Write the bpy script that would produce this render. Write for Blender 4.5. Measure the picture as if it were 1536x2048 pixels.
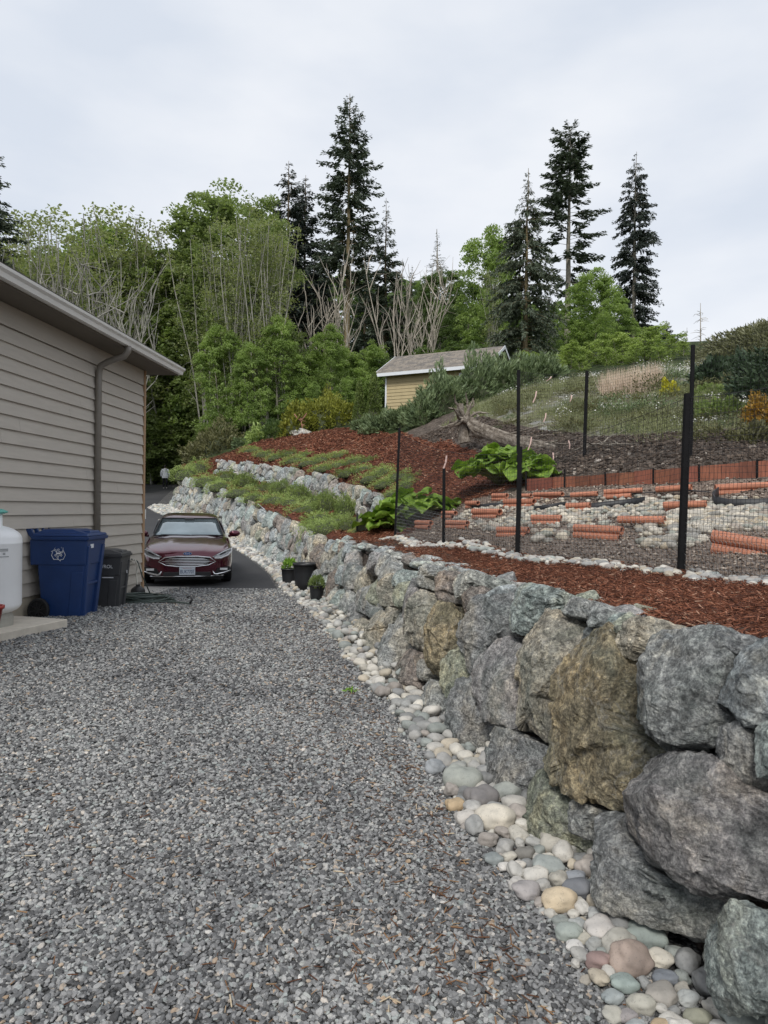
import bpy, math, random
import numpy as np
from mathutils import Vector, Matrix, Euler
for _o in list(bpy.data.objects): bpy.data.objects.remove(_o)
SC = bpy.context.scene
COL = SC.collection
R = math.radians
# ------------------------------------------------------------------ camera
CAM_LOC = Vector((0.0, 0.0, 1.55))
CAM_ROT = Euler((R(90 - 0.22), 0, 0)).to_matrix() @ Matrix.Rotation(R(0.7), 3, 'Z')
FPX = 1365.0
cd = bpy.data.cameras.new('camera'); cam = bpy.data.objects.new('camera', cd); COL.objects.link(cam)
cam.matrix_world = Matrix.Translation(CAM_LOC) @ CAM_ROT.to_4x4()
cd.sensor_fit = 'HORIZONTAL'; cd.sensor_width = 36; cd.lens = 36 * FPX / 1536
cd.clip_start = 0.05; cd.clip_end = 2000
SC.camera = cam
# ------------------------------------------------------------------ world: overcast sky
SUN_EL, SUN_AZ = R(44), R(195)      # azimuth measured clockwise from +Y: light comes from behind the camera, a little left
W = bpy.data.worlds.new('World'); SC.world = W; W.use_nodes = True
nt = W.node_tree; nt.nodes.clear()
def N(t, typ, **kw):
    n = t.nodes.new(typ)
    for k, v in kw.items(): setattr(n, k, v)
    return n
sky = N(nt, 'ShaderNodeTexSky'); sky.sky_type = 'NISHITA'; sky.sun_disc = False
sky.sun_elevation = SUN_EL; sky.sun_rotation = SUN_AZ; sky.air_density = 1.0; sky.dust_density = 2.0
tc = N(nt, 'ShaderNodeTexCoord'); mp = N(nt, 'ShaderNodeMapping'); mp.inputs['Scale'].default_value = (1.0, 1.0, 2.6)
mp.inputs['Location'].default_value = (3.1, 0.7, 0.2)
nz = N(nt, 'ShaderNodeTexNoise'); nz.inputs['Scale'].default_value = 2.3; nz.inputs['Detail'].default_value = 5; nz.inputs['Roughness'].default_value = 0.5
rp = N(nt, 'ShaderNodeValToRGB')
rp.color_ramp.elements[0].position = 0.38; rp.color_ramp.elements[0].color = (4.75, 5.12, 5.72, 1)
rp.color_ramp.elements[1].position = 0.62; rp.color_ramp.elements[1].color = (5.85, 6.03, 6.35, 1)
mx = N(nt, 'ShaderNodeMix', data_type='RGBA'); mx.inputs[0].default_value = 0.94
bg = N(nt, 'ShaderNodeBackground'); bg.inputs['Strength'].default_value = 0.095
wo = N(nt, 'ShaderNodeOutputWorld')
L = nt.links.new
L(tc.outputs['Generated'], mp.inputs['Vector']); L(mp.outputs['Vector'], nz.inputs['Vector']); L(nz.outputs['Fac'], rp.inputs['Fac'])
L(sky.outputs['Color'], mx.inputs[6]); L(rp.outputs['Color'], mx.inputs[7]); L(mx.outputs[2], bg.inputs['Color']); L(bg.outputs['Background'], wo.inputs['Surface'])
sd = bpy.data.lights.new('sun', 'SUN'); sd.energy = 1.5; sd.angle = R(14); sd.color = (1.0, 0.965, 0.91)
so = bpy.data.objects.new('sun', sd); COL.objects.link(so)
so.rotation_euler = Vector((-math.sin(SUN_AZ) * math.cos(SUN_EL), -math.cos(SUN_AZ) * math.cos(SUN_EL), -math.sin(SUN_EL))).to_track_quat('-Z', 'Y').to_euler()
SC.view_settings.view_transform = 'Standard'; SC.view_settings.look = 'None'
SC.view_settings.exposure = 0.70; SC.view_settings.gamma = 1.0; SC.view_settings.use_curve_mapping = False
SC.cycles.max_bounces = 6; SC.cycles.diffuse_bounces = 3; SC.cycles.glossy_bounces = 3; SC.cycles.transmission_bounces = 4
SC.cycles.transparent_max_bounces = 8; SC.cycles.use_denoising = True
# ------------------------------------------------------------------ pixel helpers (photo pixels, 1536 x 2048)
CR = np.array(CAM_ROT); CL = np.array(CAM_LOC)
def ray(u, v): return CR @ np.array([(u - 768) / FPX, -(v - 1024) / FPX, -1.0])
def at(u, v, Y):
    d = ray(u, v); return CL + d * (Y / d[1])
def gp(u, v, z=0.0):
    d = ray(u, v); return CL + d * ((z - CL[2]) / d[2])
def proj(P):
    q = (np.asarray(P) - CL) @ CR
    return np.stack([768 + FPX * q[..., 0] / -q[..., 2], 1024 - FPX * q[..., 1] / -q[..., 2]], -1)
# ------------------------------------------------------------------ noise
def _hash(ix, iy, iz, seed):
    h = (ix * 374761393 + iy * 668265263 + iz * 2147483647 + seed * 1274126177) & 0xffffffff
    h = ((h ^ (h >> 13)) * 1274126177) & 0xffffffff
    h = ((h ^ (h >> 16)) * 2246822519) & 0xffffffff
    return ((h ^ (h >> 15)) & 0xffff) / 65535.0
def vnoise(P, seed=0):
    P = np.asarray(P, float); I = np.floor(P).astype(np.int64); f = P - I; f = f * f * f * (f * (f * 6 - 15) + 10)
    out = 0
    for dx in (0, 1):
        wx = f[:, 0] if dx else 1 - f[:, 0]
        for dy in (0, 1):
            wy = f[:, 1] if dy else 1 - f[:, 1]
            for dz in (0, 1):
                wz = f[:, 2] if dz else 1 - f[:, 2]
                out = out + wx * wy * wz * _hash(I[:, 0] + dx, I[:, 1] + dy, I[:, 2] + dz, seed)
    return out * 2 - 1
def fbm(P, oct=4, seed=0, gain=0.5, ridged=False):
    a, s, out = 1.0, 1.0, 0
    for k in range(oct):
        n = vnoise(np.asarray(P) * s + 17.3 * k, seed + k)
        if ridged: n = 1 - 2 * np.abs(n)
        out = out + a * n; a *= gain; s *= 2.03
    return out
def n2(x, y, sc, seed=0, oct=3):
    x = np.atleast_1d(np.asarray(x, float)); y = np.atleast_1d(np.asarray(y, float))
    x, y = np.broadcast_arrays(x, y)
    P = np.stack([x.ravel() * sc, y.ravel() * sc, np.full(x.size, seed * 3.7)], -1)
    return fbm(P, oct, seed).reshape(x.shape)
def sstep(a, b, x):
    t = np.clip((np.asarray(x, float) - a) / (b - a), 0, 1); return t * t * (3 - 2 * t)
# ------------------------------------------------------------------ mesh building
def mesh_from(name, V, Fs, mats, smooth=False, midx=None):
    me = bpy.data.meshes.new(name)
    V = np.asarray(V, np.float32)
    loops, starts, tot = [], [], []
    p = 0
    for F in Fs:
        F = np.asarray(F, np.int32)
        if F.size == 0: continue
        k = F.shape[1]; n = F.shape[0]
        loops.append(F.ravel()); starts.append(p + np.arange(n) * k); tot.append(np.full(n, k)); p += n * k
    loops = np.concatenate(loops).astype(np.int32); starts = np.concatenate(starts).astype(np.int32); tot = np.concatenate(tot).astype(np.int32)
    me.vertices.add(len(V)); me.vertices.foreach_set('co', V.ravel())
    me.loops.add(len(loops)); me.loops.foreach_set('vertex_index', loops)
    me.polygons.add(len(starts)); me.polygons.foreach_set('loop_start', starts); me.polygons.foreach_set('loop_total', tot)
    if not isinstance(mats, (list, tuple)): mats = [mats]
    for m in mats: me.materials.append(m)
    if midx is not None: me.polygons.foreach_set('material_index', np.asarray(midx, np.int32))
    me.polygons.foreach_set('use_smooth', np.full(len(starts), bool(smooth)))
    me.update(calc_edges=True); me.validate()
    return me
class MB:
    """collects shapes, then links them as one mesh object"""
    def __init__(s): s.V = []; s.T = []; s.Q = []; s.n = 0; s.NG = []
    def add(s, V, F):
        V = np.asarray(V, float).reshape(-1, 3); F = np.asarray(F, int)
        (s.T if F.shape[1] == 3 else s.Q if F.shape[1] == 4 else s.NG).append(F + s.n)
        s.V.append(V); s.n += len(V); return s
    def more(s, F, base):
        F = np.asarray(F, int); (s.T if F.shape[1] == 3 else s.Q if F.shape[1] == 4 else s.NG).append(F + base); return s
    def box(s, c, size, rot=None, taper=(1, 1)):
        c = np.asarray(c, float); h = np.asarray(size, float) / 2
        V = np.array([[x, y, z] for z in (-1, 1) for y in (-1, 1) for x in (-1, 1)], float)
        V[4:, 0] *= taper[0]; V[4:, 1] *= taper[1]; V = V * h
        if rot is not None: V = V @ np.asarray(rot).T
        return s.add(V + c, [[0, 2, 3, 1], [4, 5, 7, 6], [0, 1, 5, 4], [2, 6, 7, 3], [0, 4, 6, 2], [1, 3, 7, 5]])
    def hexa(s, V8):   # 8 corners: bottom 0..3 ring, top 4..7 ring
        return s.add(V8, [[3, 2, 1, 0], [4, 5, 6, 7], [0, 1, 5, 4], [1, 2, 6, 5], [2, 3, 7, 6], [3, 0, 4, 7]])
    def tube(s, pts, r, n=8, cap=True, closed=False):
        pts = np.asarray(pts, float); m = len(pts); r = np.broadcast_to(np.asarray(r, float), (m,))
        tg = np.gradient(pts, axis=0) if not closed else (np.roll(pts, -1, 0) - np.roll(pts, 1, 0))
        tg /= np.linalg.norm(tg, axis=1)[:, None] + 1e-9
        up = np.array([0, 0, 1.0]) if abs(tg[0][2]) < 0.9 else np.array([1.0, 0, 0])
        V = []; a = np.arange(n) * 2 * math.pi / n
        prev = None
        for i in range(m):
            u = np.cross(up, tg[i]) if prev is None else prev - tg[i] * np.dot(prev, tg[i])
            u /= np.linalg.norm(u) + 1e-9; prev = u
            w = np.cross(tg[i], u)
            V.append(pts[i] + r[i] * (np.cos(a)[:, None] * u + np.sin(a)[:, None] * w))
        V = np.concatenate(V); F = []
        mm = m if closed else m - 1
        for i in range(mm):
            j = (i + 1) % m
            for k in range(n): F.append([i * n + k, i * n + (k + 1) % n, j * n + (k + 1) % n, j * n + k])
        b = s.n; s.add(V, F)
        if cap and not closed:
            s.NG.append(np.array([list(range(n))[::-1]]) + b); s.NG.append(np.array([list(range((m - 1) * n, m * n))]) + b)
        return s
    def lathe(s, prof, n=24, c=(0, 0, 0), cap=(True, True)):
        a = np.arange(n) * 2 * math.pi / n; V = []
        for r_, z_ in prof: V.append(np.stack([c[0] + r_ * np.cos(a), c[1] + r_ * np.sin(a), np.full(n, c[2] + z_)], -1))
        F = []
        for i in range(len(prof) - 1):
            for k in range(n): F.append([i * n + k, i * n + (k + 1) % n, (i + 1) * n + (k + 1) % n, (i + 1) * n + k])
        b = s.n; s.add(np.concatenate(V), F)
        if cap[0]: s.NG.append(np.array([list(range(n))[::-1]]) + b)
        if cap[1]: s.NG.append(np.array([list(range((len(prof) - 1) * n, len(prof) * n))]) + b)
        return s
    def prism(s, poly, ext):   # poly Kx3 ring, extruded by the vector ext
        poly = np.asarray(poly, float); k = len(poly); b = s.n
        s.add(np.concatenate([poly, poly + np.asarray(ext, float)]), [[i, (i + 1) % k, k + (i + 1) % k, k + i] for i in range(k)])
        s.NG.append(np.array([list(range(k))[::-1]]) + b); s.NG.append(np.array([list(range(k, 2 * k))]) + b); return s
    def mesh(s, name, mat, smooth=False):
        Fs = []
        if s.T: Fs.append(np.concatenate(s.T))
        if s.Q: Fs.append(np.concatenate(s.Q))
        Fs += s.NG
        return mesh_from(name, np.concatenate(s.V), Fs, mat, smooth)
    def build(s, name, mat, parent=None, smooth=False, local=False, **kw):
        if parent is not None and not local:
            off = np.array(wloc(parent)); s.V = [v - off for v in s.V]
        return link(name, s.mesh(name, mat, smooth), parent, **kw)
def wloc(o):
    p = Vector(o.location)
    while o.parent: o = o.parent; p = p + Vector(o.location)
    return p
def link(name, data, parent=None, loc=None, rot=None, scale=None, color=None, bevel=0, **props):
    o = bpy.data.objects.new(name, data); COL.objects.link(o)
    if parent is not None: o.parent = parent
    if loc is not None: o.location = [float(t) for t in loc]
    if rot is not None: o.rotation_euler = rot
    if scale is not None: o.scale = scale if hasattr(scale, '__len__') else (scale,) * 3
    if color is not None: o.color = (*color[:3], 1)
    if bevel:
        b = o.modifiers.new('bevel', 'BEVEL'); b.width = bevel; b.segments = 2; b.limit_method = 'ANGLE'; b.angle_limit = R(40)
    for k, v in props.items(): o[k] = v
    return o
def thing(name, label, cat, loc=(0, 0, 0), rz=0.0, group=None):
    o = bpy.data.objects.new(name, None); COL.objects.link(o); o.location = [float(t) for t in loc]; o.rotation_euler = (0, 0, rz)
    o.empty_display_size = 0.2; tag(o, label, cat, group); return o
def tag(o, label, cat, group=None):
    o['label'] = label; o['category'] = cat
    if group: o['group'] = group
    return o
def dup(root, loc, rz=0.0, scale=None, label=None, group=None, color=None):
    r = root.copy(); COL.objects.link(r); r.location = [float(t) for t in loc]; r.rotation_euler = (0, 0, rz)
    if scale is not None: r.scale = scale if hasattr(scale, '__len__') else (scale,) * 3
    if label: r['label'] = label
    if group: r['group'] = group
    for ch in list(root.children):
        c = ch.copy(); COL.objects.link(c); c.parent = r
        if color is not None: c.color = (*color, 1)
        for g in list(ch.children):
            d = g.copy(); COL.objects.link(d); d.parent = c
    return r
def text_mesh(name, s, size, mat, parent, M4, depth=0.0, align='CENTER', **props):
    cu = bpy.data.curves.new(name, 'FONT'); cu.body = s; cu.size = size; cu.align_x = align; cu.align_y = 'CENTER'; cu.extrude = depth
    t = bpy.data.objects.new(name, cu); COL.objects.link(t)
    me = bpy.data.meshes.new_from_object(t.evaluated_get(bpy.context.evaluated_depsgraph_get()))
    bpy.data.objects.remove(t)
    me.materials.clear(); me.materials.append(mat)
    o = link(name, me, parent, **props); o.matrix_local = M4; return o
# ------------------------------------------------------------------ materials
def new_mat(name):
    m = bpy.data.materials.new(name); m.use_nodes = True
    t = m.node_tree; b = t.nodes['Principled BSDF']; return m, t, b
def mathn(t, op, a, b=None, clamp=False):
    n = N(t, 'ShaderNodeMath', operation=op); n.use_clamp = clamp
    for i, x in enumerate((a, b)):
        if x is None: continue
        if isinstance(x, (int, float)): n.inputs[i].default_value = x
        else: t.links.new(x, n.inputs[i])
    return n.outputs[0]
def mixc(t, fac, a, b, mode='MIX'):
    n = N(t, 'ShaderNodeMix', data_type='RGBA', blend_type=mode)
    for i, x in ((0, fac), (6, a), (7, b)):
        if isinstance(x, (int, float)): n.inputs[i].default_value = x
        elif isinstance(x, (tuple, list)): n.inputs[i].default_value = (*x[:3], 1)
        else: t.links.new(x, n.inputs[i])
    return n.outputs[2]
def noise(t, scale, detail=4, rough=0.55, vec=None, dist=0.0, stretch=None):
    n = N(t, 'ShaderNodeTexNoise'); n.inputs['Scale'].default_value = scale; n.inputs['Detail'].default_value = detail
    n.inputs['Roughness'].default_value = rough; n.inputs['Distortion'].default_value = dist
    if vec is None: vec = N(t, 'ShaderNodeTexCoord').outputs['Object']
    if stretch is not None:
        m = N(t, 'ShaderNodeMapping'); m.inputs['Scale'].default_value = stretch; t.links.new(vec, m.inputs['Vector']); vec = m.outputs['Vector']
    t.links.new(vec, n.inputs['Vector']); return n.outputs['Fac']
def ramp(t, fac, stops):
    n = N(t, 'ShaderNodeValToRGB'); e = n.color_ramp.elements
    while len(e) < len(stops): e.new(0.5)
    for k, (p, c) in enumerate(stops):
        e[k].position = p; e[k].color = (*c, 1) if hasattr(c, '__len__') else (c, c, c, 1)
    t.links.new(fac, n.inputs['Fac']); return n.outputs['Color']
def bump(t, b, h, strength=0.4, dist=0.02):
    n = N(t, 'ShaderNodeBump'); n.inputs['Strength'].default_value = strength; n.inputs['Distance'].default_value = dist
    t.links.new(h, n.inputs['Height']); t.links.new(n.outputs['Normal'], b.inputs['Normal']); return n
def gpos(t): return N(t, 'ShaderNodeNewGeometry').outputs['Position']
def simple(name, col, rough=0.6, var=0.12, vscale=6, metal=0.0, bscale=0, bstr=0.2, bdist=0.01, spec=0.5, coat=0.0, objcol=False, stretch=None, world=False):
    m, t, b = new_mat(name)
    vec = gpos(t) if world else None
    b.inputs['Roughness'].default_value = rough; b.inputs['Metallic'].default_value = metal; b.inputs['Specular IOR Level'].default_value = spec
    b.inputs['Coat Weight'].default_value = coat
    f = noise(t, vscale, 4, vec=vec, stretch=stretch)
    c = ramp(t, f, [(0.3, tuple(x * (1 - var) for x in col)), (0.7, tuple(min(1, x * (1 + var)) for x in col))])
    if objcol: c = mixc(t, 1.0, c, N(t, 'ShaderNodeObjectInfo').outputs['Color'], 'MULTIPLY')
    t.links.new(c, b.inputs['Base Color'])
    if bscale: bump(t, b, noise(t, bscale, 4, vec=vec, stretch=stretch), bstr, bdist)
    return m
def rock_mat(name, dark=1.0):
    m, t, b = new_mat(name); P = gpos(t)
    oc = N(t, 'ShaderNodeObjectInfo').outputs['Color']
    n1 = noise(t, 3.2, 6, 0.62, P, 0.6); n2_ = noise(t, 17, 10, 0.78, P); n3 = noise(t, 75, 5, 0.75, P)
    tint = ramp(t, n1, [(0.34, (0.62, 0.66, 0.66)), (0.5, (1.0, 1.0, 1.0)), (0.66, (1.22, 1.12, 0.98))])
    c = mixc(t, 1.0, oc, tint, 'MULTIPLY')
    mot = ramp(t, n2_, [(0.40, (0.55, 0.55, 0.55)), (0.5, (1.05, 1.05, 1.05)), (0.60, (1.95, 1.93, 1.88))])
    c = mixc(t, 1.0, c, mot, 'MULTIPLY')
    gr = noise(t, 2.1, 3, 0.5, P, 0.3)
    c = mixc(t, mathn(t, 'MULTIPLY', ramp(t, gr, [(0.52, 0.0), (0.7, 1.0)]), 0.38), c, (0.155, 0.2, 0.175))      # greenish weathering
    sp = ramp(t, noise(t, 34, 6, 0.8, P, 1.2), [(0.56, 0.0), (0.68, 1.0)])
    sm = ramp(t, noise(t, 4.5, 3, 0.6, P), [(0.42, 0.0), (0.6, 1.0)])
    c = mixc(t, mathn(t, 'MULTIPLY', mathn(t, 'MULTIPLY', sp, sm), 0.8), c, (0.55, 0.54, 0.51))           # pale lichen crust
    c = mixc(t, 1.0, c, ramp(t, n3, [(0.40, (0.62, 0.62, 0.62)), (0.5, (1.0, 1.0, 1.0)), (0.62, (1.5, 1.48, 1.44))]), 'MULTIPLY')
    vn = N(t, 'ShaderNodeTexWave'); vn.inputs['Scale'].default_value = 1.4; vn.inputs['Distortion'].default_value = 14; vn.inputs['Detail'].default_value = 5; vn.inputs['Detail Scale'].default_value = 2.2
    t.links.new(P, vn.inputs['Vector'])
    c = mixc(t, mathn(t, 'MULTIPLY', ramp(t, vn.outputs['Fac'], [(0.975, 0.0), (0.995, 1.0)]), 0.22), c, (0.5, 0.5, 0.47))   # quartz veins
    pt = N(t, 'ShaderNodeNewGeometry').outputs['Pointiness']
    c = mixc(t, mathn(t, 'MULTIPLY', ramp(t, pt, [(0.515, 0.0), (0.58, 1.0)]), 0.4), c, (0.5, 0.49, 0.46))      # paler, freshly chipped edges
    t.links.new(c, b.inputs['Base Color']); b.inputs['Roughness'].default_value = 0.82; b.inputs['Specular IOR Level'].default_value = 0.35
    vo = N(t, 'ShaderNodeTexVoronoi', feature='DISTANCE_TO_EDGE'); vo.inputs['Scale'].default_value = 7
    wv = N(t, 'ShaderNodeVectorMath', operation='ADD'); t.links.new(P, wv.inputs[0])
    nn = N(t, 'ShaderNodeTexNoise'); nn.inputs['Scale'].default_value = 9; t.links.new(P, nn.inputs['Vector'])
    sc = N(t, 'ShaderNodeVectorMath', operation='SCALE'); sc.inputs['Scale'].default_value = 0.22; t.links.new(nn.outputs['Color'], sc.inputs[0]); t.links.new(sc.outputs[0], wv.inputs[1])
    t.links.new(wv.outputs[0], vo.inputs['Vector'])
    cr = ramp(t, vo.outputs['Distance'], [(0.0, 0.0), (0.05, 1.0)])
    h = mathn(t, 'ADD', mathn(t, 'MULTIPLY', n2_, 1.0), mathn(t, 'ADD', mathn(t, 'MULTIPLY', n3, 0.45), mathn(t, 'MULTIPLY', cr, 0.10)))
    bump(t, b, h, 1.0, 0.035)
    return m
def cobble_mat(name):
    m, t, b = new_mat(name); P = gpos(t)
    oc = N(t, 'ShaderNodeObjectInfo').outputs['Color']
    c = mixc(t, 1.0, oc, ramp(t, noise(t, 11, 4, 0.6, P), [(0.35, (0.8, 0.8, 0.8)), (0.65, (1.12, 1.1, 1.07))]), 'MULTIPLY')
    c = mixc(t, mathn(t, 'MULTIPLY', ramp(t, noise(t, 120, 2, 0.8, P), [(0.6, 0.0), (0.7, 1.0)]), 0.45), c, (0.1, 0.095, 0.09))
    t.links.new(c, b.inputs['Base Color']); b.inputs['Roughness'].default_value = 0.75
    bump(t, b, noise(t, 45, 5, 0.65, P), 0.25, 0.01); return m
def cobble_stuff_mat(name):       # one joined heap of stones: colour from each stone's own vertex attribute
    m, t, b = new_mat(name)
    a = N(t, 'ShaderNodeAttribute'); a.attribute_name = 'tone'
    c = mixc(t, 1.0, a.outputs['Color'], ramp(t, noise(t, 12, 4, 0.6, gpos(t)), [(0.35, (0.82, 0.82, 0.82)), (0.65, (1.1, 1.1, 1.08))]), 'MULTIPLY')
    t.links.new(c, b.inputs['Base Color']); b.inputs['Roughness'].default_value = 0.78; return m
def leaf_mat(name, c1, c2, c3=None, trans=0.35, vscale=1.3, rough=0.5):
    c1, c2, c3 = [None if c is None else tuple(min(.8, x) for x in c) for c in (c1, c2, c3)]
    m, t, b = new_mat(name); P = gpos(t)
    f = noise(t, vscale, 5, 0.6, P)
    stops = [(0.33, c1), (0.62, c2)] + ([(0.78, c3)] if c3 else [])
    c = ramp(t, f, stops)
    g = ramp(t, noise(t, 23, 2, 0.5, P), [(0.3, (0.72, 0.74, 0.7)), (0.7, (1.28, 1.25, 1.2))])
    c = mixc(t, 1.0, c, g, 'MULTIPLY')
    t.links.new(c, b.inputs['Base Color']); b.inputs['Roughness'].default_value = rough; b.inputs['Specular IOR Level'].default_value = 0.3
    tr = N(t, 'ShaderNodeBsdfTranslucent'); t.links.new(mixc(t, 1.0, c, (1.15, 1.2, 0.75), 'MULTIPLY'), tr.inputs['Color'])
    ms = N(t, 'ShaderNodeMixShader'); ms.inputs[0].default_value = trans
    t.links.new(b.outputs[0], ms.inputs[1]); t.links.new(tr.outputs[0], ms.inputs[2])
    t.links.new(ms.outputs[0], t.nodes['Material Output'].inputs['Surface']); return m
def ground_mat(name, cols, scale, bscale, bstr, bdist=0.03, detail=8, speck=None, big=0.35):
    m, t, b = new_mat(name); P = gpos(t)
    f = noise(t, scale, detail, 0.72, P)
    c = ramp(t, f, [(0.3 + 0.4 * i / max(1, len(cols) - 1), k) for i, k in enumerate(cols)])
    if speck:
        sf = ramp(t, noise(t, speck[0], 3, 0.7, P), [(speck[1], 0.0), (speck[1] + 0.06, 1.0)])
        c = mixc(t, mathn(t, 'MULTIPLY', sf, speck[3]), c, speck[2])
    c = mixc(t, 1.0, c, ramp(t, noise(t, big, 4, 0.6, P), [(0.3, (0.78, 0.78, 0.78)), (0.7, (1.2, 1.18, 1.15))]), 'MULTIPLY')
    t.links.new(c, b.inputs['Base Color']); b.inputs['Roughness'].default_value = 0.95; b.inputs['Specular IOR Level'].default_value = 0.2
    bump(t, b, noise(t, bscale, 6, 0.7, P), bstr, bdist); return m
M_ROCK = rock_mat('fieldstone'); M_COB = cobble_mat('river_stone'); M_COBS = cobble_stuff_mat('river_stone_heap')
M_MULCH = ground_mat('bark_mulch', [(0.035, 0.012, 0.008), (0.12, 0.04, 0.024), (0.26, 0.1, 0.06)], 8, 12, 1.0, 0.10, speck=(85, 0.66, (0.36, 0.2, 0.13), 0.5))
M_SOIL = ground_mat('dark_soil', [(0.035, 0.028, 0.023), (0.095, 0.078, 0.066), (0.19, 0.155, 0.13)], 5, 9, 1.0, 0.10, speck=(22, 0.62, (0.3, 0.27, 0.24), 0.4))
M_BED = ground_mat('gritty_bed_soil', [(0.1, 0.075, 0.062), (0.2, 0.16, 0.135), (0.36, 0.3, 0.255)], 30, 40, 1.0, 0.03, speck=(70, 0.62, (0.42, 0.36, 0.31), 0.6))
M_MEADOW = ground_mat('meadow_ground', [(0.11, 0.105, 0.07), (0.19, 0.19, 0.12), (0.33, 0.31, 0.25)], 3, 12, 1.0, 0.10, speck=(1.6, 0.52, (0.36, 0.36, 0.35), 0.85))
M_FOREST = ground_mat('forest_floor', [(0.02, 0.03, 0.012), (0.04, 0.06, 0.02), (0.07, 0.08, 0.035)], 1.2, 5, 1.0, 0.2)
M_PALEG = ground_mat('pale_gravel', [(0.2, 0.2, 0.2), (0.31, 0.31, 0.31), (0.42, 0.42, 0.41)], 14, 25, 0.7, 0.03)
M_ASPH = ground_mat('asphalt', [(0.042, 0.043, 0.047), (0.058, 0.059, 0.063), (0.078, 0.079, 0.083)], 120, 180, 0.5, 0.004, big=0.25)
M_CONC = ground_mat('concrete', [(0.3, 0.29, 0.27), (0.38, 0.37, 0.35), (0.44, 0.43, 0.41)], 9, 60, 0.3, 0.004)
def gravel_base():
    m, t, b = new_mat('crushed_gravel'); P = gpos(t)
    v = N(t, 'ShaderNodeTexVoronoi'); v.inputs['Scale'].default_value = 58; t.links.new(P, v.inputs['Vector'])
    h = N(t, 'ShaderNodeSeparateColor'); t.links.new(v.outputs['Color'], h.inputs[0])
    c = ramp(t, h.outputs[0], [(0.0, (0.06, 0.061, 0.063)), (0.45, (0.175, 0.177, 0.18)), (0.8, (0.275, 0.276, 0.276)), (0.93, (0.36, 0.35, 0.335)), (1.0, (0.4, 0.35, 0.28))])
    gap = ramp(t, v.outputs['Distance'], [(0.25, 1.0), (0.62, 0.25)])
    c = mixc(t, 1.0, c, gap, 'MULTIPLY')
    c = mixc(t, 1.0, c, ramp(t, noise(t, 0.8, 5, 0.65, P), [(0.3, (0.72, 0.72, 0.73)), (0.7, (1.25, 1.24, 1.21))]), 'MULTIPLY')
    t.links.new(c, b.inputs['Base Color']); b.inputs['Roughness'].default_value = 0.9
    bump(t, b, mathn(t, 'SUBTRACT', 1.0, v.outputs['Distance']), 0.8, 0.02); return m
M_GRAV = gravel_base()
def chip_mat(name, stops):
    m, t, b = new_mat(name); P = gpos(t)
    c = ramp(t, N(t, 'ShaderNodeObjectInfo').outputs['Random'], stops)
    c = mixc(t, 1.0, c, ramp(t, noise(t, 90, 3, 0.6, P), [(0.3, (0.8, 0.8, 0.8)), (0.7, (1.18, 1.18, 1.18))]), 'MULTIPLY')
    c = mixc(t, 1.0, c, ramp(t, noise(t, 0.8, 5, 0.65, P), [(0.3, (0.72, 0.72, 0.73)), (0.7, (1.25, 1.24, 1.21))]), 'MULTIPLY')
    t.links.new(c, b.inputs['Base Color']); b.inputs['Roughness'].default_value = 0.85; b.inputs['Specular IOR Level'].default_value = 0.3; return m
# ================================================================== TERRAIN
def cinterp(x, xs, ys):                      # smooth monotone-ish cubic through the points
    xs = np.asarray(xs, float); ys = np.asarray(ys, float); x = np.asarray(x, float)
    d = np.gradient(ys, xs); i = np.clip(np.searchsorted(xs, x) - 1, 0, len(xs) - 2)
    h = xs[i + 1] - xs[i]; t = np.clip((x - xs[i]) / h, 0, 1)
    r = (2*t**3 - 3*t**2 + 1) * ys[i] + (t**3 - 2*t**2 + t) * h * d[i] + (-2*t**3 + 3*t**2) * ys[i+1] + (t**3 - t**2) * h * d[i+1]
    r = np.where(x < xs[0], ys[0] + d[0] * (x - xs[0]), r)
    return np.where(x > xs[-1], ys[-1] + d[-1] * (x - xs[-1]), r)
def road_z(Y):
    Y = np.asarray(Y, float); s = np.clip(Y - 16.5, 0, None)
    return np.where(s < 6, 0.092 * s * s / 12, 0.092 * (s - 3)) * 1.0
def low_z(X, Y):
    X = np.asarray(X, float); Y = np.asarray(Y, float)
    return np.minimum(road_z(Y), 3.75) + 0.21 * sstep(12.6, 8.3, Y) * sstep(-0.6, -3.6, X)
_wb = [gp(u, v, 0) for u, v in ((1340, 1990), (1180, 1790), (1040, 1600), (930, 1480), (830, 1385), (700, 1243), (620, 1180))]
WB_Y = [-6, -1.0] + [p[1] for p in _wb] + [16.2, 19.5, 23, 29, 36, 40]
WB_X = [2.3, 1.42] + [p[0] for p in _wb] + [-2.15, -3.2, -4.75, -7.55, -11.2, -13.6]
def wall_x(Y): return cinterp(Y, WB_Y, WB_X)
def wall_top(Y): return np.interp(Y, [-6, 2, 5, 11.5, 16, 19, 23, 29, 36, 40], [1.02, 1.02, .98, .98, 1.06, 1.28, 1.72, 2.42, 3.24, 3.6])
BAT = 0.30
def edge_x(Y): return wall_x(Y) + BAT * (wall_top(Y) - low_z(wall_x(Y), Y))
T2_Y = [15.2, 16, 17, 19, 23, 28, 32, 37]
_t2 = [(790, 1010), (762, 1003), (738, 990), (700, 972), (640, 951), (560, 935), (500, 926), (428, 919)]
T2P = [at(u, v, y) for (u, v), y in zip(_t2, T2_Y)]
T2_X = [p[0] for p in T2P]; T2_Z = [p[2] for p in T2P]
T2_A = [0.0, 0.42, 0.62, 0.72, 0.8, 0.85, 0.85, 0.8]
def t2x(Y): return np.interp(Y, T2_Y, T2_X)
def t2amp(Y): return np.interp(Y, [14.9] + T2_Y + [38.5], [0] + T2_A + [0])
def step_add(X, Y):
    d = np.asarray(X, float) - t2x(Y) - 0.22
    return t2amp(Y) * sstep(-0.04, 0.30, d) * np.exp(-np.clip(d, 0, None) / 5.0)
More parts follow.
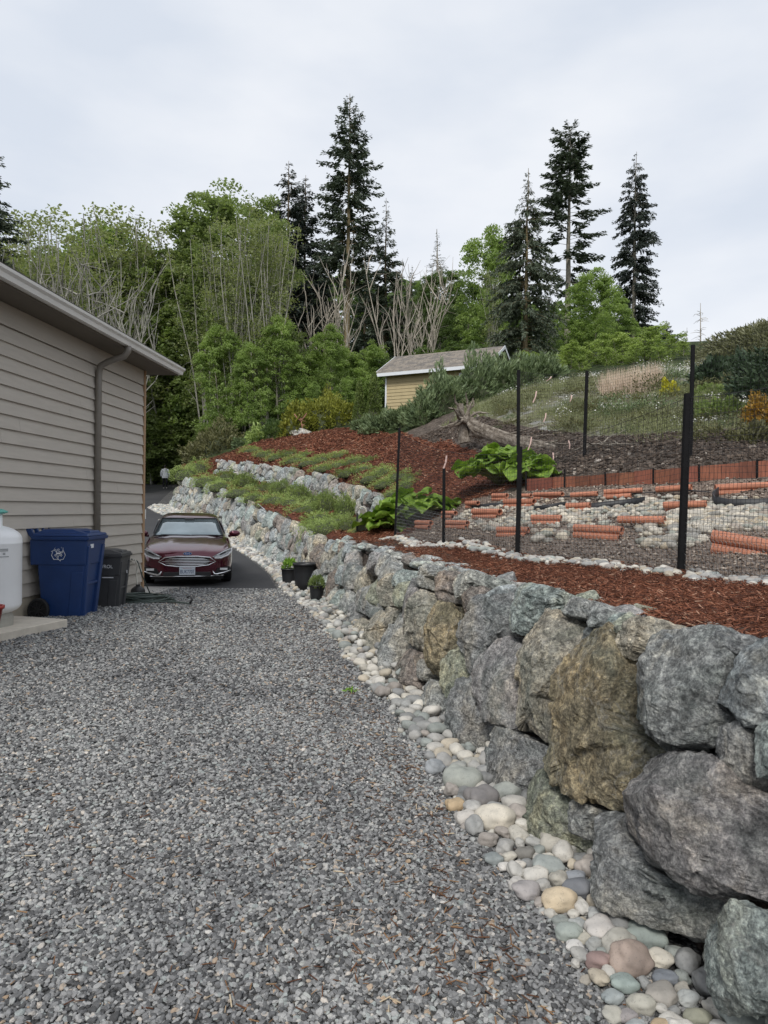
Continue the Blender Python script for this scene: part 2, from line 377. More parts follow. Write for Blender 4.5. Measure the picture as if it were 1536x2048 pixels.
CP = [  # photo pixel, distance: points on the ground of the hillside
 (1536, 1168, 5.0), (1362, 1141, 6.0), (1035, 1110, 7.8), (887, 1092, 9.5), (790, 1077, 11.6), (722, 1066, 13.0),
 (1425, 1075, 6.9), (1200, 1050, 8.2), (1040, 1035, 9.0), (1536, 1000, 7.9), (1300, 1003, 8.9), (1070, 979, 11.2), (1250, 970, 9.95), (1400, 962, 9.25), (1536, 955, 8.8), (1536, 928, 9.3), (1250, 948, 10.5),
 (960, 990, 12.2), (1000, 975, 12.6), (880, 1030, 12.4), (850, 965, 15.5), (960, 915, 16.5), (1100, 905, 14.5), (1200, 905, 13.0), (1350, 900, 11.8), (1500, 890, 11.5),
 (1172, 872, 15.5), (1300, 862, 14.5), (1450, 850, 14), (1536, 840, 13.5), (1000, 865, 18.5), (900, 880, 19), (1172, 815, 19.5), (1320, 800, 18.5), (1460, 800, 17), (1250, 762, 24), (1400, 745, 23), (1480, 735, 23), (1050, 800, 22),
 (830, 905, 21), (760, 925, 22), (700, 905, 27), (620, 895, 31), (560, 890, 35), (800, 862, 29), (720, 855, 34), (620, 868, 38), (520, 885, 40), (460, 905, 40),
 (800, 838, 34), (900, 820, 28), (760, 842, 36), (700, 850, 40), (560, 868, 46), (480, 885, 50), (420, 905, 54), (350, 930, 62), (960, 790, 30), (1050, 770, 30),
 (700, 835, 55), (850, 800, 55), (1000, 770, 50), (1150, 735, 40), (1300, 720, 36), (1500, 715, 34), (1800, 720, 30), (1300, 700, 60), (700, 820, 90), (1000, 760, 90), (1600, 700, 80), (2300, 760, 20), (2600, 900, 12), (2900, 1100, 6)]
cpP = np.array([at(*c) for c in CP])
ey = np.array([-6, -2, 1, 3, 5, 7, 9, 11, 13, 15, 17, 20, 23, 26, 29, 32, 36, 40])
edgeP = np.stack([edge_x(ey), ey, wall_top(ey)], -1)
t2b = np.array([[T2_X[i] + 0.05, T2_Y[i], T2_Z[i] - T2_A[i]] for i in range(len(T2_Y))])
ry = np.array([44., 50, 57, 66, 80])
roadP = np.stack([np.array([-15.5, -18., -20, -23, -30]), ry, np.array([road_z(44) + .3, road_z(50) + .3, 3.95, 4.6, 5.0])], -1)
farP = np.array([[-30, 100, 6], [0, 120, 9], [40, 110, 12], [60, 60, 12], [60, 20, 10], [40, 0, 6.], [20, -6, 3.5], [8, -6, 1.6], [6, 0, 1.7]])
CPX = np.concatenate([cpP, edgeP, t2b, roadP, farP])
def _tps(r2): return np.where(r2 > 0, r2 * np.log(np.maximum(r2, 1e-12)), 0)
_n = len(CPX); _zz = CPX[:, 2] - step_add(CPX[:, 0], CPX[:, 1])
_xy = CPX[:, :2] / 10.0
_K = _tps(((_xy[:, None] - _xy[None]) ** 2).sum(-1)) + np.eye(_n) * 0.004
_P = np.concatenate([np.ones((_n, 1)), _xy], 1)
_A = np.block([[_K, _P], [_P.T, np.zeros((3, 3))]])
_w = np.linalg.solve(_A, np.concatenate([_zz, np.zeros(3)]))
def hill_z(X, Y, rough=True):
    X = np.asarray(X, float); Y = np.asarray(Y, float); sh = X.shape
    q = np.stack([X.ravel(), Y.ravel()], -1) / 10.0
    z = np.zeros(len(q))
    for i in range(0, len(q), 20000):
        k = q[i:i + 20000]
        z[i:i + 20000] = _tps(((k[:, None] - _xy[None]) ** 2).sum(-1)) @ _w[:_n] + _w[_n] + k @ _w[_n + 1:]
    z = z.reshape(sh) + step_add(X, Y)
    if rough: z = z + 0.035 * n2(X, Y, 1.1, 5) * np.clip(Y / 12, 0.25, 2) + 0.028 * n2(X, Y, 3.1, 6) * np.clip((Y - 9) / 8, 0, 1.6)
    return z
def hz(x, y): return float(hill_z(np.array([x]), np.array([y]))[0])
def hit(u, v, y0=3.0, y1=90.0):              # first hit of the photo ray with the hillside
    d = ray(u, v); Y = np.geomspace(y0, y1, 260); P = CL + d * (Y / d[1])[:, None]
    ok = P[:, 0] > edge_x(np.minimum(Y, 40)) 
    g = hill_z(P[:, 0], P[:, 1], False) - P[:, 2]
    k = np.where((g > 0) & ok)[0]
    return P[k[0]] if len(k) else P[-1]
def pip(X, Y, poly):
    poly = np.asarray(poly); ins = np.zeros(X.shape, bool); j = len(poly) - 1
    for i in range(len(poly)):
        xi, yi = poly[i][:2]; xj, yj = poly[j][:2]
        c = ((yi > Y) != (yj > Y)) & (X < (xj - xi) * (Y - yi) / (yj - yi + 1e-12) + xi); ins ^= c; j = i
    return ins
# zone outlines in plan
fence_line = [gp(u, v, 1.05) for u, v in ((1800, 1205), (1536, 1166), (1362, 1141), (1035, 1110), (887, 1093), (790, 1078))]
board_line = [at(1056, 979, 11.3), at(1150, 978, 10.6), at(1250, 970, 9.95), at(1350, 966, 9.45), at(1536, 955, 8.8), at(1900, 935, 8.2)]
Z_BED = [p[:2] for p in fence_line] + [(0.75, 12.2), (1.45, 12.3)] + [p[:2] for p in board_line]
Z_MEADOW = [hit(u, v)[:2] for u, v in ((880, 850), (960, 838), (1060, 860), (1172, 872), (1290, 868), (1400, 862), (1536, 852), (1700, 845))] + [(16, 17), (13.5, 26), (8, 28), (3, 26), (2, 23)]
Z_MULCH = [hit(u, v)[:2] for u, v in ((1060, 977), (1000, 932), (946, 907), (860, 886), (800, 866), (720, 857), (600, 869), (520, 884))] + [(-11, 40.5), (-15.5, 40.5), (-14, 36), (-8, 28), (-4, 20), (-2, 14), (0.3, 10.5), (1, 7), (1.6, 3.5), (1.9, 0), (3, -6), (8, -6)] + [p[:2] for p in fence_line] + [(0.75, 12.2), (1.45, 12.3)]
WEND = 36.4
def left_edge(y):
    y = np.asarray(y, float); return np.where(y < WEND, edge_x(np.minimum(y, WEND)) + 0.10, np.interp(y, [WEND, 50, 60, 130], [float(edge_x(WEND)) + .1, -15.2, -18.2, -39]))
def build_hill():
    ys = np.concatenate([np.arange(-6, 1, 0.5), np.arange(1, 14, 0.12), np.arange(14, 40, 0.25), np.geomspace(40, 130, 40)])
    cs = np.concatenate([[0], np.cumsum(np.geomspace(0.10, 0.10, 70)), 7 + np.cumsum(np.geomspace(0.14, 2.4, 60))])
    cs = np.unique(np.round(cs, 4)); YY, CC = np.meshgrid(ys, cs, indexing='ij')
    left = left_edge(ys)
    XX = left[:, None] + CC
    ZZ = hill_z(XX, YY)
    ZZ[:, 0] -= 0.06
    ny, nx = XX.shape
    V = np.stack([XX, YY, ZZ], -1).reshape(-1, 3)
    i, j = np.meshgrid(np.arange(ny - 1), np.arange(nx - 1), indexing='ij'); a = (i * nx + j).ravel()
    F = np.stack([a, a + 1, a + nx + 1, a + nx], -1)
    cx = V[F].mean(1); wob = 0.10 * n2(cx[:, 0], cx[:, 1], 1.7, 9); X, Y = cx[:, 0] + wob, cx[:, 1] + wob
    zone = np.full(len(F), 3)
    zone[(Y > 27) & ~pip(X, Y, Z_MULCH)] = 4
    zone[pip(X, Y, Z_MULCH)] = 1
    zone[pip(X, Y, Z_MEADOW)] = 2
    zone[pip(X, Y, Z_BED)] = 0
    zone[(Y > 41)] = 4
    for k, (nm, mt) in enumerate((('garden_bed_ground', M_BED), ('mulch_ground', M_MULCH), ('meadow_ground', M_MEADOW), ('soil_bank', M_SOIL), ('forest_floor', M_FOREST))):
        f = F[zone == k]; u, inv = np.unique(f, return_inverse=True)
        o = link(nm, mesh_from(nm, V[u], [inv.reshape(f.shape)], mt, True), kind='structure')
    # soil face behind the rocks of the lower wall
    k = np.arange(0, len(ys[ys < WEND + .2]))
    top = V.reshape(ny, nx, 3)[k, 0] + [0, 0, -0.02]; bot = top.copy(); bot[:, 2] = low_z(bot[:, 0], bot[:, 1]) - 0.3; bot[:, 0] -= 0.22
    n = len(k); f = np.array([[q, q + 1, n + q + 1, n + q] for q in range(n - 1)])
    link('earth_bank', mesh_from('earth_bank', np.concatenate([bot, top]), [f], M_SOIL, True), kind='structure')
build_hill()
# low ground -------------------------------------------------------
def sheet(name, ys, xl, xr, nx, zf, mat, off=0.0):
    ys = np.asarray(ys, float); t = np.linspace(0, 1, nx)
    X = np.asarray(xl(ys))[:, None] * (1 - t) + np.asarray(xr(ys))[:, None] * t; Y = np.repeat(ys[:, None], nx, 1)
    Z = zf(X, Y) + off; ny = len(ys)
    i, j = np.meshgrid(np.arange(ny - 1), np.arange(nx - 1), indexing='ij'); a = (i * nx + j).ravel()
    return link(name, mesh_from(name, np.stack([X, Y, Z], -1).reshape(-1, 3), [np.stack([a, a + 1, a + nx + 1, a + nx], -1)], mat, True), kind='structure')
def k_(v): return lambda y: np.full(np.shape(y), float(v))
A_Y = 12.86                                                     # where the gravel meets the asphalt
sheet('gravel_drive', np.arange(-6, A_Y + 0.01, 0.2), k_(-9), lambda y: wall_x(y) + 0.25, 60, low_z, M_GRAV)
def road_r(y):
    y = np.asarray(y, float); return np.where(y < 35.5, wall_x(np.minimum(y, 36)) - np.interp(y, [12, 17, 24, 33, 36], [0.60, 0.62, 0.6, 1.5, 1.4]), np.interp(y, [35.5, 38, 50, 60, 130], [float(wall_x(35.5)) - 1.42, -12.6, -15.5, -18.6, -40]))
def road_l(y): return road_r(y) - np.interp(y, [14, 16, 30], [9.5, 8.0, 6.0])
sheet('asphalt_road', np.concatenate([np.arange(A_Y - 0.15, 40, 0.4), np.arange(40, 75, 1.0)]), road_l, road_r, 14, lambda X, Y: low_z(X, Y), M_ASPH, 0.008)
sheet('cobble_bed', np.arange(A_Y, 62, 0.4), lambda y: road_r(y) - 0.02, lambda y: np.where(y < WEND, wall_x(np.minimum(y, WEND)) + 0.3, left_edge(y) + 0.4), 5, low_z, M_GRAV, 0.012)
sheet('concrete_apron', [11.2, 11.6, 12.2, 12.8, 13.1], lambda y: k_(-7.5)(y), lambda y: np.interp(y, [11.2, 12.8, 13.1], [-4.05, -3.95, -3.7]), 8, low_z, M_CONC, 0.016)
sheet('verge', np.arange(13.5, 80, 1.5), k_(-120), lambda y: road_l(y) + 0.4, 24, lambda X, Y: low_z(X, Y) + 0.05 * np.clip(road_l(Y) - X, -9, 20) * (Y > 30) - 0.02, M_FOREST)
me = mesh_from('ground', [[-600, -400, -0.3], [600, -400, -0.3], [600, 900, -0.3], [-600, 900, -0.3]], [[[0, 1, 2, 3]]], M_FOREST)
link('ground', me, kind='structure')
# ================================================================== ROCKS
def icosphere(sub):
    t = (1 + 5 ** 0.5) / 2
    V = [(-1, t, 0), (1, t, 0), (-1, -t, 0), (1, -t, 0), (0, -1, t), (0, 1, t), (0, -1, -t), (0, 1, -t), (t, 0, -1), (t, 0, 1), (-t, 0, -1), (-t, 0, 1)]
    F = [(0, 11, 5), (0, 5, 1), (0, 1, 7), (0, 7, 10), (0, 10, 11), (1, 5, 9), (5, 11, 4), (11, 10, 2), (10, 7, 6), (7, 1, 8), (3, 9, 4), (3, 4, 2), (3, 2, 6), (3, 6, 8), (3, 8, 9), (4, 9, 5), (2, 4, 11), (6, 2, 10), (8, 6, 7), (9, 8, 1)]
    V = np.array(V, float); V /= np.linalg.norm(V, axis=1)[:, None]; F = np.array(F)
    for _ in range(sub):
        e = np.sort(np.concatenate([F[:, [0, 1]], F[:, [1, 2]], F[:, [2, 0]]]), 1)
        ue, inv = np.unique(e, axis=0, return_inverse=True); inv = inv.ravel()
        m = V[ue].mean(1); m /= np.linalg.norm(m, axis=1)[:, None]; n = len(F); b = len(V)
        ab, bc, ca = b + inv[:n], b + inv[n:2 * n], b + inv[2 * n:]
        F = np.concatenate([np.stack([F[:, 0], ab, ca], 1), np.stack([F[:, 1], bc, ab], 1), np.stack([F[:, 2], ca, bc], 1), np.stack([ab, bc, ca], 1)])
        V = np.concatenate([V, m])
    return V, F
ICO = {k: icosphere(k) for k in range(0, 6)}
def polar(poly):
    """radius of a polygon about its centroid for 256 directions"""
    p = np.asarray(poly, float); q = np.roll(p, -1, 0); cr = p[:, 0] * q[:, 1] - q[:, 0] * p[:, 1]; A = cr.sum() / 2
    c = ((p + q) * cr[:, None]).sum(0) / (6 * A); p = p - c; q = q - c
    th = np.linspace(-math.pi, math.pi, 256, endpoint=False); d = np.stack([np.cos(th), np.sin(th)], -1); rr = np.zeros(256)
    for a, b in zip(p, q):
        e = b - a; den = d[:, 0] * e[1] - d[:, 1] * e[0]; den = np.where(np.abs(den) < 1e-9, 1e-9, den)
        t = (a[0] * e[1] - a[1] * e[0]) / den; u = (a[0] * d[:, 1] - a[1] * d[:, 0]) / den
        ok = (t > 0) & (u >= -1e-6) & (u <= 1 + 1e-6); rr = np.where(ok, np.maximum(rr, t), rr)
    med = np.median(rr); rr = np.where(rr <= 0, med, rr)
    return c, np.clip(rr, 0.25 * med, None), abs(A)
def rock_shape(poly, front, back, seed, sub, shrink=0.985, p=7.5, cuts=13, rough=1.0):
    """local rock: x along the wall, y up the face, z out of the face"""
    rng = np.random.default_rng(seed); D, F = ICO[sub]
    c, rr, A = polar(poly); size = math.sqrt(A)
    ph = np.arctan2(D[:, 1], D[:, 0]); q = np.hypot(D[:, 0], D[:, 1]); cz = D[:, 2]
    k = 1 / (q ** p + np.abs(cz) ** p) ** (1 / p)
    fi = (ph + math.pi) / (2 * math.pi) * 256; i0 = np.floor(fi).astype(int); f = fi - i0
    r = rr[i0 % 256] * (1 - f) + rr[(i0 + 1) % 256] * f
    V = np.stack([r * shrink * k * q * np.cos(ph), r * shrink * k * q * np.sin(ph), k * cz * np.where(cz > 0, front, back)], -1)
    for q_ in range(cuts):
        n = rng.normal(size=3); n[2] = abs(n[2]) * 0.8 + 0.75; lo = 0.86
        if q_ < 2: n = np.array([rng.normal() * .28, rng.normal() * .28, 1.0]); lo = 0.62 if q_ == 0 else .76
        n /= np.linalg.norm(n)
        s = V @ n; d = np.quantile(s, rng.uniform(lo, min(lo + .13, .985))); over = np.clip(s - d, 0, None); V = V - n * over[:, None] * 0.97
    V[:, 2] += .62 * front - np.quantile(V[:, 2], .9)      # the cut face stands at the wall plane again
    if sub >= 2:
        nd = D * [1, 1, 0.8]; off = rng.uniform(0, 50, 3)
        a = fbm(V / size * 1.9 + off, 3, seed % 97) * 0.016
        b = fbm(V / size * 5.0 + off, 4, seed % 89, 0.55, True) * 0.017
        V = V + nd * ((a + b) * size * rough)[:, None]
        if sub >= 4:      # broken faces: every patch of the surface is a slightly tilted plane, with ledges between patches
            M_ = 26 if sub == 5 else 14; sd_ = V[rng.integers(0, len(V), M_)]; tl = rng.normal(size=(M_, 3)) * (.10 if sub == 5 else .08); Vw_ = V + (np.stack([vnoise(V / size * 3 + off + k * 9, 5 + k) for k in range(3)], -1) * .10 * size)
            near_ = ((Vw_[:, None] - sd_[None]) ** 2).sum(-1).argmin(1); dv = V - sd_[near_]; V = V + nd * np.clip((dv * tl[near_]).sum(1), -.045 * size, .045 * size)[:, None]
            V = V + nd * (fbm(V / 0.035 + off, 3, seed % 83, 0.6) * 0.0045 + fbm(V * [9, 26, 9] + off, 3, seed % 71, 0.6, True) * 0.005)[:, None]
    return np.array([c[0], c[1]]), V, F, size
class WallSurf:
    """battered wall face: s along its foot, z up from the ground"""
    def __init__(w, ys, xs, zb, bat):
        w.Y, w.X, w.B, w.bat = ys, xs, zb, bat
        w.S = np.concatenate([[0], np.cumsum(np.hypot(np.diff(xs), np.diff(ys)))])
    def y(w, s): return np.interp(s, w.S, w.Y)
    def s_of_y(w, y): return np.interp(y, w.Y, w.S)
    def P(w, s, z):
        s = np.asarray(s, float); z = np.asarray(z, float)
        return np.stack([np.interp(s, w.S, w.X) + w.bat * z, np.interp(s, w.S, w.Y), np.interp(s, w.S, w.B) + z], -1)
    def frame(w, s):
        a, b = w.P(s - 0.15, 0.), w.P(s + 0.15, 0.); t = b - a; t /= np.linalg.norm(t); up = np.array([w.bat, 0, 1.0]); up -= t * (up @ t); up /= np.linalg.norm(up)
        n = np.cross(up, t); 
        if n[0] > 0: n = -n
        return t, up, n
    def hit(w, u, v):
        d = ray(u, v); lo, hi = 0.9, 40.0
        Ys = np.linspace(lo, hi, 3000); P = CL + d * (Ys / d[1])[:, None]
        f = P[:, 0] - (np.interp(Ys, w.Y, w.X) + w.bat * (P[:, 2] - np.interp(Ys, w.Y, w.B)))
        k = np.where((f[:-1] < 0) & (f[1:] >= 0))[0]
        i = k[0] if len(k) else int(np.argmin(np.abs(f)))
        return w.s_of_y(P[i, 1]), P[i, 2] - np.interp(Ys[i], w.Y, w.B)
    def place(w, name, poly, parent, color, seed, sub, front=None, back=None, smooth=True, **kw):
        poly = np.asarray(poly, float); c, V, F, size = rock_shape(poly, front or 0.28 * math.sqrt(abs(np.ptp(poly[:, 0]) * np.ptp(poly[:, 1]))), back or 0.3, seed, sub, **kw)
        t, up, n = w.frame(c[0]); O = w.P(c[0], c[1])
        off = O - np.array(wloc(parent))
        me = mesh_from(name, V @ np.stack([t, up, n]), [F], M_ROCK, smooth and sub < 4)
        return link(name, me, parent, loc=off, color=color)
ys1 = np.linspace(-2.5, 37.5, 400)
LOW = WallSurf(ys1, wall_x(ys1), low_z(wall_x(ys1), ys1), BAT)
ys2 = np.linspace(15.2, 37, 260)
UP = WallSurf(ys2, t2x(ys2), np.interp(ys2, T2_Y, T2_Z) - t2amp(ys2), 0.22)
G_ = (0.305, 0.315, 0.31); GD = (0.255, 0.262, 0.264); GT = (0.295, 0.335, 0.325); GL = (0.37, 0.375, 0.35); OC = (0.25, 0.215, 0.145); TN = (0.345, 0.325, 0.275); BR = (0.23, 0.2, 0.18); GG = (0.28, 0.295, 0.235); PU = (0.28, 0.27, 0.27); BL = (0.28, 0.305, 0.315)
low_wall = thing('retaining_wall', 'long lower retaining wall of big dry-stacked grey boulders curving along the gravel drive', 'wall', (1.2, 3.0, 0))
A_ = ((1000, 1150), 2.866); B_ = ((850, 1450), 2.239); C_ = ((600, 1080), 3.072)
TR = [
 (A_, GT, [(10,150),(60,80),(230,62),(380,100),(400,150),(300,220),(210,290),(150,345),(50,310),(20,240)], {}),
 (A_, TN, [(150,345),(210,290),(300,220),(345,200),(380,235),(470,280),(455,330),(470,390),(480,450),(400,530),(350,640),(290,740),(290,960),(250,950),(140,860),(135,800),(150,700),(150,480)], {}),
 (A_, G_, [(345,165),(420,125),(510,140),(520,180),(460,235),(380,235)], dict(back=.25)),
 (A_, G_, [(470,215),(560,185),(690,210),(690,270),(590,305),(465,300)], dict(back=.25)),
 (A_, GD, [(455,320),(560,305),(590,340),(500,375),(465,370)], {}),
 (A_, OC, [(680,300),(755,500),(740,560),(690,700),(670,800),(720,900),(800,940),(885,1000),(830,1080),(770,1300),(600,1310),(420,1280),(340,1170),(310,1040),(285,800),(330,650),(400,530),(480,450),(520,370),(600,320)], dict(front=.16)),
 (A_, TN, [(690,270),(850,235),(1000,310),(860,360),(800,430),(750,495),(690,430),(655,350)], {}),
 (A_, G_, [(720,560),(765,480),(860,380),(1000,345),(1240,315),(1350,400),(1340,480),(1310,620),(1280,760),(1330,850),(1240,990),(1080,980),(900,975),(800,930),(710,870),(670,790),(690,700)], dict(back=.6, front=.17, p=9)),
 (A_, GD, [(1205,370),(1290,340),(1410,340),(1420,400),(1340,490),(1240,470),(1210,410)], dict(front=.1)),
 (A_, BL, [(1420,370),(1536,340),(1700,400),(1700,800),(1536,810),(1440,870),(1380,790),(1300,740),(1310,600),(1380,460)], {}),
 (A_, GD, [(1240,960),(1330,850),(1420,850),(1470,1000),(1500,1080),(1420,1230),(1340,1180),(1270,1050)], {}),
 (A_, GT, [(1450,890),(1536,820),(1700,830),(1700,1150),(1536,1170),(1500,1070)], {}),
 (B_, GD, [(240,200),(300,80),(370,20),(450,45),(560,110),(565,170),(470,250),(430,310),(330,330),(260,320)], {}),
 (B_, PU, [(990,130),(1060,105),(1300,150),(1400,240),(1480,300),(1580,300),(1760,400),(1760,790),(1500,790),(1300,750),(1130,700),(1000,640),(920,520),(860,430),(930,300)], dict(front=.16)),
 (B_, GG, [(440,320),(500,230),(570,170),(620,280),(660,330),(720,380),(710,500),(715,600),(620,640),(520,560),(440,400)], {}),
 (B_, GD, [(700,420),(760,380),(880,390),(870,440),(920,520),(1000,640),(1130,720),(1240,800),(1190,900),(1100,930),(1000,900),(900,850),(770,740),(720,640),(690,560)], {}),
 (B_, G_, [(640,400),(690,330),(770,370),(710,430),(700,500),(640,470)], {}),
 (B_, GT, [(1120,920),(1180,850),(1330,870),(1480,830),(1540,850),(1760,900),(1760,1300),(1536,1290),(1400,1280),(1330,1260),(1240,1220),(1130,1100),(1100,980)], {}),
 (C_, GD, [(1060,470),(1150,350),(1230,290),(1280,300),(1240,370),(1285,570),(1200,610),(1130,760),(1050,860),(1040,600),(1060,540)], {}),
 (C_, GG, [(1040,545),(1060,600),(1050,860),(1000,960),(950,1080),(900,1030),(930,780),(970,620)], {}),
 (C_, PU, [(1105,780),(1180,640),(1290,600),(1380,640),(1390,780),(1400,950),(1380,1140),(1290,1170),(1150,1090),(1110,950)], {}),
 (C_, GD, [(920,1080),(990,1000),(1040,880),(1100,820),(1110,950),(1150,1090),(1240,1170),(1180,1290),(1150,1350),(960,1290),(930,1180)], {}),
 (C_, BR, [(960,440),(1050,330),(1130,280),(1200,290),(1150,340),(1110,420),(1050,490),(980,480)], {}),
 (C_, GL, [(930,270),(960,230),(1100,195),(1230,240),(1130,285),(1050,330),(980,380),(920,340)], dict(back=.5)),
 (C_, BR, [(830,290),(870,190),(980,195),(940,250),(920,340),(940,380),(870,390),(830,340)], {}),
 (C_, TN, [(680,460),(760,310),(830,330),(880,400),(830,470),(770,640),(740,680),(690,640),(675,560)], {}),
 (C_, OC, [(760,640),(810,500),(860,430),(900,390),(960,400),(980,480),(1000,490),(960,560),(970,600),(930,780),(910,860),(830,850),(790,810),(760,740)], {}),
 (C_, GD, [(960,540),(1000,490),(1050,500),(1040,540),(980,580)], {}),
 (C_, BR, [(600,860),(630,720),(680,670),(750,700),(730,760),(770,830),(720,850),(740,920),(640,960)], {}),
 (C_, G_, [(730,740),(770,740),(800,810),(760,860),(720,840)], {}),
 (C_, G_, [(735,1060),(750,870),(820,870),(910,890),(900,1000),(890,1080),(860,1110),(760,1090)], {}),
 (C_, TN, [(410,660),(420,560),(530,430),(640,410),(560,520),(520,640),(530,760),(450,720)], {}),
 (C_, G_, [(530,740),(560,520),(640,420),(680,460),(670,560),(690,640),(620,730),(590,860),(530,810)], {}),
 (C_, GG, [(560,340),(640,290),(710,220),(720,330),(680,440),(640,410),(580,400)], {}),
 (C_, TN, [(470,390),(520,300),(570,220),(640,190),(570,300),(560,340),(560,390),(510,420)], {}),
 (C_, GT, [(570,300),(570,215),(660,185),(720,160),(710,220),(640,290)], {}),
 (C_, G_, [(720,180),(780,150),(880,160),(860,190),(790,230),(780,300),(730,290),(715,220)], {}),
 (C_, GD, [(350,350),(400,290),(460,260),(470,390),(510,420),(560,400),(600,420),(520,420),(450,490),(400,440)], {}),
 (C_, TN, [(340,600),(380,480),(450,490),(420,560),(410,660),(360,640)], {}),
]
smin = 1e9
cover = []
for i, ((o, s), colr, pts, kw) in enumerate(TR):
    sz = [LOW.hit(o[0] + x / s, o[1] + y / s) for x, y in pts]
    sz = np.array(sz); 
    sz[:, 1] = np.minimum(sz[:, 1], 1.17)
    ext = np.ptp(sz, axis=0); A = ext[0] * ext[1]
    kw = dict(kw); kw.setdefault('front', min(0.20, 0.24 * math.sqrt(A))); kw.setdefault('back', max(0.3, 0.4 * math.sqrt(A)))
    rng = random.Random(i); j = rng.uniform(0.92, 1.1)
    LOW.place('rock', sz, low_wall, tuple(c * j for c in colr), 100 + i, 5 if A > 0.12 else 4, shrink=0.995, **kw)
    cover.append(sz)
def clip_poly(poly, a, b):
    """half-plane a.x <= b"""
    out = []
    for i in range(len(poly)):
        p, q = poly[i], poly[(i + 1) % len(poly)]; dp, dq = p @ a - b, q @ a - b
        if dp <= 0: out.append(p)
        if dp * dq < 0: out.append(p + (q - p) * dp / (dp - dq))
    return out
PAL = [G_, G_, GD, GT, GT, GL, TN, BR, GG, BL, BL, PU]
def voronoi_wall(surf, parent, s0, s1, top, du, dz, seed, sub, sub_far=None, avoid=None, shear=0.35, front=0.13, pal=PAL):
    rng = random.Random(seed); pts = []; row = 0; z = dz * 0.42
    while z < 1.8:
        s = s0 + (0.5 * du if row % 2 else 0) + rng.uniform(-.2, .2)
        while s < s1 + du:
            w = du * rng.choice([0.6, 0.75, 0.9, 1.1, 1.35]); pts.append((s + rng.uniform(-.3, .3) * du, z + rng.uniform(-.34, .34) * dz)); s += w
        z += dz * rng.uniform(0.85, 1.1); row += 1
    pts = np.array(pts); asp = du / dz * 0.8
    W_ = lambda p: np.stack([p[..., 0] - shear * p[..., 1], p[..., 1] * asp], -1)
    U = lambda q: np.stack([q[..., 0] + shear * q[..., 1] / asp, q[..., 1] / asp], -1)
    Q = W_(pts); n = 0
    for i, q in enumerate(Q):
        if pts[i, 0] < s0 or pts[i, 0] > s1: continue
        tp = float(top(pts[i, 0]))
        if pts[i, 1] > tp - 0.02: continue
        poly = [q + np.array(d) * du * 1.2 for d in ((-1, -1), (1, -1), (1, 1), (-1, 1))]
        d2 = ((Q - q) ** 2).sum(1)
        for j in np.argsort(d2)[1:16]:
            a = Q[j] - q; poly = clip_poly(poly, a, a @ (q + Q[j]) / 2)
            if len(poly) < 3: break
        if len(poly) < 3: continue
        poly = [p for p in U(np.array(poly))]
        poly = clip_poly(poly, np.array([0, 1.0]), tp + rng.uniform(-.06, .05)); poly = clip_poly(poly, np.array([0, -1.0]), 0.12) if poly else poly
        if len(poly) < 3: continue
        poly = np.array(poly); ext = np.ptp(poly, axis=0)
        if min(ext) < 0.09: continue
        if avoid is not None and any(pip(np.array([poly[:, 0].mean()]), np.array([poly[:, 1].mean()]), c)[0] for c in avoid): continue
        c = pal[rng.randrange(len(pal))]; k = rng.uniform(0.85, 1.25)
        sb = sub if (sub_far is None or pts[i, 0] < s0 + 9) else sub_far
        surf.place('rock', poly, parent, tuple(x * k for x in c), seed * 1000 + i, sb, front=front * rng.uniform(0.7, 1.3), back=0.25, shrink=0.94, p=rng.uniform(3.5, 6), smooth=sb >= 4, cuts=11)
        n += 1
    return n
allc = np.concatenate(cover)
lt = lambda s: wall_top(LOW.y(s)) - np.interp(LOW.y(s), LOW.Y, LOW.B)
s_far = LOW.s_of_y(8.3)
n1 = voronoi_wall(LOW, low_wall, s_far - 0.6, LOW.s_of_y(WEND), lt, 0.52, 0.40, 7, 4, 3, avoid=cover)
nn = voronoi_wall(LOW, low_wall, LOW.s_of_y(-1.2), LOW.s_of_y(8.4), lt, 0.7, 0.5, 8, 3, avoid=cover, front=0.10)   # fill in behind and beside the frame
up_wall = thing('retaining_wall', 'short upper retaining wall of smaller stacked grey boulders below the red bark slope', 'wall', (-0.5, 17, 1.2))
n3 = voronoi_wall(UP, up_wall, 0.3, UP.S[-1], lambda s: t2amp(UP.y(s)) + 0.05, 0.50, 0.36, 9, 4, 3)
# loose capping stones along the wall tops
def cap_stones(parent, pts, seed, smin, smax, flat=0.55):
    rng = random.Random(seed); metas = []
    for k in range(7):
        c, V, F, s = rock_shape([(math.cos(a) * (1 + .3 * math.sin(3 * a + k)), math.sin(a) * .7) for a in np.linspace(0, 2 * math.pi, 9)[:-1]], 0.5, 0.4, 500 + k + seed, 3, p=2.8, cuts=9)
        metas.append(mesh_from('rock', V * [1, 1, flat / .5], [F], M_ROCK, False))
    base = np.array(wloc(parent))
    for P in pts:
        s = rng.uniform(smin, smax); c = PAL[rng.randrange(len(PAL))]; k = rng.uniform(.9, 1.4)
        link('rock', metas[rng.randrange(7)], parent, loc=np.array(P) - base, rot=(rng.uniform(-.3, .3), rng.uniform(-.3, .3), rng.uniform(0, 6.3)), scale=(s, s * rng.uniform(.7, 1), s * rng.uniform(.6, 1)), color=tuple(x * k for x in c))
rng = random.Random(3); P_ = []
for k in range(170):
    y = 2.0 + 10.5 * rng.random() ** 1.5; P_.append((float(edge_x(y)) + rng.uniform(0.02, .42), y, float(wall_top(y)) - 0.02 + rng.uniform(-.01, .03)))
cap_stones(low_wall, P_, 11, 0.04, 0.17)
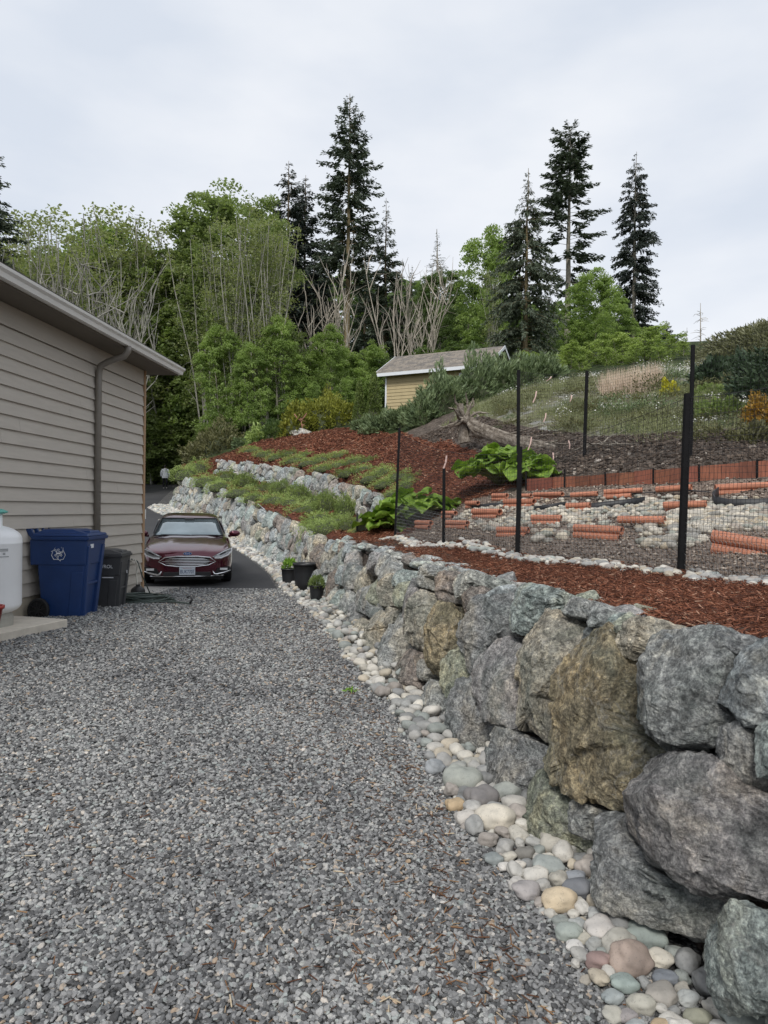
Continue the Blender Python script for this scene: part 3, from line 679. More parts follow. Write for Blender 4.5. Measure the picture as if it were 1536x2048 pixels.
# ================================================================== COBBLES
CPAL = [(0.46, 0.44, 0.39), (0.54, 0.52, 0.47), (0.38, 0.375, 0.36), (0.3, 0.305, 0.3), (0.29, 0.315, 0.3), (0.43, 0.385, 0.31), (0.34, 0.31, 0.285), (0.5, 0.485, 0.45), (0.24, 0.245, 0.245), (0.41, 0.405, 0.385)]
def cobble_mesh(seed, sub):
    rng = np.random.default_rng(seed); D, F = ICO[sub]
    p = rng.uniform(2.0, 2.7); V = D / (np.abs(D) ** p).sum(1)[:, None] ** (1 / p)
    V = V * (1 + 0.2 * vnoise(D * 1.1 + seed * 3.3, seed) + 0.09 * vnoise(D * 2.4 + seed, seed))[:, None]
    return V * [1, rng.uniform(.68, .92), rng.uniform(.5, .75)], F
COBM = [mesh_from('cobble', *(lambda vf: (vf[0], [vf[1]]))(cobble_mesh(40 + k, 3 if k < 8 else 2)), M_COB, True) for k in range(16)]
COBL = [cobble_mesh(80 + k, 1) for k in range(6)]
def cobble_heap(name, parent, items):
    """far or surplus stones joined into one mesh; items: (x, y, z, size, tone)"""
    rng = np.random.default_rng(len(items)); Vs, Fs, Cs = [], [], []; b = 0
    for it in items:
        V, F = COBL[rng.integers(6)]; e = Euler((rng.uniform(-.35, .35), rng.uniform(-.35, .35), rng.uniform(0, 6.3))).to_matrix()
        Vs.append((V * it[3]) @ np.array(e).T + np.array(it[:3])); Fs.append(F + b); b += len(V); Cs.append(np.tile((*it[4], 1.0), (len(V), 1)))
    V = np.concatenate(Vs) - (np.array(wloc(parent)) if parent is not None else 0)
    me = mesh_from(name, V, [np.concatenate(Fs)], M_COBS, True)
    a = me.color_attributes.new('tone', 'FLOAT_COLOR', 'POINT'); a.data.foreach_set('color', np.concatenate(Cs).astype(np.float32).ravel())
    return link(name, me, parent, kind='stuff')
def cobble(parent, P, s, tone, rng, near=True, rot=None, mesh=None, scl=None):
    m = COBM[rng.randrange(8) if near else 8 + rng.randrange(8)]
    base = np.array(wloc(parent)) if parent is not None else 0
    return link('cobble', m, parent, loc=np.array(P) - base, rot=rot or (rng.uniform(-.3, .3), rng.uniform(-.3, .3), rng.uniform(0, 6.3)), scale=scl or (s, s, s), color=tone)
def tone_of(rng):
    c = CPAL[rng.randrange(len(CPAL))]; k = rng.uniform(.85, 1.15); return tuple(x * k for x in c)
strip = link('cobble_border', mesh_from('cobble_border', [[-1, 0, -.2], [1, 0, -.2], [1, 12, -.2], [-1, 12, -.2]], [[[0, 1, 2, 3]]], M_SOIL), loc=(0.2, 3, -0.2), kind='structure')
rng = random.Random(21)
# the biggest stones where the photograph shows them: crop B pixels, half width, tone
BIG = [(603,752,76,(0.6,.5,.36)),(922,1018,94,(.36,.29,.25)),(774,1006,54,(.3,.215,.2)),(990,905,92,(.3,.345,.325)),(552,605,72,(.33,.36,.35)),(366,285,66,(.31,.33,.31)),(245,308,70,(.21,.2,.2)),(162,232,82,(.34,.36,.33)),
 (315,402,84,(.62,.58,.5)),(890,1105,66,(.31,.37,.35)),(1060,1160,70,(.36,.34,.31)),(838,1160,52,(.32,.355,.36)),(1180,1168,52,(.45,.47,.46)),(1222,1255,58,(.33,.33,.26)),(970,1195,60,(.42,.41,.36)),(905,1240,48,(.3,.28,.28)),
 (785,877,70,(.5,.48,.46)),(668,650,50,(.27,.29,.32)),(455,705,60,(.36,.34,.34)),(490,490,42,(.42,.42,.4)),(305,560,46,(.28,.31,.31)),(680,838,36,(.34,.36,.36)),(670,935,42,(.6,.59,.57)),(680,700,64,(.18,.19,.21)),(1055,1000,60,(.58,.55,.48)),
 (1075,1080,58,(.22,.24,.27)),(870,945,78,(.42,.41,.37)),(1450,1290,120,(.37,.41,.39)),(718,900,36,(.44,.42,.36)),(760,930,40,(.33,.34,.33)),(645,880,56,(.36,.4,.37)),(780,812,54,(.42,.43,.42)),(420,590,36,(.58,.55,.5)),(360,590,34,(.62,.6,.57)),(412,668,40,(.55,.53,.5)),(445,535,42,(.23,.22,.2)),
 (215,145,38,(.42,.41,.37)),(145,170,42,(.36,.37,.35)),(45,165,44,(.3,.32,.34)),(175,382,44,(.5,.48,.45)),(130,325,40,(.5,.38,.24)),(720,1075,26,(.38,.35,.3)),(1100,1270,60,(.62,.6,.55)),(1140,1310,64,(.64,.62,.58)),(1060,1290,50,(.46,.36,.24)),(840,1235,46,(.44,.43,.38)),(940,1310,56,(.42,.45,.45)),(1230,1330,60,(.3,.29,.28)),(1310,1300,50,(.6,.59,.56))]
taken = []
for (x, y, r, tn) in BIG:
    u, v = 850 + x / 2.239, 1450 + y / 2.239; g = gp(u, v, 0.06); s = r / 2.239 / FPX * g[1] * 1.0
    s = min(s, 0.19); taken.append((g[0], g[1], s * 1.0))
    cobble(strip, (g[0], g[1], s * 0.5), s, tuple(c * .95 for c in tn), rng, True, rot=(rng.uniform(-.2, .2), rng.uniform(-.2, .2), rng.uniform(-.5, .5)))
def scatter(xl, xr, y0, y1, n, s0, s1, taken, tries=30, ybias=1.0):
    out = []
    grid = {}
    def near(x, y, s):
        for dx in (-1, 0, 1):
            for dy in (-1, 0, 1):
                for (a, b, c) in grid.get((int(x / .25) + dx, int(y / .25) + dy), ()):
                    if (a - x) ** 2 + (b - y) ** 2 < ((c + s) * .78) ** 2: return True
        return False
    for t in taken: grid.setdefault((int(t[0] / .25), int(t[1] / .25)), []).append(t)
    for i in range(n):
        f = 1 - i / n; s = s0 + (s1 - s0) * f * f * rng.uniform(.6, 1)
        for _ in range(tries):
            y = y0 + (y1 - y0) * rng.random() ** ybias; x = rng.uniform(float(xl(y)) + s, float(xr(y)))
            if not near(x, y, s): grid.setdefault((int(x / .25), int(y / .25)), []).append((x, y, s)); out.append((x, y, s)); break
    return out
st_l = lambda y: wall_x(y) - np.interp(y, [1.5, 2.2, 2.8, 3.4, 6, 12, 14], [0.08, 0.2, 0.33, 0.38, 0.37, .52, .6]) + 0.03 * math.sin(y * 5) + .03 * math.sin(y * 13)
st_r = lambda y: wall_x(y) + 0.14
S1 = scatter(st_l, st_r, 1.55, 5.5, 420, 0.018, 0.078, taken) + scatter(st_l, st_r, 5.3, 13.1, 900, 0.02, 0.085, [])
S1 = [(x, y, s) for x, y, s in S1]
S1.sort(key=lambda q: -q[2] / q[1]); heap = []
for i, (x, y, s) in enumerate(S1):
    tn = tone_of(rng)
    if i < 248: cobble(strip, (x, y, s * .42 + rng.uniform(0, .02)), s, tn, rng, y < 4)
    else: heap.append((x, y, float(low_z(x, y)) + s * .42, s, tn))
S2 = scatter(lambda y: road_r(y), lambda y: wall_x(y) + .1, 12.9, 37.0, 2700, 0.05, 0.12, [], 12)
for x, y, s in S2:
    tn = tone_of(rng); heap.append((x, y, float(low_z(x, y)) + s * .45, s, tuple(min(.72, c * 1.2) for c in tn)))
for k in range(260):      # second layer, heaped on the first
    y = rng.uniform(6, 30); x = rng.uniform(float(st_l(y)) + .15, float(wall_x(y))); s = rng.uniform(.03, .06); heap.append((x, y, float(low_z(x, y)) + s + .05, s, tone_of(rng)))
cobble_heap('cobble_pile', strip, heap)
# ================================================================== GRAVEL (uncountable: one object, stones instanced on its points)
def gn_scatter(name, mat, pts, scl, rots, seeds, flat=(1, .8, .5), variants=6, kind='ico'):
    me = bpy.data.meshes.new(name); me.vertices.add(len(pts)); me.vertices.foreach_set('co', np.asarray(pts, np.float32).ravel())
    a = me.attributes.new('sz', 'FLOAT', 'POINT'); a.data.foreach_set('value', np.asarray(scl, np.float32))
    a = me.attributes.new('rt', 'FLOAT_VECTOR', 'POINT'); a.data.foreach_set('vector', np.asarray(rots, np.float32).ravel())
    a = me.attributes.new('ix', 'INT', 'POINT'); a.data.foreach_set('value', np.asarray(seeds, np.int32))
    me.materials.append(mat)
    g = bpy.data.node_groups.new(name, 'GeometryNodeTree'); g.is_modifier = True
    g.interface.new_socket('Geometry', in_out='INPUT', socket_type='NodeSocketGeometry'); g.interface.new_socket('Geometry', in_out='OUTPUT', socket_type='NodeSocketGeometry')
    gi = g.nodes.new('NodeGroupInput'); go = g.nodes.new('NodeGroupOutput'); l = g.links.new
    join = g.nodes.new('GeometryNodeGeometryToInstance')
    for k in range(variants):
        if kind == 'ico':
            ic = g.nodes.new('GeometryNodeMeshIcoSphere'); ic.inputs['Subdivisions'].default_value = 1 if k % 2 else 2; ic.inputs['Radius'].default_value = 1
        else:
            ic = g.nodes.new('GeometryNodeMeshCube'); ic.inputs['Size'].default_value = (2, 2, 2)
        pos = g.nodes.new('GeometryNodeInputPosition'); ns = g.nodes.new('ShaderNodeTexNoise'); ns.noise_dimensions = '4D'
        ns.inputs['W'].default_value = k * 7.3; ns.inputs['Scale'].default_value = 0.8 if kind == 'ico' else 0.5; ns.inputs['Detail'].default_value = 1
        l(pos.outputs[0], ns.inputs['Vector'])
        sb = g.nodes.new('ShaderNodeVectorMath'); sb.operation = 'SUBTRACT'; sb.inputs[1].default_value = (.5, .5, .5); l(ns.outputs['Color'], sb.inputs[0])
        sc = g.nodes.new('ShaderNodeVectorMath'); sc.operation = 'SCALE'; sc.inputs['Scale'].default_value = 1.7 if kind == 'ico' else 1.2; l(sb.outputs[0], sc.inputs[0])
        sp = g.nodes.new('GeometryNodeSetPosition'); l(ic.outputs['Mesh'], sp.inputs['Geometry']); l(sc.outputs[0], sp.inputs['Offset'])
        tf = g.nodes.new('GeometryNodeTransform'); tf.inputs['Scale'].default_value = flat; l(sp.outputs[0], tf.inputs['Geometry'])
        sh = g.nodes.new('GeometryNodeSetShadeSmooth'); sh.inputs['Shade Smooth'].default_value = False; l(tf.outputs[0], sh.inputs[0])
        sm = g.nodes.new('GeometryNodeSetMaterial'); sm.inputs['Material'].default_value = mat; l(sh.outputs[0], sm.inputs['Geometry'])
        l(sm.outputs[0], join.inputs[0])
    ip = g.nodes.new('GeometryNodeInstanceOnPoints'); ip.inputs['Pick Instance'].default_value = True
    def att(nm, ty):
        n = g.nodes.new('GeometryNodeInputNamedAttribute'); n.data_type = ty; n.inputs['Name'].default_value = nm; return n.outputs['Attribute']
    l(gi.outputs[0], ip.inputs['Points']); l(join.outputs[0], ip.inputs['Instance']); l(att('ix', 'INT'), ip.inputs['Instance Index'])
    l(att('rt', 'FLOAT_VECTOR'), ip.inputs['Rotation']); l(att('sz', 'FLOAT'), ip.inputs['Scale']); l(ip.outputs[0], go.inputs[0])
    o = link(name, me, kind='stuff'); md = o.modifiers.new('scatter', 'NODES'); md.node_group = g; return o
nr = np.random.default_rng(5)
def gravel_pts():
    out = []
    for (y0, y1, dens, smin, smax) in ((1.5, 3.4, 8200, .0055, .0112), (3.4, 5.5, 5600, .0065, .012), (5.5, 8.5, 3000, .008, .0145), (8.5, 13.0, 1200, .011, .019)):
        n = int(dens * (y1 - y0) * (y1 * 0.6 + 1.6)); y = nr.uniform(y0, y1, n); x = nr.uniform(-0.60 * y1 - .3, 1.3, n)
        ok = (x < wall_x(y) + 0.05) & (x > -0.60 * y - .4) & (x > -4.25 - (11.95 - y) * .067)
        x, y = x[ok], y[ok]; m = len(x)
        s = nr.uniform(smin, smax, m) * np.where(nr.random(m) < .06, 1.35, 1)
        out.append(np.stack([x, y, low_z(x, y) + s * nr.uniform(.1, .75, m), s], -1))
    return np.concatenate(out)
GP = gravel_pts(); n = len(GP)
M_CHIP = chip_mat('gravel_stone', [(0.0, (0.06, 0.061, 0.063)), (0.32, (0.142, 0.144, 0.147)), (0.62, (0.24, 0.242, 0.244)), (0.84, (0.35, 0.35, 0.345)), (0.91, (0.28, 0.31, 0.305)), (0.95, (0.43, 0.42, 0.4)), (0.985, (0.34, 0.25, 0.17)), (1.0, (0.58, 0.565, 0.54))])
gn_scatter('gravel', M_CHIP, GP[:, :3], GP[:, 3], nr.uniform([-.5, -.5, 0], [.5, .5, 6.28], (n, 3)), nr.integers(0, 6, n), flat=(1.15, .85, .55))
# bark chips on the near mulch
def mulch_pts(n):
    y = 2.6 + 11 * nr.random(n) ** 1.5; x = nr.uniform(-1, 4.4, n)
    poly = np.array([p[:2] for p in fence_line] + [(-0.2, 13.2)] + [(float(edge_x(q)) + 0.22, q) for q in (13.4, 11, 9, 7, 5, 3.4, 2.2)] + [(3.6, 2.2)])
    ok = pip(x, y, poly); x, y = x[ok], y[ok]; z = hill_z(x, y); return np.stack([x, y, z + nr.uniform(.0, .035, len(x))], -1)
MP = mulch_pts(150000); n = len(MP)
M_BARK = chip_mat('bark_chip', [(0.0, (0.04, 0.014, 0.008)), (0.4, (0.115, 0.041, 0.022)), (0.75, (0.2, 0.075, 0.041)), (0.93, (0.3, 0.125, 0.072)), (1.0, (0.46, 0.31, 0.22))])
gn_scatter('bark_chips', M_BARK, MP, nr.uniform(.005, .016, n), nr.uniform([-.45, -.45, 0], [.45, .45, 6.28], (n, 3)), nr.integers(0, 4, n), flat=(1.6, .2, .12), variants=4, kind='cube')

# coarse bark, clods and grit that roughen the slopes: real pieces, too many to count
def zone_pts(n, poly, y0, y1, skip=None, yp=1.0):
    poly = np.array(poly); y = y0 + (y1 - y0) * nr.random(n) ** yp; x = nr.uniform(poly[:, 0].min(), min(poly[:, 0].max(), 16), n); ok = pip(x, y, poly)
    for q in (skip or []): ok &= ~pip(x, y, np.array(q))
    ok &= x > left_edge(y) + .1; x, y = x[ok], y[ok]; return np.stack([x, y, hill_z(x, y) + nr.uniform(-.005, .02, len(x))], -1)
BP = zone_pts(190000, Z_MULCH, 12, 41, [Z_BED], 1.3); n = len(BP)
gn_scatter('bark_chips', M_BARK, BP, nr.uniform(.018, .04, n) * np.clip(BP[:, 1] / 20, .7, 1.5), nr.uniform([-.6, -.6, 0], [.6, .6, 6.28], (n, 3)), nr.integers(0, 4, n), flat=(1.5, .3, .2), variants=4, kind='cube')
SB = [hit(u, v)[:2] for u, v in ((1065, 972), (1000, 930), (946, 905), (860, 884), (800, 866), (880, 848), (960, 838), (1060, 862), (1172, 874), (1290, 870), (1400, 866), (1536, 856), (1600, 930), (1536, 938), (1400, 945), (1250, 955))]
SP = zone_pts(26000, SB, 9, 24); n = len(SP)
gn_scatter('soil_clods', chip_mat('soil_clod', [(0.0, (0.035, 0.025, 0.019)), (0.6, (0.085, 0.064, 0.05)), (0.95, (0.15, 0.118, 0.095)), (0.985, (0.3, 0.26, 0.22)), (1.0, (0.4, 0.36, 0.32))]), SP, nr.uniform(.010, .036, n) * np.where(nr.random(n) < .02, 2, 1), nr.uniform([-.6, -.6, 0], [.6, .6, 6.28], (n, 3)), nr.integers(0, 6, n), flat=(1.1, .9, .65))
DP = zone_pts(26000, Z_BED, 4.5, 12.3); n = len(DP)
gn_scatter('bed_grit', chip_mat('bed_grit', [(0.0, (0.07, 0.05, 0.04)), (0.5, (0.19, 0.145, 0.115)), (0.85, (0.32, 0.26, 0.21)), (1.0, (0.5, 0.44, 0.38))]), DP, nr.uniform(.008, .02, n), nr.uniform([-.5, -.5, 0], [.5, .5, 6.28], (n, 3)), nr.integers(0, 6, n), flat=(1.3, .7, .5))
# fallen needles and bark bits lying on the gravel, thickest by the cobbles
n = 2600; y = 1.7 + 9 * nr.random(n) ** 1.4; dd = nr.exponential(.45, n); x = wall_x(y) - .42 - dd; k = nr.random(n) < .3; x = np.where(k, nr.uniform(-3.5, 1, n), x)
ok = x > -.6 * y - .3; x, y = x[ok], y[ok]; n = len(x)
gn_scatter('leaf_litter', chip_mat('leaf_litter', [(0.0, (0.07, 0.03, 0.018)), (0.5, (0.15, 0.075, 0.04)), (0.85, (0.28, 0.17, 0.09)), (1.0, (0.5, 0.42, 0.3))]), np.stack([x, y, low_z(x, y) + .013], -1), nr.uniform(.005, .013, n), nr.uniform([-.3, -.3, 0], [.3, .3, 6.28], (n, 3)), nr.integers(0, 4, n), flat=(1.8, .18, .1), variants=4, kind='cube')
# ================================================================== MAN-MADE THINGS
M_SIDE = simple('grey_beige_siding', (0.49, 0.45, 0.395), 0.75, 0.05, 3, bscale=14, bstr=0.25, bdist=0.004, stretch=(1, 1, 9), world=True)
M_TRIMW = simple('cedar_trim', (0.42, 0.27, 0.16), 0.7, 0.12, 8, stretch=(6, 6, .6), world=True)
M_GUT = simple('grey_gutter_metal', (0.78, 0.77, 0.74), 0.3, 0.04, 3)
M_DOWN = simple('downspout_metal', (0.2, 0.18, 0.155), 0.4, 0.05, 3)
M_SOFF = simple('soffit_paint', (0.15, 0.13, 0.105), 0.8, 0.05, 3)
M_FOUND = simple('foundation_concrete', (0.42, 0.37, 0.29), 0.9, 0.12, 5, bscale=40, bstr=0.3, bdist=0.004)
M_SHING = simple('dark_shingle', (0.06, 0.055, 0.05), 0.9, 0.3, 20, bscale=50, bstr=0.5)
M_BLACK = simple('black_plastic', (0.018, 0.018, 0.02), 0.5, 0.1, 8)
M_WHITE = simple('white_enamel', (0.8, 0.81, 0.82), 0.35, 0.03, 2)
M_LAMPW = simple('white_glass', (0.8, 0.8, 0.78), 0.2, 0.02, 2)
# ---- house: wall plane through its far corner
HC = gp(283, 1197, 0.0); HD = ray(860, 1021); HD[2] = 0; HD /= np.linalg.norm(HD); HN = np.array([HD[1], -HD[0], 0])
def hp(t, z, o): return HC + HD * t + HN * o + np.array([0, 0, z])
def h_t(u):        # wall position seen in photo column u
    d = ray(u, 1020); A = np.array([[d[0], -HD[0]], [d[1], -HD[1]]]); k = np.linalg.solve(A, (HC - CL)[:2]); return k[1]
HR = np.stack([HD, HN, [0, 0, 1.0]], 1)
EAVE = (at(294, 742, HC[1]))[2]; T0, T1 = -10.5, 0.0
house = thing('house', 'grey beige lap sided building with gutter and downspout at the left edge of the drive', 'house', HC)
def hbox(mb, t0, t1, z0, z1, o0, o1): return mb.box(hp((t0 + t1) / 2, (z0 + z1) / 2, (o0 + o1) / 2), (t1 - t0, o1 - o0, z1 - z0), HR)
hbox(MB(), T0, T1 - 0.01, 0.02, EAVE - 0.005, -6.0, -0.02).build('wall', M_SIDE, house)
STEP = h_t(118)
mb = MB(); hbox(mb, T0, STEP, -0.3, 0.47, -0.2, 0.004); hbox(mb, STEP, T1 - 0.005, -0.3, 0.055, -0.2, 0.004); mb.build('foundation', M_FOUND, house)
lap = 0.1635; ztop = EAVE - 0.27; rng = random.Random(4); k = 0
while True:
    zt = ztop - lap * k; zb = zt - lap
    if zb < 0.03: break
    t = (STEP if zb < 0.44 else T0); end = T1 - 0.045; cuts_ = [t]; c = t + rng.uniform(0.6, 3.6)
    while c < end - 0.3: cuts_.append(c); c += 3.66
    cuts_.append(end)
    for a, b in zip(cuts_[:-1], cuts_[1:]):
        b -= 0.003
        V = [hp(a, zb, 0), hp(b, zb, 0), hp(b, zb, .03), hp(a, zb, .03), hp(a, zt + .004, -.006), hp(b, zt + .004, -.006), hp(b, zt + .004, .002), hp(a, zt + .004, .002)]
        MB().hexa(V).build('siding_board', M_SIDE, house)
    k += 1
hbox(MB(), T0, T1 - 0.045, ztop + 0.022, EAVE - 0.004, -0.01, 0.018).build('frieze_board', M_SIDE, house)
mb = MB(); hbox(mb, T1 - 0.042, T1 + 0.02, 0.05, EAVE - 0.004, -0.02, 0.034); hbox(mb, T1 - 0.02, T1 + 0.022, 0.05, EAVE - 0.004, -0.11, -0.021); mb.build('corner_trim', M_TRIMW, house)
OV, TE = 0.42, 0.40
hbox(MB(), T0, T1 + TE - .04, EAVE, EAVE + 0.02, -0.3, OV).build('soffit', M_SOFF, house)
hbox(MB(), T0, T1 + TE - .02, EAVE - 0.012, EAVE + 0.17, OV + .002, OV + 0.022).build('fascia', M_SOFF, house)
prof = [(0, 0), (0.075, 0), (0.088, 0.05), (0.12, 0.075), (0.125, 0.105), (0.115, 0.105), (0.11, 0.083), (0.078, 0.058), (0.066, 0.01), (0, 0.01)]
mb = MB(); mb.prism([hp(T0, EAVE + 0.008 + z, OV + 0.024 + o) for o, z in prof], HD * (T1 + TE - T0)); mb.build('gutter', M_GUT, house)
pit = 0.36; mb = MB()
mb.hexa([hp(T0, EAVE + .14, OV + .06), hp(T1 + TE, EAVE + .14, OV + .06), hp(T1 + TE, EAVE + .14 + pit * 4.2, OV - 4.14), hp(T0, EAVE + .14 + pit * 4.2, OV - 4.14),
         hp(T0, EAVE + .175, OV + .06), hp(T1 + TE, EAVE + .175, OV + .06), hp(T1 + TE, EAVE + .175 + pit * 4.2, OV - 4.14), hp(T0, EAVE + .175 + pit * 4.2, OV - 4.14)])
mb.build('roof', M_SHING, house)
td = h_t(186)
pth = [hp(td, EAVE + .01, OV + .07), hp(td, EAVE - .06, OV + .07), hp(td, EAVE - .13, OV + .02), hp(td, EAVE - .21, 0.2), hp(td, EAVE - .27, 0.09), hp(td, EAVE - .36, 0.066), hp(td, EAVE - .5, 0.064), hp(td, 0.30, 0.064)]
mb = MB(); mb.tube(pth, 0.046, 10); mb.build('downspout', M_DOWN, house, True)
lamp = hbox(MB(), 0.024, 0.055, 1.31, 1.52, -0.075, 0.02).build('wall_lamp', M_BLACK, house)
hbox(MB(), 0.058, 0.11, 1.34, 1.5, -0.06, 0.015).build('lamp_glass', M_LAMPW, lamp)
# ---- wheelie bins
M_BLUE = simple('blue_plastic', (0.012, 0.042, 0.15), 0.42, 0.12, 5, bscale=60, bstr=0.08)
M_CHAR = simple('charcoal_plastic', (0.055, 0.056, 0.06), 0.5, 0.1, 5, bscale=60, bstr=0.08)
M_RUB = simple('rubber', (0.012, 0.012, 0.013), 0.75, 0.1, 8)
M_PRINT = simple('white_print', (0.75, 0.77, 0.8), 0.6, 0.02, 3)
def frustum(mb, z0, z1, a, b):   # a, b = (x0, x1, y0, y1) at the bottom and the top
    V = [(a[0], a[2], z0), (a[1], a[2], z0), (a[1], a[3], z0), (a[0], a[3], z0), (b[0], b[2], z1), (b[1], b[2], z1), (b[1], b[3], z1), (b[0], b[3], z1)]
    return mb.hexa(V)
def wheelie_bin(label, loc, rz, mat, S, blue):
    t = thing('wheelie_bin', label, 'rubbish bin', loc, rz)
    H = 1.0
    def at_h(z, e=0.0):   # tapered sides
        k = z / H; return (-0.255 - .075 * k - e, 0.235 + .115 * k + e, -0.235 - .07 * k - e, 0.235 + .07 * k + e)
    def sc(o): o.scale = (S * .86, S * .9, S); return o
    mb = MB(); frustum(mb, 0.0, H * .93, at_h(0), at_h(H * .93)); sc(mb.build('body', mat, t, local=True, bevel=0.02))
    mb = MB(); a = list(at_h(0.64, 0.012)); a[0] -= .075; b = list(at_h(.93, .014)); b[0] -= .05; frustum(mb, 0.64, .93, a, b); sc(mb.build('shoulder', mat, t, local=True, bevel=0.012))
    for y in (-1, 1):      # raised panels on both sides, leaving a recessed bay
        a, b = at_h(.06), at_h(.56); yy0, yy1 = (a[2] - .012, b[2] - .012) if y < 0 else (a[3] + .012, b[3] + .012)
        V = [(a[1] - .16, a[2] + .03 if y < 0 else a[3] - .03, .06), (a[1] - .01, a[2] + .03 if y < 0 else a[3] - .03, .06), (a[1] - .01, yy0, .06), (a[1] - .16, yy0, .06),
             (b[1] - .16, b[2] + .03 if y < 0 else b[3] - .03, .56), (b[1] - .01, b[2] + .03 if y < 0 else b[3] - .03, .56), (b[1] - .01, yy1, .56), (b[1] - .16, yy1, .56)]
        sc(MB().hexa(V).build('side_panel', mat, t, local=True, bevel=0.008))
    mb = MB()
    for y in (-1, 1):      # two ribs down the front with a grab bar between them
        a, b = at_h(0.02), at_h(.86); xs = (a[1] - .02, a[1] + .045, b[1] - .02, b[1] + .03); y0, y1 = sorted((y * .215, y * .13)); y2, y3 = sorted((y * .28, y * .2))
        mb.hexa([(xs[0], y0, .02), (xs[1], y0, .02), (xs[1], y1, .02), (xs[0], y1, .02), (xs[2], y2, .86), (xs[3], y2, .86), (xs[3], y3, .86), (xs[2], y3, .86)])
    mb.box((0.29, 0, .42), (.035, .36, .03)); sc(mb.build('front_rib', mat, t, local=True, bevel=0.008))
    mb = MB(); r = at_h(.93, .035); frustum(mb, .925, .965, r, at_h(.965, .04)); sc(mb.build('rim', mat, t, local=True, bevel=0.008))
    mb = MB(); r = at_h(.97, .03)
    frustum(mb, .968, 1.0, r, (r[0] + .015, r[1] - .02, r[2] + .02, r[3] - .02)); frustum(mb, 1.0, 1.045, (r[0] + .03, r[1] - .05, r[2] + .04, r[3] - .04), (r[0] + .12, r[1] - .25, r[2] + .1, r[3] - .1))
    frustum(mb, .995, 1.03, (r[1] - .22, r[1] - .03, -.17, .17), (r[1] - .2, r[1] - .05, -.15, .15)); sc(mb.build('lid', mat, t, local=True, bevel=0.012))
    mb = MB()
    for y in (-.24, -.08, .08, .24): mb.hexa([(-.37, y - .018, .9), (-.31, y - .018, .9), (-.31, y + .018, .9), (-.37, y + .018, .9), (-.47, y - .018, 1.03), (-.4, y - .018, 1.05), (-.4, y + .018, 1.05), (-.47, y + .018, 1.03)])
    mb.tube([(-.455, -.27, 1.035), (-.455, .27, 1.035)], .021, 10); sc(mb.build('handle', mat, t, local=True, bevel=0.004))
    mb = MB(); mb.tube([(-.265, -.3, .13), (-.265, .3, .13)], .015, 8); sc(mb.build('axle', M_BLACK, t, local=True))
    for y in (-.30, .30):
        sg = 1 if y > 0 else -1; mb = MB()
        a = np.arange(28) * 2 * math.pi / 28; prof = [(.045, .0), (.125, .0), (.135, .012), (.135, .05), (.125, .062), (.105, .062), (.1, .045), (.04, .045), (.035, .06), (.0, .06)]
        V = np.concatenate([np.stack([-.265 + r_ * np.cos(a), np.full(28, y + sg * (q - .02)), .135 + r_ * np.sin(a)], -1) for r_, q in prof]); n_ = 28
        F = [[i * n_ + k, i * n_ + (k + 1) % n_, (i + 1) * n_ + (k + 1) % n_, (i + 1) * n_ + k] for i in range(len(prof) - 1) for k in range(n_)]; mb.add(V, F)
        w = sc(mb.build('wheel', M_RUB, t, local=True)); sp = MB()
        for q in range(8):
            an = q * math.pi / 4 + .2; sp.box((-.265 + .07 * math.cos(an), y + sg * .03, .135 + .07 * math.sin(an)), (.07, .02, .012), Matrix.Rotation(-an, 3, 'Y'))
        sp.build('spoke', M_BLACK, w, local=True)
    return t, at_h, sc
bl, ath, scb = wheelie_bin('large royal blue recycling bin with white arrows symbol and black wheels by the siding', (*gp(139, 1234, .17)[:2], .155), 0.04, M_BLUE, 1.06, True)
by = ath(.77)[2] - .0155
def arrows(parent):      # three chasing bent arrows, drawn as white outlines on the shoulder
    Rt = .098; c2 = np.array([-.02, .775]); V3 = [np.array([Rt * math.sin(k * 2.0944), Rt * math.cos(k * 2.0944)]) for k in range(3)]
    for k in range(3):
        A, B, C = V3[k], V3[(k + 1) % 3], V3[(k + 2) % 3]; L2 = lambda p, q, f: p + (q - p) * f
        path = [L2(A, B, .52), L2(A, B, .80), L2(B, C, .20), L2(B, C, .34)]; w = .021; lf, rt = [], []
        for i, p in enumerate(path):
            d = path[min(i + 1, 3)] - path[max(i - 1, 0)]; d /= np.linalg.norm(d); nrm = np.array([-d[1], d[0]]); lf.append(p + nrm * w); rt.append(p - nrm * w)
        tip = path[-1] + d * .05; ring = lf + [path[-1] + nrm * w * 1.8, tip, path[-1] - nrm * w * 1.8] + rt[::-1]
        mb = MB(); mb.tube([np.array([c2[0] + q[0], by, c2[1] + q[1]]) for q in ring], .0036, 5, closed=True); scb(mb.build('recycling_arrow', M_PRINT, parent, local=True))
arrows(bl)
mb = MB(); mb.box((-.02, by - .001, .775), (.05, .003, .018)); scb(mb.build('symbol_bar', M_PRINT, bl, local=True))
mb = MB(); mb.box((.348, -.15, .855), (.012, .1, .045)); scb(mb.build('sticker', M_PRINT, bl, local=True))
ch, ath2, scc = wheelie_bin('smaller charcoal grey bin with wheels standing behind the blue bin', (*gp(212, 1224, .1)[:2], .085), 0.1, M_CHAR, 0.84, False)
mt = lambda x, z, y: Matrix.Translation((x, y, z)) @ Matrix.Rotation(R(90), 4, 'X')
scc(text_mesh('lettering', '/ROL', .085, M_PRINT, ch, mt(.1, .66, ath2(.66)[2] - .0175)))
mb = MB(); mb.box((.115, ath2(.6)[2] - .014, .605), (.2, .006, .014)); scc(mb.build('print_line', M_PRINT, ch, local=True))
mb = MB(); mb.box((.347, 0.1, .67), (.01, .016, .05)); scc(mb.build('white_mark', M_PRINT, ch, local=True))
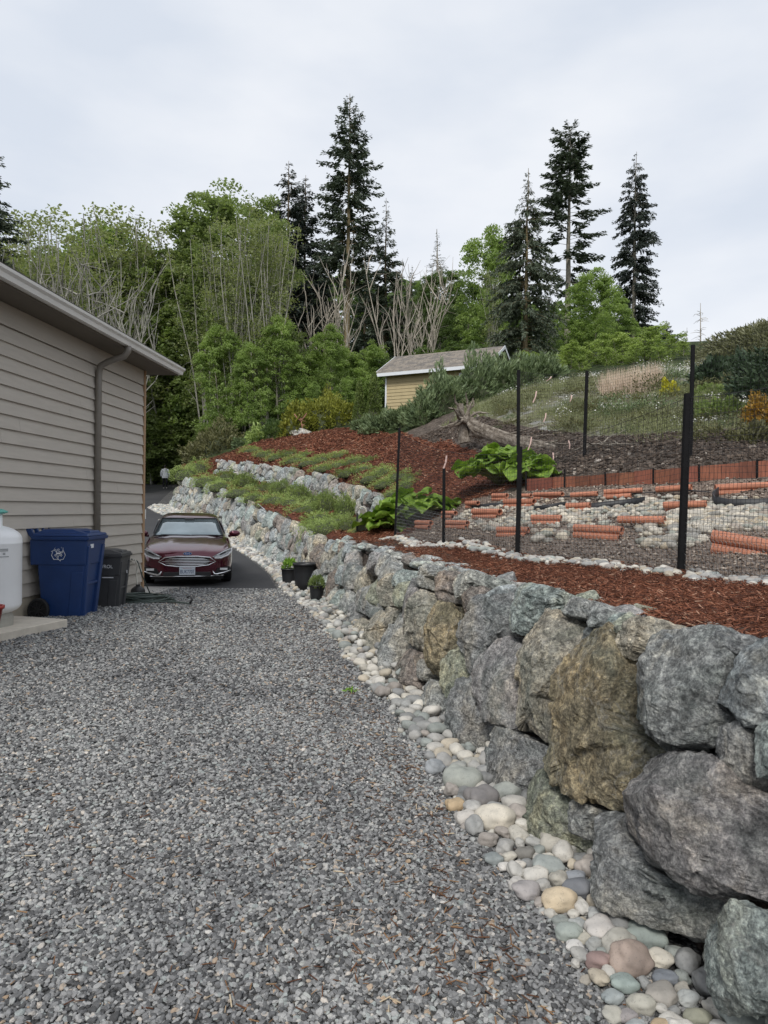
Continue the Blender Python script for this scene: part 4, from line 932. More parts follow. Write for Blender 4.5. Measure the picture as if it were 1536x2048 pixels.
# ---- propane tank on its slab
M_TANK = simple('tank_white', (0.84, 0.85, 0.86), 0.4, 0.04, 3)
M_TEAL = simple('teal_plastic', (0.12, 0.42, 0.36), 0.45, 0.05, 4)
M_SLAB = simple('weathered_slab', (0.58, 0.53, 0.45), 0.9, 0.14, 7, bscale=30, bstr=0.4, bdist=0.004)
M_GREYP = simple('grey_print', (0.3, 0.31, 0.32), 0.6, 0.05, 3)
TP = at(-19, 1245, 7.05); TP[2] = 0.30
slab = tag(MB().box((TP[0] - .02, TP[1] + .12, .235), (.98, .98, .13), np.array(Matrix.Rotation(-.28, 3, 'Z'))).build('concrete_slab', M_SLAB, bevel=.008), 'pale worn concrete slab under the white tank', 'slab')
tank = thing('propane_tank', 'upright white propane tank with teal cap beside the grey siding', 'gas tank', TP)
rt = .285
pr = [(.05, .1)] + [(rt * math.sin(a), .25 - .13 * math.cos(a)) for a in np.linspace(.25, math.pi / 2, 8)] + [(rt, .95), (rt + .002, .955), (rt + .002, .965), (rt, .97)] + [(rt * math.cos(a), 1.0 + .17 * math.sin(a)) for a in np.linspace(.1, 1.35, 9)]
MB().lathe(pr, 40).build('body', M_TANK, tank, True, local=True)
MB().lathe([(.2, 0), (.21, .0), (.21, .1), (.19, .16), (.17, .16), (.17, 0)], 32, cap=(False, False)).build('foot_ring', simple('foot_grey', (.35, .34, .3), .8), tank, local=True)
MB().lathe([(.10, 1.13), (.10, 1.31), (.09, 1.31), (.09, 1.13)], 28, cap=(False, False)).build('collar', M_TANK, tank, True, local=True)
MB().lathe([(.02, 1.3), (.115, 1.3), (.15, 1.315), (.15, 1.328), (.1, 1.355), (.05, 1.36), (.0, 1.36)], 28).build('cap', M_TEAL, tank, True, local=True)
for _o in tank.children: _o.scale = (1, 1, .89)
def on_tank(a, z, o=.003): return ((rt + o) * math.cos(a), (rt + o) * math.sin(a), z)
mb = MB()
for dz, w in ((0, .11), (-.018, .11), (-.045, .03), (-.058, .03), (-.085, .12)):
    for q in range(max(2, int(w / .014))):
        a = -.62 + (q - w / .028) * .045
        if random.Random(q * 7 + int(dz * 1000)).random() < .85: mb.box(on_tank(a, .9 + dz), (.003, .010, .010), np.array(Matrix.Rotation(a, 3, 'Z')))
mb.build('print', M_GREYP, tank, local=True).scale = (1, 1, .89)
pot = thing('flower_pot', 'small red flower pot cut by the left edge beside the tank', 'flower pot', at(-20, 1254, 6.4))
MB().lathe([(.07, 0), (.075, 0), (.105, .17), (.12, .17), (.122, .2), (.105, .2), (.1, .17), (.065, .02)], 24, cap=(True, False)).build('pot_body', simple('red_glaze', (.34, .035, .025), .4), pot, True, local=True)
# ---- hoses, valve box
M_HOSE = simple('green_hose', (0.055, 0.075, 0.065), 0.5, 0.15, 6); M_HOSEW = simple('white_hose', (0.5, 0.48, 0.42), 0.5, 0.08, 6)
hc = gp(282, 1216, 0.05); hc[2] = float(low_z(hc[0], hc[1])); rng = random.Random(8); P = []
for k in range(150):
    a = k * .42; f = k / 150; rx = .38 + .10 * math.sin(k * .9) - .12 * f; ry = .30 + .08 * math.cos(k * .6) - .08 * f
    P.append((hc[0] + rx * math.cos(a) + .08 * math.sin(k * .13), hc[1] + ry * math.sin(a) + .05 * math.cos(k * .2), .03 + hc[2] + .08 * f + rng.uniform(0, .012)))
for k in range(10): P.append((hc[0] + .35 + .05 * k, hc[1] - .1 - .02 * k, hc[2] + .035))
hs = thing('garden_hose', 'dark green garden hose coiled on the gravel beside the charcoal bin', 'hose', (hc[0], hc[1], .02))
MB().tube(P, .011, 6).build('hose_coil', M_HOSE, hs, True)
MB().tube([P[-1], np.array(P[-1]) + [.03, .01, .05], np.array(P[-1]) + [.0, .02, .1], np.array(P[-1]) + [-.05, .02, .08]], .016, 8).build('hose_end', M_BLACK, hs, True)
tb = h_t(262); wp = hp(tb, 0.62, .05)
mb = MB(); mb.tube([hp(h_t(258), .66, .03), hp(h_t(259), .7, .09), hp(h_t(262), .6, .12), hp(h_t(262), .45, .1), hp(h_t(257), .25, .16), hp(h_t(250), .05, .3)], .013, 8)
tag(mb.build('hose', M_HOSEW, None, True), 'pale curved hose dropping from the wall tap behind the bins', 'hose')
mb = MB(); mb.tube([hp(h_t(259), .7, .04), hp(h_t(264), .66, .1), hp(h_t(270), .4, .14), hp(h_t(276), .05, .25)], .01, 8)
tag(mb.build('hose', M_HOSE, None, True), 'thin dark hose hanging down the siding to the hose coil', 'hose')
cn = hp(h_t(257), 0, .17); jc = thing('jug', 'small black canister on the gravel against the siding behind the bins', 'canister', cn)
MB().lathe([(.09, 0), (.11, .02), (.11, .2), (.1, .23), (.05, .27), (.03, .27)], 18).build('jug_body', M_BLACK, jc, True, local=True); MB().lathe([(.035, .27), (.035, .3), (.0, .3)], 12).build('jug_cap', M_BLACK, jc, local=True)
# ---- nursery pots and plants are finished in the planting section
M_POT = simple('nursery_pot', (0.016, 0.017, 0.019), 0.45, 0.12, 9)
def nursery_pot(label, X, Y, r, h):
    t = thing('plant_pot', label, 'plant pot', (X, Y, float(low_z(X, Y)) + .03))
    pr = [(r * .78, 0)] + [(r * (.78 + .2 * f), h * f) for f in (.3, .31, .6, .61, .92)] + [(r * 1.04, h * .93), (r * 1.05, h), (r * .98, h), (r * .96, h * .9)]
    MB().lathe(pr, 28, cap=(True, False)).build('pot_body', M_POT, t, True, local=True)
    MB().lathe([(r * .97, h * .88), (0.001, h * .9)], 20, cap=(False, True)).build('potting_soil', M_SOIL, t, local=True)
    return t
pot_a = nursery_pot('small black nursery pot with young green plant left of the big pot', -1.86, 13.5, .16, .33)
pot_b = nursery_pot('large empty black nursery pot against the boulders', -1.46, 12.75, .225, .5)
pot_c = nursery_pot('small black nursery pot with a bushy green plant in front of the big pot', -1.10, 11.3, .125, .25)
# ---- car
def car_paint():
    m, t, b = new_mat('maroon_paint'); b.inputs['Base Color'].default_value = (0.06, 0.01, 0.017, 1); b.inputs['Metallic'].default_value = .6; b.inputs['Roughness'].default_value = .2
    b.inputs['Coat Weight'].default_value = 1; b.inputs['Coat Roughness'].default_value = .04
    c = ramp(t, noise(t, 400, 2, .5), [(.3, (.075, .006, .018)), (.7, (.115, .010, .028))]); t.links.new(c, b.inputs['Base Color']); return m
M_CAR = car_paint()
M_GLASS = simple('windscreen_glass', (0.27, 0.33, 0.35), 0.10, 0.3, 1.2, metal=0.5, coat=1.0); M_SGLASS = simple('side_glass', (0.03, 0.035, 0.04), 0.05, 0.05, 2, coat=1.0)
M_CHROME = simple('chrome', (0.75, 0.76, 0.78), 0.12, 0.03, 3, metal=1.0); M_LENS = simple('lamp_lens', (0.32, 0.33, 0.35), 0.1, 0.1, 20, metal=.3, coat=1.0)
M_DRL = simple('lamp_white', (0.75, 0.76, 0.78), 0.2, 0.02, 3); M_PLATE = simple('plate_white', (0.62, 0.68, 0.75), 0.45, 0.05, 20); M_PTXT = simple('plate_blue', (0.03, 0.07, 0.2), 0.5); M_PRED = simple('plate_red', (0.45, 0.05, 0.05), 0.5)
M_BADGE = simple('badge_blue', (0.03, 0.09, 0.33), 0.3, .03, 3); M_ALLOY = simple('alloy', (0.42, 0.43, 0.45), 0.3, 0.05, 4, metal=.8)
def build_car():
    g = gp(376, 1163, 0.0); cx, cy = (376 - 768) / FPX * 13.25, 13.25
    c = thing('car', 'dark maroon sedan with chrome grille parked facing the gravel on the asphalt drive', 'car', (cx, cy, 0.012), 0.26)
    S = 0.955
    def fin(o): o.scale = (S, S, S); return o
    st = [(-.02, .50, .24, .62, .58), (.0, .66, .20, .70, .66), (.10, .80, .17, .735, .70), (.30, .885, .17, .80, .755), (.62, .92, .18, .88, .83), (1.0, .925, .2, .96, .89), (1.38, .925, .2, 1.01, .94), (1.7, .925, .2, .985, .95), (2.6, .925, .2, .995, .96), (3.6, .925, .2, 1.0, .97), (4.2, .90, .22, 1.02, .97), (4.6, .86, .26, 1.02, .95), (4.83, .76, .32, .96, .88), (4.87, .6, .4, .85, .8)]
    V = []
    for (y, w, zb, zt, zs) in st:
        zm = zb + (zs - zb) * .5
        hp_ = [(0, zb), (w * .6, zb), (w * .90, zb + .02), (w * .985, zb + .12), (w, zm), (w * .985, zs - .10), (w * .93, zs - .01), (w * .78, zs + (zt - zs) * .55), (w * .5, zt - .012), (w * .44, zt + .006), (w * .2, zt + .004), (0, zt)]
        ring = [(x, y, z) for x, z in hp_] + [(-x, y, z) for x, z in hp_[-2:0:-1]]; V.append(ring)
    n = len(V[0]); VV = np.array(V).reshape(-1, 3)
    F = [[i * n + k, (i + 1) * n + k, (i + 1) * n + (k + 1) % n, i * n + (k + 1) % n] for i in range(len(st) - 1) for k in range(n)]
    mb = MB(); mb.add(VV, F); mb.NG += [np.array([list(range(n))]), np.array([list(range((len(st) - 1) * n, len(st) * n))[::-1]])]
    body = fin(mb.build('body', M_CAR, c, True, local=True)); sm = body.modifiers.new('s', 'SUBSURF'); sm.levels = sm.render_levels = 2
    def ring(z, yf, yr, w, cf=.10):
        return [(x, y, z) for x, y in ((0, yf), (w * .5, yf + .03), (w * .82, yf + .11), (w * .95, yf + .3), (w, (yf + yr) / 2), (w * .95, yr - .3), (w * .78, yr - .06), (w * .4, yr), (0, yr), (-w * .4, yr), (-w * .78, yr - .06), (-w * .95, yr - .3), (-w, (yf + yr) / 2), (-w * .95, yf + .3), (-w * .82, yf + .11), (-w * .5, yf + .03))]
    lv = [(.93, 1.22, 4.35, .86), (1.05, 1.42, 4.15, .81), (1.22, 1.70, 3.9, .745), (1.36, 1.96, 3.65, .68), (1.44, 2.25, 3.4, .60), (1.475, 2.6, 3.1, .42)]
    V = np.array([ring(*l) for l in lv]).reshape(-1, 3); n = 16
    F = [[i * n + k, i * n + (k + 1) % n, (i + 1) * n + (k + 1) % n, (i + 1) * n + k] for i in range(len(lv) - 1) for k in range(n)]
    mb = MB(); mb.add(V, F); mb.NG.append(np.array([list(range((len(lv) - 1) * n, len(lv) * n))]))
    roof = fin(mb.build('roof', M_CAR, c, True, local=True)); sm = roof.modifiers.new('s', 'SUBSURF'); sm.levels = sm.render_levels = 2
    # windscreen: a curved sheet set just proud of the cabin
    U_ = np.linspace(-1, 1, 9); rows = [(.965, 1.245, .74), (1.05, 1.385, .715), (1.22, 1.665, .655), (1.335, 1.875, .60)]
    Vw = np.array([[(u * w, y + .10 * abs(u) ** 2.2 - .035, z + .012) for u in U_] for z, y, w in rows]).reshape(-1, 3)
    F = [[i * 9 + k, i * 9 + k + 1, (i + 1) * 9 + k + 1, (i + 1) * 9 + k] for i in range(3) for k in range(8)]
    mb = MB(); mb.add(Vw, F); ws = fin(mb.build('windscreen', M_GLASS, c, True, local=True)); so_ = ws.modifiers.new('t', 'SOLIDIFY'); so_.thickness = .006; so_.offset = -1
    mb = MB(); e = [Vw[k] + [0, -.008, .004] for k in range(9)] + [Vw[9 * i + 8] + [0, -.008, .004] for i in (1, 2, 3)] + [Vw[27 + k] + [0, -.008, .004] for k in range(7, -1, -1)] + [Vw[9 * i] + [0, -.008, .004] for i in (2, 1)]
    mb.tube(e, .016, 6, closed=True); fin(mb.build('windscreen_seal', M_BLACK, c, True, local=True))
    mb = MB(); mb.box((0, 1.80, 1.31), (.2, .05, .07), np.array(Matrix.Rotation(.5, 3, 'X'))); fin(mb.build('sensor_cover', M_BLACK, c, local=True))
    for s in (-1, 1):
        x0 = .62 if s > 0 else .02; mb = MB(); mb.tube([(x0, 1.245, .99), (x0 - .28, 1.225, .995), (x0 - .56, 1.24, .992)], .011, 6); fin(mb.build('wiper', M_BLACK, c, local=True))
        mb = MB(); V8 = [(.775, 1.85, 1.0), (.80, 3.8, 1.0), (.715, 3.55, 1.3), (.68, 2.15, 1.3)]
        mb.prism([(s * (x + .035), y, z) for x, y, z in V8], (-s * .02, 0, 0)); fin(mb.build('side_window', M_SGLASS, c, local=True))
        # mirror
        mb = MB(); D, Fi = ICO[2]; mb.add(D * [.125, .075, .075] + [s * 1.0, 1.55, 1.02], Fi); mb.tube([(s * .86, 1.58, .96), (s * .95, 1.57, .975)], .03, 8); fin(mb.build('mirror', M_CAR, c, True, local=True))
        # headlight
        hl = [(.49, .60), (.60, .665), (.80, .76), (.868, .78), (.875, .715), (.80, .63), (.66, .575), (.55, .572)]
        yfun = lambda x: -.025 + .42 * max(0, (x - .45)) ** 1.6
        mb = MB(); mb.prism([(s * x, yfun(x) - .02, z) for x, z in hl], (0, .10, 0)); h = fin(mb.build('headlight', M_LENS, c, local=True))
        mb = MB(); mb.tube([(s * x, yfun(x) - .03, z) for x, z in ((.872, .775), (.878, .715), (.80, .628), (.66, .572), (.54, .568))], .017, 6); mb.build('light_strip', M_DRL, h, True, local=True)
        mb = MB(); mb.tube([(s * x, yfun(x) - .028, z) for x, z in ((.53, .61), (.61, .648), (.80, .738), (.86, .755))], .008, 6); mb.build('lamp_trim', M_CHROME, h, True, local=True)
        mb = MB(); mb.box((s * .70, yfun(.70) - .028, .67), (.12, .02, .035), np.array(Matrix.Rotation(-s * .42, 3, 'Y'))); mb.build('projector', M_BLACK, h, local=True)
        # fog lamp recess and chrome
        mb = MB(); mb.prism([(s * x, yfun(x) - .012, z) for x, z in ((.52, .25), (.60, .36), (.84, .40), (.86, .30), (.62, .235))], (0, .06, 0)); fo = fin(mb.build('fog_recess', M_BLACK, c, local=True))
        mb = MB(); mb.box((s * .72, yfun(.72) - .022, .345), (.15, .02, .042)); mb.build('fog_lamp', M_DRL, fo, local=True)
        mb = MB(); mb.tube([(s * x, yfun(x) - .03, z) for x, z in ((.86, .315), (.72, .27), (.58, .24), (.53, .25), (.50, .31))], [.01, .018, .022, .02, .012], 8); mb.build('fog_trim', M_CHROME, fo, True, local=True)
        for yw in (.95, 3.8):
            mb = MB(); a = np.arange(30) * 2 * math.pi / 30; pr = [(.20, -.10), (.30, -.11), (.335, -.09), (.34, 0), (.335, .09), (.30, .11), (.21, .10)]
            V = np.concatenate([np.stack([s * .80 + np.full(30, s * q), yw + r_ * np.cos(a), .335 + r_ * np.sin(a)], -1) for r_, q in pr])
            F = [[i * 30 + k, i * 30 + (k + 1) % 30, (i + 1) * 30 + (k + 1) % 30, (i + 1) * 30 + k] for i in range(len(pr) - 1) for k in range(30)]; mb.add(V, F); w = fin(mb.build('wheel', M_RUB, c, True, local=True))
            mb = MB()
            for q in range(5): an = q * 2 * math.pi / 5; mb.box((s * .88, yw + .12 * math.cos(an), .335 + .12 * math.sin(an)), (.03, .22, .05), np.array(Matrix.Rotation(an, 3, 'X')))
            mb.build('rim', M_ALLOY, w, local=True)
    # grille
    gr = [(-.56, .50), (-.44, .585), (-.2, .61), (.2, .61), (.44, .585), (.56, .50), (.42, .43), (.2, .405), (-.2, .405), (-.42, .43)]
    gy = lambda x: -.055 + .20 * abs(x) ** 2.2
    mb = MB(); mb.prism([(x, gy(x) + .008, z) for x, z in gr], (0, .08, 0)); G = fin(mb.build('grille', M_BLACK, c, local=True))
    mb = MB(); mb.tube([(x, gy(x) - .004, z) for x, z in gr], .012, 8, closed=True); mb.build('grille_frame', M_CHROME, G, True, local=True)
    for z in (.44, .472, .504, .536, .568):
        w = .5 - abs(z - .505) * 2.3; xs = np.linspace(-w, w, 11); mb = MB(); mb.tube([(x, gy(x) - .004, z) for x in xs], .0088, 6); mb.build('grille_bar', M_CHROME, G, True, local=True)
    mb = MB(); a = np.arange(24) * 2 * math.pi / 24; mb.prism([(.088 * math.cos(q), -.052, .665 + .036 * math.sin(q)) for q in a], (0, .05, 0)); bd = fin(mb.build('badge', M_CHROME, c, local=True))
    mb = MB(); mb.prism([(.078 * math.cos(q), -.056, .665 + .029 * math.sin(q)) for q in a], (0, .02, 0)); mb.build('badge_face', M_BADGE, bd, local=True)
    text_mesh('badge_script', 'Ford', .05, M_PRINT, bd, Matrix.Translation((0, -.058, .666)) @ Matrix.Rotation(R(90), 4, 'X'))
    mb = MB(); mb.box((0, -.02, .25), (.94, .07, .085)); fin(mb.build('lower_intake', M_BLACK, c, local=True, bevel=.01))
    mb = MB(); mb.tube([(x, -.055 + .25 * abs(x) ** 2.4, .205) for x in np.linspace(-.72, .72, 13)], .011, 6); fin(mb.build('chin_trim', M_CHROME, c, True, local=True))
    mb = MB(); mb.box((0, -.085, .315), (.31, .012, .16)); pl = fin(mb.build('licence_plate', M_PLATE, c, local=True, bevel=.004))
    rot = Matrix.Rotation(R(90), 4, 'X')
    text_mesh('plate_number', 'BUK7707', .088, M_PTXT, pl, Matrix.Translation((0, -.093, .300)) @ rot @ Matrix.Diagonal((.80, 1.15, 1, 1)))
    text_mesh('plate_state', 'WASHINGTON', .026, M_PRED, pl, Matrix.Translation((0, -.093, .373)) @ rot)
    mb = MB(); mb.box((0, .85, .14), (1.45, 1.1, .05)); fin(mb.build('undertray', M_BLACK, c, local=True))
    return c
car = build_car()
# ---- person walking away up the drive
def skin_body(name, parent, verts, edges, radii, mat, sub=2, root=0):
    me = bpy.data.meshes.new(name); me.from_pydata(verts, edges, []); o = link(name, me, parent)
    m = o.modifiers.new('skin', 'SKIN'); 
    if not me.skin_vertices: 
        me.attributes.new('skinradius', 'FLOAT', 'POINT')
    for i, r in enumerate(radii): me.skin_vertices[0].data[i].radius = (r, r * .8 if isinstance(r, float) else r)
    me.skin_vertices[0].data[root].use_root = True
    s = o.modifiers.new('sub', 'SUBSURF'); s.levels = s.render_levels = sub
    dg = bpy.context.evaluated_depsgraph_get(); ev = o.evaluated_get(dg); m2 = bpy.data.meshes.new_from_object(ev); bpy.data.objects.remove(o)
    m2.materials.clear(); m2.materials.append(mat)
    m2.polygons.foreach_set('use_smooth', np.ones(len(m2.polygons), bool)); return link(name, m2, parent)
def tube_limbs(name, parent, chains, mat, n=12):
    mb = MB()
    for pts, rad in chains:
        p = np.array(pts, float); t = np.linspace(0, 1, len(p)); tt = np.linspace(0, 1, len(p) * 4)
        mb.tube(np.stack([cinterp(tt, t, p[:, k]) for k in range(3)], -1), np.clip(cinterp(tt, t, rad), .01, 1), n)
    return mb.build(name, mat, parent, True, local=True)
def person():
    Y = 51.0; g = at(330, 974, Y); p = thing('person', 'person in pale grey hooded jacket and black trousers walking away up the drive', 'person', (g[0], g[1], float(low_z(g[0], g[1])) + .01), 0.25)
    SK = simple('skin', (.42, .26, .18), .6); JK = simple('grey_jacket', (.84, .86, .9), .85, .1, 10, bscale=25, bstr=.4); TR_ = simple('black_trousers', (.02, .02, .024), .85); HA = simple('dark_hair', (.02, .015, .012), .6, .2, 30); SH = simple('pale_shoe', (.5, .48, .44), .6)
    v = [(0, 0, .95), (0, .02, 1.15), (0, .03, 1.38), (0, .0, 1.50), (0, .01, 1.60), (0, .01, 1.70), (.10, 0, .90), (.11, -.06, .50), (.11, .10, .09), (.11, -.02, .04), (-.10, 0, .90), (-.11, .10, .50), (-.11, .16, .09), (-.11, .28, .05), (.19, .02, 1.40), (.25, -.02, 1.14), (.27, .06, .90), (.27, .09, .82), (-.19, .02, 1.40), (-.25, .04, 1.14), (-.27, .14, .92), (-.27, .17, .84)]
    e = [(0, 1), (1, 2), (2, 3), (3, 4), (4, 5), (0, 6), (6, 7), (7, 8), (8, 9), (0, 10), (10, 11), (11, 12), (12, 13), (2, 14), (14, 15), (15, 16), (16, 17), (2, 18), (18, 19), (19, 20), (20, 21)]
    r = [.15, .14, .15, .06, .095, .07, .09, .06, .04, .035, .09, .06, .04, .035, .06, .045, .03, .035, .06, .045, .03, .035]
    try: skin_body('body', p, v, e, r, SK, 2)
    except Exception as ex:
        print('skin', ex); tube_limbs('body', p, [([v[0], v[1], v[2], v[3], v[4], v[5]], [.15, .14, .16, .06, .1, .06])], SK)
    tube_limbs('jacket', p, [([(0, 0, .76), (0, .01, .95), (0, .02, 1.15), (0, .03, 1.36), (0, .02, 1.46), (0, .01, 1.51)], [.225, .215, .20, .205, .12, .08]), ([(.14, .02, 1.42), (.24, .0, 1.28), (.275, -.02, 1.12), (.29, .06, .90)], [.09, .08, .07, .055]), ([(-.14, .02, 1.42), (-.24, .02, 1.28), (-.275, .04, 1.12), (-.29, .13, .92)], [.09, .08, .07, .055]), ([(-.1, -.07, 1.45), (0, -.11, 1.42), (.1, -.07, 1.45)], [.05, .07, .05])], JK)
    tube_limbs('trousers', p, [([(.09, 0, .93), (.10, -.02, .70), (.11, -.06, .50), (.11, .06, .22), (.11, .09, .12)], [.12, .10, .075, .065, .06]), ([(-.09, 0, .93), (-.10, .06, .70), (-.11, .10, .50), (-.11, .13, .22), (-.11, .15, .1)], [.12, .10, .075, .065, .06])], TR_)
    for s, y in ((1, .02), (-1, .2)):
        mb = MB(); D, F = ICO[2]; mb.add(D * [.05, .14, .05] + [s * .11, y, .05], F); mb.build('shoe', SH, p, True, local=True)
    mb = MB(); D, F = ICO[3]; mb.add(D * [.10, .115, .125] + [0, -.012, 1.645], F); mb.build('hair', HA, p, True, local=True)
person()
# ---- shed
M_YSIDE = simple('yellow_siding', (0.42, 0.34, 0.19), 0.75, 0.06, 4, world=True); M_WTRIM = simple('white_trim', (0.68, 0.7, 0.73), 0.5, 0.04, 4); M_SROOF = simple('grey_brown_shingle', (0.19, 0.172, 0.152), 0.9, 0.25, 9, bscale=30, bstr=0.4, objcol=True, world=True)
def shed():
    Y = 38.0; a = at(771, 840, Y); b = at(962, 838, 35.5); zt = at(771, 752, Y)[2]; base = a[2] - .9
    d = b - a; d[2] = 0; Lw = np.linalg.norm(d); d /= Lw; nrm = np.array([d[1], -d[0], 0.]); dep = 4.4
    s = thing('shed', 'small cream sided shed with shingled gable roof behind the junipers on the hill', 'shed', (a[0], a[1], base))
    P = lambda t, o, z: a + d * t + nrm * o + np.array([0, 0, z - a[2]])
    Rm = np.stack([d, nrm, [0, 0, 1.]], 1)
    def bx(mb, t0, t1, o0, o1, z0, z1): return mb.box(P((t0 + t1) / 2, (o0 + o1) / 2, (z0 + z1) / 2), (t1 - t0, o1 - o0, z1 - z0), Rm)
    bx(MB(), 0, Lw, -dep, -.02, base, zt).build('wall', M_YSIDE, s)
    h = .185; k = 0
    while zt - .25 - h * (k + 1) > base:
        z1 = zt - .22 - h * k; z0 = z1 - h
        MB().hexa([P(.05, 0, z0), P(Lw - .05, 0, z0), P(Lw - .05, .03, z0), P(.05, .03, z0), P(.05, -.01, z1), P(Lw - .05, -.01, z1), P(Lw - .05, .004, z1), P(.05, .004, z1)]).build('siding_board', M_YSIDE, s); k += 1
    bx(MB(), -.03, .06, -.06, .035, base, zt).build('corner_trim', M_WTRIM, s)
    rz = at(900, 705, Y + .6)[2]; e0, e1 = -.5, Lw + .55
    run, rise = dep / 2 + .45, rz - zt
    for sg, o0 in ((1, .45), (-1, -dep - .45)):
        pf = MB(); pf.hexa([P(e0, o0, zt), P(e1, o0, zt), P(e1, -dep / 2, rz), P(e0, -dep / 2, rz), P(e0, o0, zt + .07), P(e1, o0, zt + .07), P(e1, -dep / 2, rz + .07), P(e0, -dep / 2, rz + .07)])
        rf = pf.build('roof_slope', M_SROOF, s, color=(1, 1, 1))
        if sg > 0:      # rows of shingle tabs
            rr = random.Random(2); nrow = 13
            grp = {}
            for i in range(nrow):
                f0, f1 = i / nrow, (i + 1) / nrow; t = e0
                while t < e1 - .02:
                    w = min(rr.uniform(.22, .42), e1 - t); c = rr.choice((0, 1, 2))
                    q0 = np.array([0, 0, .09]); q1 = np.array([0, 0, .075])
                    A = P(t, .45 - run * f0, zt + rise * f0) + q0; B = P(t + w - .01, .45 - run * f0, zt + rise * f0) + q0; C2 = P(t + w - .01, .45 - run * f1, zt + rise * f1) + q1; D2 = P(t, .45 - run * f1, zt + rise * f1) + q1
                    grp.setdefault(c, MB()).hexa([A - [0, 0, .018], B - [0, 0, .018], C2 - [0, 0, .006], D2 - [0, 0, .006], A, B, C2, D2]); t += w
            for c, m_ in grp.items(): m_.build('shingles', M_SROOF, s, color=((.85, .85, .86), (1.05, 1.03, 1.0), (1.25, 1.2, 1.14))[c], kind='stuff')
    bx(MB(), e0, e1, .452, .48, zt - .1, zt + .075).build('fascia', M_WTRIM, s)
    for t in (e0 - .03, e1 + .004):
        for o0 in (.47, -dep - .47):
            MB().hexa([P(t, o0, zt - .1), P(t + .03, o0, zt - .1), P(t + .03, -dep / 2, rz - .07), P(t, -dep / 2, rz - .07), P(t, o0, zt + .085), P(t + .03, o0, zt + .085), P(t + .03, -dep / 2, rz + .1), P(t, -dep / 2, rz + .1)]).build('barge_board', M_WTRIM, s)
    for t in (.01, Lw + .001): MB().prism([P(t, -.03, zt), P(t, -dep + .03, zt), P(t, -dep / 2, rz - .02)], d * .02).build('gable', M_YSIDE, s)
    w = bx(MB(), Lw * .78, Lw * .95, .034, .06, zt - .72, zt - .18).build('window_frame', M_WTRIM, s); bx(MB(), Lw * .795, Lw * .935, .062, .068, zt - .68, zt - .22).build('pane', M_SGLASS, w)
shed()
# ---- fences
M_POST = simple('black_post', (0.010, 0.010, 0.011), 0.8, 0.2, 9, spec=.15); M_NET = simple('black_netting', (0.012, 0.012, 0.013), 0.6); M_WIRE = simple('galvanised_wire', (0.32, 0.33, 0.33), 0.45, .1, 9, metal=.6); M_RIB = simple('pale_pink_ribbon', (0.66, 0.47, 0.42), .7)
def post(parent, pb, pt, w, name='post'):
    pb, pt = np.array(pb, float), np.array(pt, float); ax = pt - pb; ax = ax / np.linalg.norm(ax); pb = pb - ax * .25
    x = np.array([1., 0, 0]); x -= ax * (x @ ax); x /= np.linalg.norm(x); y = np.cross(ax, x); h = w / 2; mb = MB()
    prof = [(-h, -h), (h, -h), (h, h), (h * .35, h), (h * .35, -h * .2), (-h * .35, -h * .2), (-h * .35, h), (-h, h)]     # U-channel stake
    mb.prism([pb + x * a + y * b for a, b in prof], pt - pb)
    return mb.build(name, M_POST, parent)
def netting(mb, bot, top, sp, r, z0=0.0, z1=1.0, seed=1):
    """square netting hung between matching bottom and top polylines"""
    bot, top = np.array(bot, float), np.array(top, float); rr = random.Random(seed)
    for i in range(len(bot) - 1):
        Ln = np.linalg.norm(bot[i + 1] - bot[i]); n = max(2, int(Ln / sp)); sag = .02 * Ln
        f = lambda t, q: (bot[i] * (1 - t) + bot[i + 1] * t) * (1 - q) + (top[i] * (1 - t) + top[i + 1] * t - np.array([0, 0, sag * 4 * t * (1 - t)])) * q
        for k in range(n + 1):
            t = k / n; j = rr.uniform(-.15, .15) / n; mb.tube([f(t, z0), f(min(1, max(0, t + j)), (z0 + z1) / 2), f(t, z1)], r, 3, cap=False)
        hgt = max(np.linalg.norm(top[i] - bot[i]), np.linalg.norm(top[i + 1] - bot[i + 1])); m = max(2, int(hgt * (z1 - z0) / sp))
        for k in range(m + 1):
            q = z0 + (z1 - z0) * k / m; mb.tube([f(t, q) for t in np.linspace(0, 1, 6)], r * (1.8 if k == m else 1), 3, cap=False)
def hexnet(mb, bot, top, cell, r, q1):
    bot, top = np.array(bot, float), np.array(top, float)
    for i in range(len(bot) - 1):
        Ln = np.linalg.norm(bot[i + 1] - bot[i]); H = np.linalg.norm(top[i] - bot[i]) * q1; f = lambda x, z: (lambda t, q: (bot[i] * (1 - t) + bot[i + 1] * t) * (1 - q) + (top[i] * (1 - t) + top[i + 1] * t) * q)(min(x / Ln, 1), z / (H / q1))
        nx = int(Ln / cell); nz = int(H / (cell * .8))
        for zi in range(nz):
            z = zi * cell * .8; o = (zi % 2) * cell / 2; pts = []
            for k in range(2 * nx + 1): pts.append(f(k * cell / 2, z + (cell * .22 if (k + (zi % 2)) % 2 else 0)))
            mb.tube(pts, r, 3, cap=False)
            for k in range(nx): x = k * cell + (cell / 2 if zi % 2 == 0 else 0) ; mb.tube([f(x, z + cell * .22), f(x, z + cell * .8)], r, 3, cap=False)
NB = [gp(1800, 1205, 1.07), gp(1362, 1141, 1.05), gp(1035, 1110, 1.05), gp(887, 1092, 1.05), gp(790, 1078, 1.06)]
NT = [at(1840, 700, NB[0][1]), at(1376, 787, NB[1][1]), at(1040, 893, NB[2][1]), at(888, 937, NB[3][1]), at(799, 856, NB[4][1])]
ff = thing('garden_fence', 'front black netting fence on stakes between bark path and pebble garden', 'fence', NB[2])
for b, t, w in zip(NB, NT, (.05, .052, .046, .04, .04)): post(ff, b, t, w)
